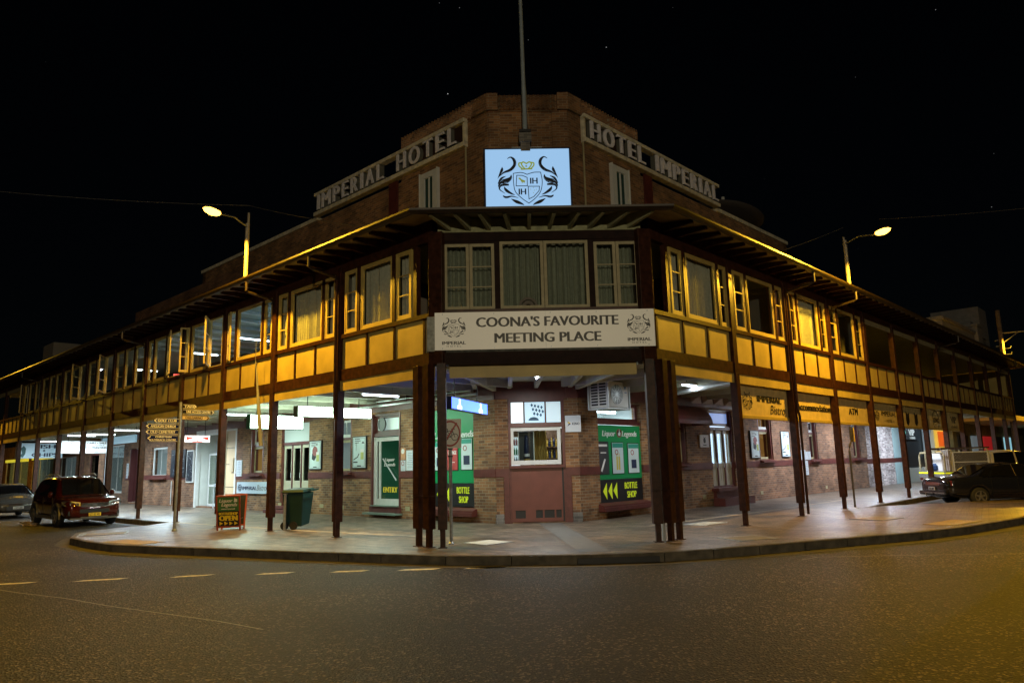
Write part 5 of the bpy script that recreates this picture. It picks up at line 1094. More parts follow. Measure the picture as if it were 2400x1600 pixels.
# ================================================================== SIGNS ON THE CORNER
bs = thing('crest_sign', 'pale blue illuminated crest sign with shield and crown on the corner tower', 'sign', 'C', (.99, YW-.12, 8.15))
MB().box(-1.20, 1.20, -.14, .06, -.4, 1.90).build('case', pm('navy_case', (.01, .02, .06), .4), bs, bevel=.01)
MB().box(-1.15, 1.15, -.150, -.141, -.35, 1.85).build('lit_face', em('sky_blue_lit', (.30, .52, .80), 1.0, (.1, .15, .2)), bs)
q = MB(); emblem(q, 0.0, .93, 1.62, -.151, t=.006, lw=1.15); q.mi = [0]*len(q.f)
q2 = MB(); emblem(q2, 0, .93, 1.62, -.151, m=0, mg=1, t=.006, lw=1.15)
o = q2.build('emblem', [pm('navy_ink', (.004, .010, .035), .5), em('olive_gold', (.22, .26, .03), .8)], bs)
MB().box(-.42, .42, -.1, 0, 1.90, 1.94).build('top_bracket', STEEL, bs)
cs = thing('meeting_place_sign', "long cream COONA'S FAVOURITE MEETING PLACE signboard under the corner windows", 'sign', 'C', (.99, YV-.17, 3.69))
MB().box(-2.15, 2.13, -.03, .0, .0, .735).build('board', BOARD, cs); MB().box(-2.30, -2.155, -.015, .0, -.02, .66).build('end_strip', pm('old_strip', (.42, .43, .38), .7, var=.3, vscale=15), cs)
q = MB(); q.text("COONA'S FAVOURITE", .04, .53, .185, -.031, wid=2.78, bold=.026); q.text('MEETING PLACE', .04, .215, .185, -.031, wid=2.08, bold=.026); q.build('lettering', BLACK, cs)
for x in (-1.78, 1.82):
    q = MB(); emblem(q, x, .435, .45, -.031, t=.004); q.text('IMPERIAL', x, .135, .062, -.031, wid=.46, bold=.022); q.text('H O T E L', x, .07, .028, -.031, wid=.28); q.build('emblem', BLACK, cs)
q = MB(); q.box(-.003, .003, -.032, -.0305, 0, .735); [q.lathe([(.012, -.034), (.012, -.03)], axis='y', c=(x, 0, z), n=8) for x in (-2.0, -1.0, 0.1, 1.0, 2.0) for z in (.03, .7)]; q.build('joint_and_screws', STEEL, cs)
# flagpole
fp = thing('flagpole', 'tall pale flagpole rising from the brick corner tower', 'flagpole', 'C', (.95, YW-.28, 10.5))
q = MB(); q.tube([(0, 0, .05), (-.0, 0, .55)], .068, 12); q.tube([(0, 0, .55), (-.06, 0, 9)], .062, 12, r2=.035); q.build('pole', pm('pole_pale_blue', (.42, .50, .56), .45, .3, var=.15), fp)
q = MB(); q.box(-.16, .16, -.12, .28, -.04, .03); q.build('bracket', BLACK, fp); MB().box(-.17, .17, -.06, .3, -.30, -.04).box(-.13, .13, -.0, .3, -.55, -.30).build('corbel', brick_mat('brick_grey2', (.26, .24, .22), (.16, .15, .14), (.32, .30, .27)), fp)
q = MB(); q.tube([(.12, -.05, -.02), (.03, -.06, 1.6), (-.04, -.04, 9)], .005, 5); q.build('halyard', CREAM2, fp)
# satellite dish
dd = thing('satellite_dish', 'large dark mesh satellite dish behind the right parapet', 'satellite dish', 'R', (31.4, 15.6, 9.9))
q = MB(); q.lathe([(.02, 0), (.6, .03), (1.2, .14), (1.8, .33), (2.2, .52), (2.2, .55), (1.8, .37), (1.2, .18), (.6, .07), (.02, .04)], n=32); o = q.build('dish', pm('dish_mesh', (.07, .06, .06), .7), dd, smooth=True); o.location = (0, 0, 2.75); o.rotation_euler = (R_(4), R_(12), 0); o.scale = (.86, .86, .7)
q = MB(); [q.tube([(1.0*cos(a), 1.0*sin(a), 3.1), (0.25, 0, 4.1)], .025, 6) for a in (0, 2.1, 4.2)]; q.lathe([(.08, 4.0), (.08, 4.25)], c=(.25, 0, 0), n=10); q.build('feed_tripod', WHITE, dd); MB().tube([(0, 0, 0), (0, 0, 2.8)], .09).build('mast', STEEL, dd)
# air conditioner
ac = thing('air_conditioner', 'white outdoor air conditioner unit hung from the veranda ceiling right of the counter', 'air conditioner', 'R', (15.42, 10.9, 2.84))
MB().box(-.44, .42, 0, .62, .03, .70).build('case', WHITE, ac, bevel=.015)
q = MB(); q.box(-.47, .45, -.02, .64, -.02, .02); q.box(-.50, -.47, -.02, .02, -.02, .80); q.box(.45, .48, -.02, .02, -.02, .80); q.box(-.5, -.47, .60, .64, -.02, .8); q.box(.45, .48, .6, .64, -.02, .8); q.build('hanging_frame', SILVER, ac)
q = MB(); q.ring(-.1, .37, .0, .26, -.006, -.002, n=28); q.build('fan_opening', pm('fan_dark', (.05, .06, .06), .4), ac)
q = MB(); [q.ring(-.1, .37, r_, r_+.008, -.02, -.008, n=28) for r_ in (.05, .09, .13, .17, .21, .25)]; [q.stroke([(-.1, .37), (-.1+.26*cos(a), .37+.26*sin(a))], .008, -.022, -.01) for a in [k*pi/6 for k in range(12)]]; q.build('fan_guard', SILVER, ac)
q = MB()
for c_ in range(2):
    for r_ in range(8): q.box(-.446, -.44, .09+c_*.26, .30+c_*.26, .09+r_*.075, .135+r_*.075)
q.build('side_vents', BLACK, ac)
q = MB(); q.prism([(.24, .62), (.36, .62), (.28, .50)], -.004, 0); q.box(.26, .36, -.004, 0, .42, .44); q.build('emblem', pm('emblem_blue', (.02, .22, .42), .5), ac)
# keno sign
kn = thing('keno_sign', 'small square white KENO sign right of the counter window', 'sign', 'C', (1.99, YW-.045, 2.49))
MB().box(-.205, .205, -.02, .03, -.215, .215).build('board', pm('keno_white', (.66, .72, .80), .4), kn, bevel=.004); q = MB(); q.text('KENO', .07, 0, .06, -.021, wid=.19, bold=.022); q.prism([(-.15, -.07), (-.06, 0), (-.15, .07), (-.115, 0)], -.025, -.021); q.build('lettering', NAVY, kn); q = MB(); q.prism([(-.15, .02), (-.065, .003), (-.11, .055)], -.027, -.0255); q.build('yellow_mark', YELL, kn)
# posters with beer glass
def beer_poster(fr, a, b_, z0, z1, label, kind):
    x0, x1 = span(fr, a, b_); e = thing('framed_poster', label, 'poster', fr, ((x0+x1)/2, NW[fr]-.03, z0)); w2 = (x1-x0)/2; h = z1-z0
    MB().box(-w2, w2, -.02, .03, 0, h).build('frame', BLACK, e); MB().box(-w2+.03, w2-.03, -.024, -.0205, .03, h-.03).build('paper', POSTER, e)
    q = MB()
    for k in range(3): q.box(-w2*.62, -w2*.62+w2*(.75, .85, .6)[k], -.028, -.0245, h*(.90-k*.055), h*(.92-k*.055))
    q.box(-w2*.25, w2*.3, -.028, -.0245, h*.06, h*.10)
    for (xa, za, xb, zb) in ((-w2+.06, .06, w2-.06, .068), (-w2+.06, h-.068, w2-.06, h-.06)): q.box(xa, xb, -.027, -.0245, za, zb)
    for xs_ in (-w2+.06, w2-.068): q.box(xs_, xs_+.008, -.027, -.0245, .06, h-.06)
    if kind == 1:
        q.prism([(-w2*.5, h*.36), (-w2*.1, h*.30), (w2*.2, h*.42), (w2*.1, h*.56), (-w2*.45, h*.56)], -.028, -.0245); q.ring(w2*.3, h*.86, .02, .045, -.028, -.0245, n=10, sx=.6)
    else:
        q.stroke([(-w2*.75, h*.28), (-w2*.2, h*.36), (0, h*.45)], .03, -.028, -.0245); q.box(w2*.4, w2*.75, -.028, -.0245, h*.77, h*.79); q.box(w2*.48, w2*.66, -.028, -.0245, h*.79, h*.83); q.box(-w2*.8, -w2*.2, -.028, -.0245, h*.18, h*.22); q.ring(-w2*.4, h*.75, .035, .045, -.028, -.0245, n=14, sx=.7); q.stroke([(-w2*.4, h*.7), (-w2*.42, h*.55)], .01, -.028, -.0245)
    q.build('print', pm('print_ink', (.02, .02, .03), .5), e)
    if kind == 1: q = MB(); q.ring(0, h*.63, 0, w2*.42, -.030, -.0285, n=16, sx=1, ); q.build('figure', pm('print_red', (.30, .09, .09), .5), e)
    q = MB(); q.box(w2*.25, w2*.68, -.031, -.0285, h*.28, h*.52); q.build('beer_glass', pm('print_beer', (.52, .56, .18), .5), e); q = MB(); q.box(w2*.23, w2*.70, -.033, -.0312, h*.50, h*.60); q.build('beer_foam', WHITEV, e)
beer_poster('L', 21.62, 22.4, 1.47, 2.45, 'framed beer poster with red shirted figure beside the three narrow doors', 1)
beer_poster('L', 19.03, 19.78, 1.47, 2.48, 'framed beer poster with hatted line figure left of the bottle shop entry', 2)
beer_poster('R', 24.53, 25.22, 1.48, 2.47, 'framed beer poster with red shirted figure under the Bistro banner', 1)
beer_poster('R', 27.1, 27.85, 1.49, 2.48, 'framed beer poster with line figure beside the tall right posts', 2)
def notice(fr, a, b_, z0, z1, label, mat=None, lines=6, title=None):
    x0, x1 = span(fr, a, b_); e = thing('wall_notice', label, 'notice', fr, ((x0+x1)/2, NW[fr]-.025, z0)); w2 = (x1-x0)/2; h = z1-z0
    MB().box(-w2, w2, -.012, .02, 0, h).build('board', mat or pm('notice_white', (.62, .68, .74), .4), e)
    q = MB(); rr_ = random.Random(int(a*10))
    for k in range(lines): z = h*(.86-.72*k/max(1, lines-1)); l_ = rr_.uniform(.4, .8)*w2; q.box(-l_, l_, -.015, -.0125, z, z+h*.018)
    q.build('print', pm('print_grey', (.18, .20, .22), .5), e); return e
notice('L', 16.62, 17.02, 1.38, 1.96, 'white A3 notice right of the bottle shop entry', lines=9)
e = notice('L', 17.08, 17.28, 1.37, 1.68, 'small white notice with red circle beside the entry frame', lines=3); q = MB(); q.ring(0, .22, .05, .065, -.018, -.0125, n=16); q.build('red_ring', RED, e)
e = notice('L', 17.08, 17.28, 1.70, 2.04, 'small orange notice with no smoking ring above another beside the entry frame', mat=pm('notice_orange', (.6, .3, .15), .5), lines=2); q = MB(); q.ring(0, .24, 0, .075, -.018, -.0125, n=16); q.build('white_disc', WHITEV, e)
notice('L', 27.4, 27.85, 1.28, 1.90, 'white notice beside the beige panel door', lines=8)
notice('L', 39.85, 40.1, 1.25, 2.0, 'narrow pale notice left of the maroon door', lines=5)
notice('R', 28.96, 29.35, 1.36, 1.76, 'left of two small notices under the Accommodation banner', lines=3); notice('R', 29.4, 29.85, 1.37, 1.70, 'right of two small notices beside the window under the Accommodation banner', lines=4)
notice('R', 29.1, 29.5, .77, 1.33, 'tall narrow white notice below the dark painted band on the right wall', lines=7)
e = notice('R', 21.0, 21.55, 1.87, 2.27, 'white plaque with an animal emblem left of the white lit doors', mat=pm('plaque_white', (.72, .72, .74), .4), lines=0); q = MB(); q.ring(0, .22, 0, .09, -.018, -.0125, n=12, sx=.8); q.prism([(-.05, .25), (-.02, .25), (-.03, .36)], -.018, -.0125); q.prism([(.02, .25), (.05, .25), (.07, .35)], -.018, -.0125); q.box(-.1, .1, -.018, -.0125, .06, .09); q.build('emblem', BLACK, e)
# wall bistro sign (left)
x0, x1 = span('L', 25.2, 27.68); e = thing('bistro_wall_sign', 'long white IMPERIAL Bistro sign on the left wall behind the wheelie bin post', 'sign', 'L', ((x0+x1)/2, NW['L']-.05, .63)); MB().box(-1.24, 1.24, -.02, .03, 0, .43).build('board', pm('bistro_white', (.55, .66, .76), .4), e)
q = MB(); q.text('IMPERIAL', -.18, .2, .13, -.021, wid=1.15, bold=.022); emblem(q, -.98, .22, .34, -.021); q.build('lettering', NAVY, e); q = MB(); q.text('Bistro', .78, .22, .2, -.021, wid=.75, shear=.3); q.build('script_lettering', pm('script_grey', (.16, .17, .18), .5), e)
# black menu boards
for a, b_, z0, z1, lb in ((31.85, 32.55, 1.04, 2.43, 'tall white framed blackboard menu beside the white entry'), (32.7, 34.3, 1.27, 2.5, 'wide dark menu board left of the framed blackboard')):
    x0, x1 = span('L', a, b_); e = thing('menu_board', lb, 'menu board', 'L', ((x0+x1)/2, NW['L']-.06, z0)); w2 = (x1-x0)/2; h = z1-z0
    MB().box(-w2, w2, -.02, .04, 0, h).build('frame', WHITE if a < 32 else BLACK, e); MB().box(-w2+.05, w2-.05, -.024, -.0205, .05, h-.05).build('slate', pm('slate', (.015, .02, .03), .4), e)
    q = MB(); rr_ = random.Random(4)
    for k in range(18): xx, zz = rr_.uniform(-w2+.1, w2-.15), .12+k*(h-.25)/18; q.stroke([(xx, zz), (xx+rr_.uniform(.05, .2), zz+rr_.uniform(-.02, .03))], .012, -.027, -.0245)
    q.build('chalk_marks', pm('chalk', (.45, .5, .55), .8), e)
# white box on window by the entry / conduit details
hp(MB().tube([(-34.2, NW['L']-.04, .05), (-34.2, NW['L']-.04, 1.1)], .02), 'conduit', SILVER, 'L'); hp(MB().tube([(-13.7, NW['L']-.3, 3.33), (-19, NW['L']-.3, 3.33)], .035), 'ceiling_pipe', SILVER, 'L'); hp(MB().tube([(-13.6, NW['L']-.6, 3.40), (-18.8, NW['L']-.35, 3.45)], .014), 'cable', SILVER, 'L')
hp(MB().tube([(15.9, 7.95, 3.28), (18.3, 11.5, 3.36)], .075, 12), 'ceiling_duct', SILVER, 'R')
for a, b_, z in ((20.3, 20.5, .25), (24.3, 24.5, .25), (16.9, 17.1, .28), (21.5, 21.72, .26)):
    hp(MB().box(*span('L', a, b_), NW['L']-.012, NW['L']+.01, z-.05, z+.07), 'air_brick', CREAM2, 'L')
for a, b_, z in ((21.0, 21.2, .3), (25.1, 25.3, .25), (28.3, 28.5, .2), (31.2, 31.4, .2)): hp(MB().box(a, b_, NW['R']-.012, NW['R']+.01, z-.05, z+.07), 'air_brick', CREAM2, 'R')

# ================================================================== BANNERS between the right posts
BANM = pm('banner_canvas', (.70, .54, .24), .75, var=.12, vscale=5); INK = pm('banner_ink', (.018, .014, .012), .6)
def banner(a, b_, label, draw, zt=3.23, zb=2.42):
    e = thing('canvas_banner', label, 'banner', 'R', ((a+b_)/2, 7.85, 0), group='canvas banners between the right veranda posts'); w2 = (b_-a)/2
    q = MB(); N = 40; rr_ = random.Random(int(a)); ph = rr_.random()*6
    f = lambda u, v: .004*sin(u*9+v*4+ph)+.002*sin(u*23-v*9)
    M_ = 6
    for i in range(N+1):
        for j in range(M_+1):
            u = i/N; v = j/M_; q.v.append((-w2+2*w2*u, f(u, v)*(1-v*.3), zb+.07+(zt-zb-.07)*v))
    for i in range(N):
        for j in range(M_): q.f.append((i*(M_+1)+j, (i+1)*(M_+1)+j, (i+1)*(M_+1)+j+1, i*(M_+1)+j+1)); q.mi.append(0)
    q.build('canvas', BANM, e, smooth=True)
    MB().box(-w2, w2, -.035, .03, zb, zb+.085).build('bottom_rail', CREAM, e, bevel=.01)
    q = MB(); q.tube([(-w2, .02, zt+.02), (w2, .02, zt+.02)], .03); q.build('roller', CREAM2, e)
    q = MB(); draw(q, w2); q.build('lettering', INK, e)
def d_bistro(q, w): emblem(q, -w*.72, 2.85, .50, -.008, t=.002); q.text('IMPERIAL', w*.12, 2.93, .15, -.008, d=.002, wid=w*.98, bold=.035); q.text('Bistro', w*.42, 2.68, .22, -.008, d=.002, wid=w*.62, shear=.3)
def d_acc(q, w): q.text('Accommodation', -.1, 2.84, .19, -.008, d=.002, wid=w*1.72, bold=.035)
def d_atm(q, w): q.text('ATM', -.12, 2.84, .2, -.008, d=.002, wid=w*.55, bold=.035)
def d_hotel(q, w): emblem(q, -w*.72, 2.80, .42, -.008, t=.002); q.text('IMPERIAL', w*.15, 2.88, .15, -.008, d=.002, wid=w*1.1, bold=.01); q.text('— HOTEL —', w*.15, 2.64, .09, -.008, d=.002, wid=w*.8)
def d_tab(q, w):
    for x in (-w*.5, w*.25): q.prism([(x-.2, 2.62), (x-.02, 2.52), (x+.2, 2.66), (x+.2, 3.0), (x+.02, 2.94), (x-.2, 3.05)], -.010, -.007)
def d_keno(q, w): q.text('KENO', .1, 2.82, .18, -.008, d=.002, wid=w*.7, bold=.022); q.ring(.1, 2.82, .36, .39, -.010, -.007, n=30, sx=1.2)
def d_vip(q, w): q.text('VIP', 0, 2.90, .28, -.008, d=.002, wid=w*.7, bold=.022); q.text('LOUNGE', 0, 2.60, .1, -.008, d=.002, wid=w*.8)
for i, (lb, dr) in enumerate((('yellow lit canvas banner reading IMPERIAL Bistro with a crest', d_bistro), ('yellow lit canvas banner reading Accommodation', d_acc), ('canvas banner reading ATM', d_atm), ('canvas banner reading IMPERIAL HOTEL with a crest', d_hotel), ('canvas banner with two dark TAB emblems', d_tab), ('canvas banner with KENO in a ring', d_keno), ('farthest canvas banner reading VIP LOUNGE', d_vip))):
    banner(PR[i]*1.015+.13, PR[i+1]*1.015-.12, lb, dr)
lt2 = thing('spot_lamp', 'tiny bright spot lamp beside the Bistro banner', 'light', 'R', (18.45, 7.95, 3.12)); MB().lathe([(.02, 0), (.035, .04), (.02, .09)], n=10).build('bulb', em('spot_bulb', (.9, .95, 1), 10), lt2)
MB().box(-.02, .02, -.02, .02, .09, .48).build('bracket', STEEL, lt2)

# ================================================================== STREET FURNITURE
bn = thing('wheelie_bin', 'dark green wheelie bin with lid standing by a veranda post', 'wheelie bin', 'C', (-5.13, 18.95, 0), rz=R_(-10))
BG = pm('bin_green', (.010, .038, .036), .5, var=.1, spec=.3)
q = MB(); q.v = [(-.22, -.24, .08), (.22, -.24, .08), (.22, .22, .12), (-.22, .22, .12), (-.28, -.33, .92), (.28, -.33, .92), (.28, .33, .92), (-.28, .33, .92)]
q.f = [(3, 2, 1, 0), (4, 5, 6, 7), (0, 1, 5, 4), (1, 2, 6, 5), (2, 3, 7, 6), (3, 0, 4, 7)]; q.mi = [0]*6; q.build('body', BG, bn, bevel=.02)
q = MB(); q.v = [(-.31, -.36, .92), (.31, -.36, .92), (.31, .37, .94), (-.31, .37, .94), (-.27, -.30, .99), (.27, -.30, .99), (.27, .33, 1.02), (-.27, .33, 1.02)]
q.f = [(3, 2, 1, 0), (4, 5, 6, 7), (0, 1, 5, 4), (1, 2, 6, 5), (2, 3, 7, 6), (3, 0, 4, 7)]; q.mi = [0]*6; q.build('lid', BG, bn, bevel=.015)
q = MB(); q.tube([(-.24, -.36, .96), (-.24, -.44, .98), (.24, -.44, .98), (.24, -.36, .96)], .016, 8); o = q.build('handle', BG, bn); o.rotation_euler = (0, 0, pi/2)
for x in (-.29, .1):
    MB().lathe([(.02, -.03), (.10, -.03), (.10, .03), (.02, .03)], axis='y', c=(-.22 if x < 0 else .02, -.27, .10), n=18).build('wheel', RUB, bn)
for dx, dy, lb in ((-5.36, 18.62, 'thin grey steel post standing just left of the wheelie bin'),):
    e = thing('steel_post', lb, 'post', 'C', (dx, dy, 0)); MB().box(-.03, .03, -.03, .03, 0, .88).build('post', STEEL, e); MB().box(-.045, .045, -.045, .045, .88, .90).build('cap', STEEL, e)
# A-frame sign
af = thing('a_frame_sign', 'orange framed A-frame sign reading BOTTLESHOP OPEN on the left paving', 'sign', 'C', (-6.92, 19.25, 0), rz=R_(8)); af.scale = (.92, .92, .86)
for sg_, nm in ((-1, 'front_panel'), (1, 'rear_panel')):
    hld = MB(); hld.box(-.29, .29, -.012, .012, .12, 1.03); o = hld.build(nm, BLACK, af); o.location = (0, sg_*.26, 0); o.rotation_euler = (R_(-14)*sg_, 0, 0)
    fr_ = MB(); fr_.box(-.32, -.28, -.02, .02, 0, 1.06); fr_.box(.28, .32, -.02, .02, 0, 1.06); fr_.box(-.28, .28, -.02, .02, 1.02, 1.06); fr_.box(-.28, .28, -.02, .02, .10, .14); f2 = fr_.build('frame', ORANGE, af); f2.location = o.location; f2.rotation_euler = o.rotation_euler
    if sg_ < 0:
        q = MB(); q.box(-.28, .28, -.016, -.0125, .60, 1.02); g_ = q.build('green_field', pm('aframe_green', (.05, .20, .05), .5), af)
        q = MB(); q.text('BOTTLESHOP', 0, .52, .075, -.0165, wid=.50, bold=.05); q.text('OPEN', 0, .385, .15, -.0165, wid=.50, bold=.06); ar_ = [MB().prism([(-.235+k*.13, .17), (-.235+k*.13+.085, .225), (-.235+k*.13, .28)], -.020, -.0125).build('arrow', YELL, af) for k in range(4)]; y_ = q.build('lettering', YELL, af)
        q = MB(); q.text('Liquor', -.06, .91, .10, -.0165, wid=.36, bold=.02, shear=.25); q.text('Legends', .03, .79, .10, -.0165, wid=.42, bold=.02, shear=.25); q.text('reward yourself', 0, .665, .04, -.0165, wid=.36, bold=.02); q.prism([(.15, .86), (.24, .87), (.24, .95), (.19, .97), (.175, 1.0), (.16, .95)], -.0205, -.0165); l_ = q.build('white_lettering', WHITEV, af)
        for o2 in (g_, y_, l_, *ar_): o2.location = o.location; o2.rotation_euler = o.rotation_euler
MB().box(-.28, -.26, -.2, .2, .32, .34).box(.26, .28, -.2, .2, .32, .34).build('spreader', BLACK, af)
# direction sign post
dp = thing('direction_signpost', 'galvanised signpost with stacked blue and cream direction blades on the left paving', 'signpost', 'C', (-8.4, 19.32, 0), rz=ANG['R'])
MB().tube([(0, 0, 0), (0, 0, 3.33)], .038, 12).build('post', STEEL, dp); MB().lathe([(.06, 0), (.06, .03), (.04, .05)], n=12).build('base_collar', STEEL, dp)
BLU = pm('blade_navy', (.006, .012, .10), .85, spec=.1); CRM = pm('blade_cream', (.62, .48, .26), .5); GLD = pm('blade_letters', (.80, .80, .80), .5); BKL = pm('blade_black', (.012, .012, .012), .85, spec=.1)
def blade(x0, x1, z0, z1, txt, ptr, mat, ink, txt2=None, small=None):
    h = z1-z0; tip = min(.09, h*.6); q = MB()
    if ptr > 0: pts = [(x0, z0), (x1-tip, z0), (x1, (z0+z1)/2), (x1-tip, z1), (x0, z1)]
    else: pts = [(x0+tip, z0), (x1, z0), (x1, z1), (x0+tip, z1), (x0, (z0+z1)/2)]
    q.prism(pts, -.052, -.040); b_ = q.build('blade', mat, dp, label='%s blade reading %s' % ('cream' if mat is CRM else 'navy', txt+(' '+txt2 if txt2 else '')))
    q = MB(); cx = (x0+x1)/2+(-.02 if ptr > 0 else .03)
    if txt2: q.text(txt, cx, z0+h*.73, h*.27, -.053, wid=(x1-x0)*.5, bold=.02); q.text(txt2, cx, z0+h*.27, h*.27, -.053, wid=(x1-x0)*.80, bold=.02)
    else: q.text(txt, cx-(.04 if small else 0), (z0+z1)/2, h*.55, -.053, wid=(x1-x0)*(.74 if small is None else .62), bold=.02)
    if small: q.text(small, x1-tip*1.9, (z0+z1)/2, h*.2, -.053, bold=.02)
    cz = (z0+z1)/2; hh = h*.28
    if ptr > 0: q.stroke([(x1-tip*1.2, cz+hh), (x1-tip*.5, cz), (x1-tip*1.2, cz-hh)], .022, -.057, -.052)
    else: q.stroke([(x0+tip*1.2, cz+hh), (x0+tip*.5, cz), (x0+tip*1.2, cz-hh)], .022, -.057, -.052)
    q.build('lettering', ink, b_)
    q = MB(); q.box(x0+(0 if ptr > 0 else tip), x1-(tip if ptr > 0 else 0), -.056, -.053, z1-.012, z1-.004); q.box(x0+(0 if ptr > 0 else tip), x1-(tip if ptr > 0 else 0), -.056, -.053, z0+.004, z0+.012); q.build('border', ink, b_)
blade(.04, .42, 3.165, 3.275, 'TAFE', 1, BKL, GLD); blade(.04, .92, 3.02, 3.14, 'UNE ACCESS CENTRE', 1, BKL, GLD); blade(.04, .78, 2.865, 2.985, 'DALGARNO', 1, CRM, BKL, small='ST')
blade(-.70, -.05, 2.775, 2.885, 'GOLF CLUB', -1, BLU, GLD); blade(-.89, -.05, 2.625, 2.745, 'ANGLICAN CHURCH', -1, BLU, GLD); blade(-.89, -.05, 2.48, 2.595, 'OLD CEMETERY', -1, BLU, GLD); blade(-.85, -.05, 2.29, 2.455, 'CHRISTIAN', -1, BLU, GLD, txt2='OUTREACH CENTRE')
# no cycling sign
nc = thing('no_cycling_sign', 'no bicycles sign with red slashed ring on a grey pole before the corner', 'sign', 'C', (-.92, 14.3, 0))
MB().tube([(0, 0, 0), (0, 0, 2.36)], .032, 12).build('pole', STEEL, nc); MB().lathe([(.055, 0), (.055, .03), (.035, .05)], n=10).build('base_collar', STEEL, nc); MB().box(-.05, .05, -.045, .03, 1.66, 1.69).box(-.05, .05, -.045, .03, 1.80, 1.83).build('clamp', BLACK, nc)
q = MB(); q.box(-.22, .22, -.05, -.045, 1.83, 2.40); q.build('plate', pm('sign_white', (.75, .75, .70), .5), nc, bevel=.002)
q = MB(); cz = 2.115; q.ring(0, cz, .22, .255, -.056, -.0505, n=36, sx=.80); q.stroke([(-.13, cz-.20), (.13, cz+.20)], .032, -.060, -.0505); q.build('ring_and_slash', RED, nc)
q = MB(); [q.ring(x, cz-.07, .058, .070, -.054, -.0505, n=20) for x in (-.095, .095)]; q.stroke([(-.095, cz-.07), (-.05, cz+.05), (.05, cz+.05), (.095, cz-.07)], .012, -.054, -.0505); q.stroke([(-.05, cz+.05), (0.01, cz-.07), (.055, cz+.06)], .012, -.054, -.0505); q.stroke([(-.095, cz-.07), (.01, cz-.07)], .012, -.054, -.0505); q.stroke([(-.05, cz+.05), (-.05, cz+.09), (-.09, cz+.10)], .014, -.054, -.0505); q.stroke([(.03, cz+.085), (.085, cz+.085)], .018, -.054, -.0505); q.build('bicycle_symbol', BLACK, nc)
# bent post with yellow sign on the right paving
bp2 = thing('bent_signpost', 'dark cranked post with a small yellow sign on the right paving', 'signpost', 'R', (22.58, 7.74, 0))
MB().tube([(0, 0, 0), (0, 0, 1.62), (.04, 0, 1.75), (.18, 0, 1.87), (.22, 0, 2.0), (.22, 0, 2.35)], .03, 10).build('post', pm('dark_post', (.06, .05, .04), .5), bp2)
o = MB().box(-.19, .19, -.012, .012, 1.9, 2.32).build('plate', pm('yellow_sign', (.75, .50, .05), .5), bp2); o.location = (.28, -.03, 0); o.rotation_euler = (0, 0, R_(35))
q = MB(); q.box(-.12, .12, -.016, -.0125, 2.02, 2.2); o = q.build('symbol', BLACK, bp2); o.location = (.28, -.03, 0); o.rotation_euler = (0, 0, R_(35))
# rolled flag-like white streamers (furled banner flags hanging at the kerb, left)
def streamer(loc, z0, z1, label, w0=.10, lean=.06):
    e = thing('hanging_streamer', label, 'streamer', 'C', loc); N = 14; q = MB(); rings = []
    for i in range(N+1):
        u = i/N; z = z1+(z0-z1)*u; r_ = w0*(.12+.75*min(1, u*1.4)); cx = lean*u; b_ = len(q.v)
        q.v += [(cx+r_*cos(a)*(1+.15*sin(3*a+u*5)), r_*.6*sin(a), z) for a in [2*pi*k/14 for k in range(14)]]; rings.append(b_)
    for r0, r1 in zip(rings[:-1], rings[1:]):
        for k in range(14): q.f.append((r0+k, r0+(k+1) % 14, r1+(k+1) % 14, r1+k)); q.mi.append(0)
    q.build('cloth', pm('streamer_cloth', (.34, .34, .30), .8, var=.15, vscale=6), e, smooth=True)
    MB().tube([(-.0, 0, z1-.1), (0, 0, z1+.5)], .008, 6).build('cord', STEEL, e)
streamer(W('L', -17.45, 8.7, 0), 2.1, 4.3, 'furled pale banner hanging in front of the brown post by the bin', .06, .22)

# ================================================================== VEHICLES
def carpaint(name, col, rough=.22):
    return pm(name, col, rough, .25, coat=.8)
def carbody(parent, st, paint, gl, name='body'):
    """st: list of (x, half_width, z_bottom, z_belt, z_top, roof_half_width); lofted hull, x forward"""
    SEC = 11; bm_ = bmesh.new(); rows = []
    for (x, hw, zb, zl, zt, rw) in st:
        pts = [(0, zb), (hw*.80, zb), (hw*.97, zb+.08), (hw, zb+(zl-zb)*.45), (hw*.985, zl-.06), (hw*.94, zl), (hw*.94*.5+rw*.5+.03, (zl+zt)/2), (rw, zt-.03), (rw*.88, zt), (rw*.4, zt+.012), (0, zt+.016)]
        if zt-zl < .05: pts = [(0, zb), (hw*.80, zb), (hw*.97, zb+.08), (hw, zb+(zl-zb)*.45), (hw*.985, zl-.07), (hw*.93, zl-.02), (hw*.88, zl), (hw*.8, zl+.012), (hw*.6, zl+.025), (hw*.3, zl+.032), (0, zl+.034)]
        rows.append([bm_.verts.new((x, y, z)) for y, z in pts]+[bm_.verts.new((x, -y, z)) for y, z in pts[1:-1]][::-1])
    n_ = len(rows[0]); glassf = []
    for r0, r1 in zip(rows[:-1], rows[1:]):
        for k in range(n_): bm_.faces.new((r0[k], r0[(k+1) % n_], r1[(k+1) % n_], r1[k]))
    bm_.faces.new(rows[0]); bm_.faces.new(rows[-1][::-1])
    bmesh.ops.recalc_face_normals(bm_, faces=bm_.faces)
    me = bpy.data.meshes.new(name); bm_.to_mesh(me); bm_.free(); me.materials.append(paint); me.polygons.foreach_set('use_smooth', [True]*len(me.polygons))
    o = bpy.data.objects.new(name, me); COL.objects.link(o); o.parent = parent
    return o
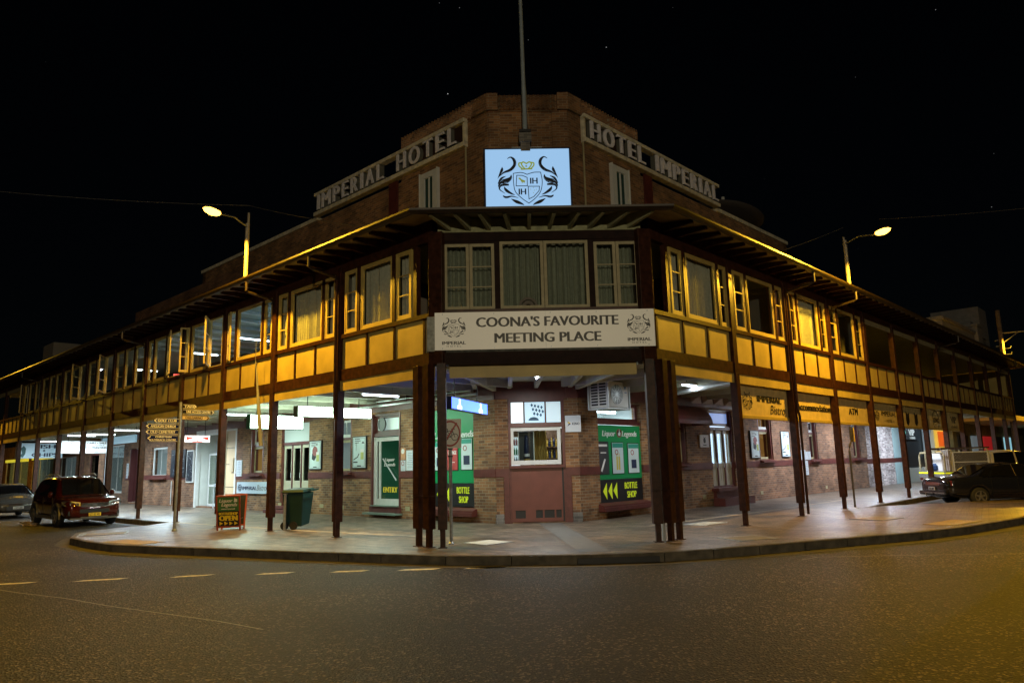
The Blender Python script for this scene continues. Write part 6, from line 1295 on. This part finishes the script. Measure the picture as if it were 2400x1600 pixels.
def cut_wells(o, wells, hw):
    sb = o.modifiers.new('sub', 'SUBSURF'); sb.levels = 1; sb.render_levels = 1
    q = MB()
    for x, z, r_ in wells:
        for sg_ in (1, -1):
            q.lathe([(r_, min(sg_*(hw-.28), sg_*(hw+.2))), (r_, max(sg_*(hw-.28), sg_*(hw+.2)))], axis='y', c=(x, 0, z), n=28)
    c = q.build('cutter', RUB); c.parent = o.parent
    bm_ = bmesh.new(); bm_.from_mesh(c.data); bmesh.ops.recalc_face_normals(bm_, faces=bm_.faces); bm_.to_mesh(c.data); bm_.free()
    b_ = o.modifiers.new('cut', 'BOOLEAN'); b_.object = c; b_.solver = 'EXACT'
    bpy.context.view_layer.update(); dg = bpy.context.evaluated_depsgraph_get(); me = bpy.data.meshes.new_from_object(o.evaluated_get(dg))
    o.modifiers.clear(); o.data = me; me.polygons.foreach_set('use_smooth', [True]*len(me.polygons)); bpy.data.objects.remove(c)
    while len(me.materials) > 1: me.materials.pop()
def wheel(parent, x, y, z, r_, sg_, rim):
    w_ = MB(); w_.lathe([(r_*.62, -.10), (r_*.94, -.105), (r_, -.08), (r_, .08), (r_*.94, .105), (r_*.62, .10)], axis='y', n=28); t_ = w_.build('wheel', RUB, parent, loc=(x, y, z), smooth=True)
    q = MB(); yy = -sg_*.0; q.ring(0, 0, r_*.56, r_*.66, *sorted((.06*sg_, .118*sg_)), n=24)
    for k in range(5):
        a = k*2*pi/5+.3; ca, sa = cos(a), sin(a); px, pz = -sa*.035, ca*.035
        y0, y1 = sorted((.08*sg_, .116*sg_))
        q.prism([(ca*.04+px, sa*.04+pz), (ca*.04-px, sa*.04-pz), (ca*r_*.6-px*.8, sa*r_*.6-pz*.8), (ca*r_*.6+px*.8, sa*r_*.6+pz*.8)], y0, y1)
    q.lathe([(.05, .05*sg_), (.05, .122*sg_)], axis='y', n=12)
    q.build('rim', rim, t_)
RIM = pm('alloy_rim', (.42, .42, .43), .25, .8); RIMD = pm('dark_alloy_rim', (.38, .38, .40), .25, .8)
TINT = glass('car_glass', (.10, .11, .12), .06)
CHR = pm('chrome', (.65, .65, .65), .12, 1.0)
LENS = pm('lamp_lens', (.55, .55, .52), .1, .4, coat=1.0)
def quadpanel(parent, name, mat, pts, off=.0):
    """thin glazed panel through 3D points (x,y,z), given thickness"""
    q = MB(); P_ = [Vector(p) for p in pts]; nrm = (P_[1]-P_[0]).cross(P_[2]-P_[0]).normalized()*.004; n_ = len(P_)
    q.v = [tuple(p+nrm) for p in P_]+[tuple(p-nrm) for p in P_]; q.f = [tuple(range(n_)), tuple(range(2*n_-1, n_-1, -1))]+[(i, i+n_, (i+1) % n_+n_, (i+1) % n_) for i in range(n_)]; q.mi = [0]*len(q.f)
    return q.build(name, mat, parent)
# ---- red SUV: x forward in car space
def carthing(name, label, cat, loc, heading, sc_=1.0):
    e = bpy.data.objects.new(name, None); COL.objects.link(e); e.location = loc; e.rotation_euler = (0, 0, heading); e.scale = (sc_,)*3
    return tag(e, label, cat, 'vehicles parked at the kerb')
hd = math.atan2(-.707, .707)
c = W('L', -28.35, 7.77, -.15)
suv = carthing('parked_suv', 'dark red SUV with silver trim and yellow number plate parked left of the paving', 'car', c, hd, .93)
RP_ = carpaint('dark_red_paint', (.060, .007, .004), .12)
st = [(-2.30, .62, .48, .85, .86, .5), (-2.24, .84, .32, .98, 1.30, .62), (-1.95, .91, .27, 1.03, 1.64, .68), (-1.3, .925, .25, 1.03, 1.68, .66), (-.5, .93, .25, 1.02, 1.71, .67), (.1, .93, .25, 1.01, 1.69, .66), (.42, .93, .25, 1.01, 1.62, .64), (.95, .925, .25, 1.02, 1.23, .70), (1.15, .92, .25, 1.02, 1.05, .76), (1.45, .91, .25, .99, 1.0, .8), (1.9, .90, .26, .97, .98, .77), (2.15, .87, .27, .92, .93, .75), (2.30, .80, .30, .82, .83, .7), (2.38, .66, .36, .66, .67, .5)]
bd_ = carbody(suv, st, RP_, None); cut_wells(bd_, [(-1.42, .35, .40), (1.36, .35, .40)], .93)
# windows of the SUV: side panels slightly proud of the hull
def side_glass(car, pts, mat, sgs=(1, -1)):
    for sg_ in sgs: quadpanel(car, 'side_window', mat, [(x, sg_*y, z) for x, y, z in pts])
gl_s = pm('tinted_window', (.006, .006, .007), .06, coat=.6)
side_glass(suv, [(.95, .875, 1.06), (.42, .70, 1.56), (-.28, .70, 1.62), (-.28, .875, 1.06)], gl_s); side_glass(suv, [(-.36, .875, 1.06), (-.36, .70, 1.62), (-1.2, .70, 1.60), (-1.28, .865, 1.06)], gl_s); side_glass(suv, [(-1.36, .865, 1.08), (-1.28, .70, 1.58), (-1.8, .67, 1.52), (-2.0, .83, 1.14)], gl_s)
quadpanel(suv, 'windscreen', gl_s, [(1.19, -.72, 1.07), (1.19, .72, 1.07), (.56, .61, 1.62), (.56, -.61, 1.62)])
quadpanel(suv, 'windscreen_wiper', BLACK, [(1.16, -.5, 1.07), (1.16, .1, 1.07), (1.12, .1, 1.10), (1.12, -.5, 1.10)])
GT = pm('silver_cladding', (.17, .165, .16), .35, .5)
for sg_ in (1, -1):
    q = MB()
    for x in (-1.42, 1.36):
        for k in range(14):
            a, b_ = pi*(k/14)*1.1-.15, pi*((k+1)/14)*1.1-.15
            q.prism([(x+.40*cos(a), .35+.40*sin(a)), (x+.47*cos(a), .35+.47*sin(a)), (x+.47*cos(b_), .35+.47*sin(b_)), (x+.40*cos(b_), .35+.40*sin(b_))], *( (.90, .955) if sg_ > 0 else (-.955, -.90)))
    q.box(-.98, .92, sg_*.90, sg_*.95, .26, .38); q.build('arch_trim', GT, suv)
    wheel(suv, 1.36, sg_*.83, .35, .35, sg_, RIM); wheel(suv, -1.42, sg_*.83, .35, .35, sg_, RIM)
    MB().tube([(-1.6, sg_*.6, 1.72), (-1.3, sg_*.6, 1.78), (0, sg_*.6, 1.79), (.2, sg_*.6, 1.73)], .02, 8).build('roof_rail', SILVER, suv)
    q = MB(); q.lathe([(.02, -.06), (.10, -.04), (.11, .05), (.04, .08)], axis='y', c=(.78, sg_*1.0, 1.10), n=12); q.build('mirror', RP_, suv, smooth=True)
    q = MB(); P_ = [(2.345, .44, .70), (2.30, .72, .69), (2.14, .88, .71), (1.98, .925, .76), (1.96, .925, .87), (2.10, .88, .90), (2.24, .72, .88), (2.30, .44, .84)]
    q.v = [(x, sg_*y, z) for x, y, z in P_]+[(x+.02, sg_*(y+.012), z) for x, y, z in P_]; q.f = [tuple(range(8)), tuple(range(15, 7, -1))]+[(i, (i+1) % 8, (i+1) % 8+8, i+8) for i in range(8)]; q.mi = [0]*10
    hl = q.build('headlight', pm('headlamp_lens', (.10, .10, .10), .35, .2), suv)
    for x, y, z, r_ in ((2.33, .55, .77, .05), (2.26, .72, .785, .055), (2.10, .885, .80, .03)): MB().lathe([(.01, .0), (r_*.5, .012), (r_, .03), (r_*.9, .045), (r_*.3, .03)], axis='x', c=(x, sg_*y, z), n=14).build('reflector', CHR, hl)
    MB().lathe([(.0, 0), (.055, .0), (.055, .03)], axis='x', c=(2.29, sg_*.66, .47), n=14).build('fog_light', LENS, suv); MB().box(2.20, 2.31, sg_*.52, sg_*.80, .40, .55).build('fog_surround', BLACK, suv)
    q = MB(); q.box(-.15, .03, sg_*.925, sg_*.945, .86, .89); q.box(-1.1, -.92, sg_*.92, sg_*.94, .88, .91); q.build('door_handle', CHR, suv)
    q = MB(); q.box(-.322, -.314, sg_*.925, sg_*.934, .35, 1.0); q.box(.85, .858, sg_*.92, sg_*.934, .4, 1.0); q.build('door_seam', BLACK, suv)
q = MB(); q.box(2.24, 2.365, -.42, .42, .68, .80); gr = q.build('grille', BLACK, suv); q = MB(); [q.box(2.30, 2.385, -.43, .43, z, z+.02) for z in (.68, .73, .785)]; q.box(2.32, 2.40, -.06, .06, .70, .77); q.build('grille_bars', CHR, gr)
MB().box(2.2, 2.385, -.46, .46, .47, .60).build('lower_grille', BLACK, suv)
q = MB(); q.box(2.12, 2.36, -.74, .74, .26, .31); q.box(2.2, 2.40, -.42, .42, .30, .34); q.build('skid_plate', GT, suv)
q = MB(); q.box(2.39, 2.405, -.19, .19, .36, .47); pl_ = q.build('number_plate', pm('plate_yellow', (.80, .58, .03), .5), suv)
q = MB(); q.text('CT 1D VO', 0, 0, .075, 0, wid=.32, bold=.02, d=.006); t_ = q.build('lettering', BLACK, pl_); t_.location = (2.407, 0, .415); t_.rotation_euler = (0, 0, pi/2)

# ---- dark sedan, rear to the kerb
sed = carthing('parked_sedan', 'dark navy sedan seen from its rear right corner at the right of the paving', 'car', (16.30, 23.35, -.15), R_(-1), .92)
SP_ = carpaint('navy_paint', (.012, .014, .028), .08)
st = [(-2.46, .66, .42, .72, .73, .5), (-2.38, .84, .28, .90, .92, .7), (-1.95, .89, .24, .955, .97, .75), (-1.55, .90, .22, .96, .985, .72), (-1.30, .905, .22, .95, 1.08, .66), (-.72, .91, .2, .935, 1.36, .58), (-.2, .91, .2, .93, 1.415, .58), (.3, .91, .2, .925, 1.40, .58), (.62, .91, .2, .92, 1.30, .60), (1.10, .905, .2, .92, 1.0, .7), (1.35, .90, .21, .90, .91, .75), (1.9, .87, .23, .83, .84, .7), (2.3, .78, .26, .72, .73, .6), (2.42, .60, .34, .6, .61, .5)]
bd_ = carbody(sed, st, SP_, None); cut_wells(bd_, [(-1.38, .31, .36), (1.42, .31, .36)], .91)
side_glass(sed, [(.95, .845, .965), (.52, .645, 1.30), (-.02, .645, 1.355), (-.02, .845, .965)], gl_s); side_glass(sed, [(-.10, .845, .97), (-.10, .645, 1.355), (-.68, .645, 1.31), (-.92, .845, .98)], gl_s); side_glass(sed, [(-1.0, .845, .985), (-.74, .65, 1.29), (-.90, .65, 1.24), (-1.30, .82, 1.0)], gl_s)
quadpanel(sed, 'rear_window', gl_s, [(-1.50, -.60, 1.01), (-.80, -.50, 1.35), (-.80, .50, 1.35), (-1.50, .60, 1.01)])
for sg_ in (1, -1):
    wheel(sed, 1.42, sg_*.80, .31, .31, sg_, RIMD); wheel(sed, -1.38, sg_*.80, .31, .31, sg_, RIMD)
    q = MB(); q.box(-.96, .98, sg_*.905, sg_*.925, .40, .425); q.box(-1.25, .98, sg_*.84, sg_*.868, .945, .970); q.tube([(-1.30, sg_*.825, 1.0), (-.93, sg_*.665, 1.27), (-.72, sg_*.655, 1.335), (.0, sg_*.655, 1.385), (.55, sg_*.655, 1.33), (1.0, sg_*.85, .97)], .012, 6); q.tube([(-.06, sg_*.86, .97), (-.06, sg_*.66, 1.37)], .012, 6); q.box(-2.2, -1.80, sg_*.88, sg_*.90, .41, .43); q.build('side_trim', CHR, sed)
    quadpanel(sed, 'tail_light', pm('tail_red', (.10, .012, .010), .15, coat=1), [(-2.44, sg_*.45, .68), (-2.40, sg_*.45, .86), (-2.28, sg_*.865, .86), (-2.28, sg_*.875, .69)])
    q = MB(); q.box(.62, .8, sg_*.86, sg_*1.0, .95, 1.06); q.build('mirror', SP_, sed, bevel=.02)
    q = MB(); [q.box(x, x+.008, sg_*.905, sg_*.918, .3, .92) for x in (-.06, -.95, .98)]; q.build('door_seam', BLACK, sed)
quadpanel(sed, 'reflector_strip', pm('strip_red', (.12, .02, .012), .2, coat=1), [(-2.462, -.42, .70), (-2.462, .42, .70), (-2.44, .42, .80), (-2.44, -.42, .80)])
q = MB(); q.box(-2.52, -2.36, -.78, .78, .36, .50); q.build('rear_bumper', SP_, sed, bevel=.04); MB().box(-2.53, -2.515, -.76, .76, .43, .45).build('bumper_trim', CHR, sed)
pl_ = MB().box(-2.50, -2.485, -.18, .18, .53, .64).build('number_plate', pm('plate_white', (.55, .55, .6), .5), sed); q = MB(); q.text('XLA 304', 0, 0, .07, 0, wid=.28, bold=.02, d=.006); t_ = q.build('lettering', NAVY, pl_); t_.location = (-2.503, 0, .585); t_.rotation_euler = (0, 0, -pi/2)
MB().tube([(-2.45, .1, .3), (-2.62, .1, .3), (-2.66, .1, .36)], .02).lathe([(.03, -.03), (.03, .03)], axis='z', c=(-2.66, .1, .4), n=10).build('tow_bar', CHR, sed)

# ---- white ute with alloy tool box
ut = carthing('parked_ute', 'white tray ute with checker plate tool box and ladder parked behind the navy sedan', 'ute', (19.83, 29.17, -.15), R_(0), .95)
CHK = bpy.data.materials.new('checker_plate'); CHK.use_nodes = True; n = CHK.node_tree; b = n.nodes['Principled BSDF']; b.inputs['Metallic'].default_value = .6; b.inputs['Roughness'].default_value = .4
t = n.nodes.new('ShaderNodeTexCoord'); mp = n.nodes.new('ShaderNodeMapping'); mp.inputs['Rotation'].default_value = (0, R_(45), 0); mp.inputs['Scale'].default_value = (11, 11, 11); n.links.new(t.outputs['Object'], mp.inputs[0]); ck = n.nodes.new('ShaderNodeTexVoronoi'); ck.inputs['Randomness'].default_value = .12; n.links.new(mp.outputs[0], ck.inputs['Vector']); ck.inputs['Scale'].default_value = 1.1
cr = n.nodes.new('ShaderNodeMapRange'); cr.inputs[1].default_value = .2; cr.inputs[2].default_value = .45; cr.inputs[3].default_value = 1; cr.inputs[4].default_value = .25; n.links.new(ck.outputs['Distance'], cr.inputs[0]); vm = n.nodes.new('ShaderNodeVectorMath'); vm.operation = 'SCALE'; vm.inputs[0].default_value = (.85, .80, .74); n.links.new(cr.outputs[0], vm.inputs[3]); n.links.new(vm.outputs[0], b.inputs['Base Color'])
UW = carpaint('ute_white', (.70, .62, .48), .3)
q = MB(); q.box(-2.4, -.46, -.92, .92, .86, .96); q.box(-2.3, 1.6, -.4, .4, .45, .86); q.build('tray', pm('tray_alloy', (.35, .36, .37), .4, .6), ut)
q = MB(); q.box(-2.42, -2.40, -.9, .9, .72, 1.0); q.box(-2.4, -1.2, -.94, -.925, .72, 1.0); q.build('tail_board', STEEL, ut); q = MB(); q.box(-2.426, -2.421, -.9, .9, .88, .95); q.box(-2.4, -1.2, -.946, -.941, .88, .95); q.build('reflective_tape', em('tape_yellow', (.75, .80, .02), .35), ut)
MB().box(-2.0, -.52, -.93, .90, .98, 1.74).build('tool_box', CHK, ut, bevel=.01); q = MB(); q.box(-2.02, -1.97, -.95, .92, .97, 1.78); q.box(-.55, -.50, -.95, .92, .97, 1.78); q.box(-2.0, -.52, -.95, .92, 1.74, 1.78); q.box(-2.0, -.52, -.945, -.93, 1.34, 1.37); q.build('box_edging', WHITE, ut)
q = MB(); q.tube([(-2.35, -.88, .96), (-2.35, -.88, 1.62), (-2.35, -.78, 1.76), (-2.35, .78, 1.76), (-2.35, .88, 1.62), (-2.35, .88, .96)], .035, 8); q.build('rack_hoop', CREAM2, ut); q = MB(); q.tube([(-2.05, -.93, .96), (-2.05, -.93, 1.85), (-2.05, .93, 1.85), (-2.05, .93, .96)], .03, 8); q.build('rack_hoop', CREAM2, ut); q = MB(); q.tube([(-.44, -.93, .96), (-.50, -.93, 1.80), (-.58, -.88, 1.92), (-.58, .88, 1.92), (-.50, .93, 1.8), (-.44, .93, .96)], .035, 8); q.build('rack_hoop', CREAM2, ut)
q = MB(); q.box(-2.45, -.4, -.9, -.8, 1.90, 1.96); q.box(-2.45, -.4, -.1, 0, 1.90, 1.96); q.tube([(-2.7, -.3, 1.90), (-.9, -.3, 1.90)], .04); q.build('roof_load', pm('roof_load', (.06, .04, .03), .6), ut)
q = MB(); [q.box(-2.16, -2.08, -.88+k*.13, -.79+k*.13, .98, 1.86) for k in range(4)]; q.build('upright_planks', pm('plank_grey', (.28, .24, .20), .6), ut)
MB().lathe([(.1, .98), (.26, 1.05), (.26, 1.2), (.12, 1.3)], c=(-2.0, .4, 0), n=16).build('spare_load', pm('blue_tarp', (.02, .06, .16), .6), ut)
st = [(-.42, .84, .4, 1.06, 1.66, .66), (-.36, .91, .3, 1.10, 1.76, .70), (.3, .92, .28, 1.10, 1.82, .71), (1.2, .92, .28, 1.09, 1.80, .70), (1.8, .91, .28, 1.08, 1.30, .72), (2.0, .91, .28, 1.06, 1.08, .72), (2.6, .90, .28, 1.02, 1.03, .72), (3.1, .75, .35, .8, .81, .6)]
bd_ = carbody(ut, st, UW, None, 'cab'); cut_wells(bd_, [(2.3, .36, .42)], .92)
side_glass(ut, [(1.75, .875, 1.15), (1.35, .745, 1.70), (.75, .745, 1.73), (.75, .885, 1.15)], gl_s); side_glass(ut, [(.67, .885, 1.15), (.67, .745, 1.73), (-.15, .735, 1.69), (-.25, .875, 1.15)], gl_s)
for sg_ in (1, -1): wheel(ut, 2.3, sg_*.8, .36, .36, sg_, RIM); wheel(ut, -1.35, sg_*.8, .36, .36, sg_, RIM); MB().box(-2.43, -2.41, sg_*.75-.1, sg_*.75+.1, .6, .7).build('tail_light', pm('tail_red', (.10, .012, .010), .15, coat=1), ut)

# ---- silver hatch at the left edge
hb = carthing('parked_hatchback', 'silver grey hatchback partly cut by the left edge behind the red SUV', 'car', W('L', -36.4, 7.45, -.15), hd, .93)
HP_ = carpaint('grey_paint', (.08, .076, .066), .2)
st = [(-2.0, .7, .4, .85, .86, .5), (-1.9, .84, .3, .95, 1.2, .55), (-1.4, .88, .25, .95, 1.42, .58), (-.5, .89, .22, .94, 1.46, .60), (.1, .89, .22, .93, 1.44, .60), (.45, .89, .22, .93, 1.34, .62), (1.05, .885, .22, .92, .98, .72), (1.35, .88, .22, .88, .89, .75), (1.8, .85, .24, .80, .81, .7), (2.1, .74, .27, .68, .69, .6), (2.2, .6, .33, .55, .56, .5)]
bd_ = carbody(hb, st, HP_, None); cut_wells(bd_, [(-1.3, .31, .36), (1.3, .31, .36)], .89)
quadpanel(hb, 'windscreen', gl_s, [(1.15, -.68, .95), (1.15, .68, .95), (.45, .56, 1.36), (.45, -.56, 1.36)]); side_glass(hb, [(.85, .835, .97), (.42, .66, 1.32), (-.3, .66, 1.38), (-.3, .835, .97)], gl_s); side_glass(hb, [(-.38, .835, .97), (-.38, .66, 1.38), (-1.2, .66, 1.33), (-1.35, .82, 1.0)], gl_s)
for sg_ in (1, -1):
    wheel(hb, 1.3, sg_*.78, .31, .31, sg_, RIM); wheel(hb, -1.3, sg_*.78, .31, .31, sg_, RIM)
    quadpanel(hb, 'headlight', LENS, [(2.12, sg_*.50, .58), (1.85, sg_*.80, .66), (1.78, sg_*.82, .75), (2.06, sg_*.5, .67)]); MB().box(.6, .75, sg_*.87, sg_*1.02, .95, 1.05).build('mirror', HP_, hb, bevel=.02)
MB().box(2.08, 2.22, -.42, .42, .34, .52).build('grille', BLACK, hb); q = MB(); [q.box(2.14, 2.23, -.35, .35, z, z+.015) for z in (.56, .60)]; q.build('grille_bars', CHR, hb)
pl_ = MB().box(2.225, 2.24, -.19, .19, .40, .50).build('number_plate', pm('plate_pale', (.5, .52, .5), .5), hb); q = MB(); q.text('CWV 60D', 0, 0, .07, 0, wid=.3, bold=.02, d=.006); t_ = q.build('lettering', BLACK, pl_); t_.location = (2.242, 0, .45); t_.rotation_euler = (0, 0, pi/2)
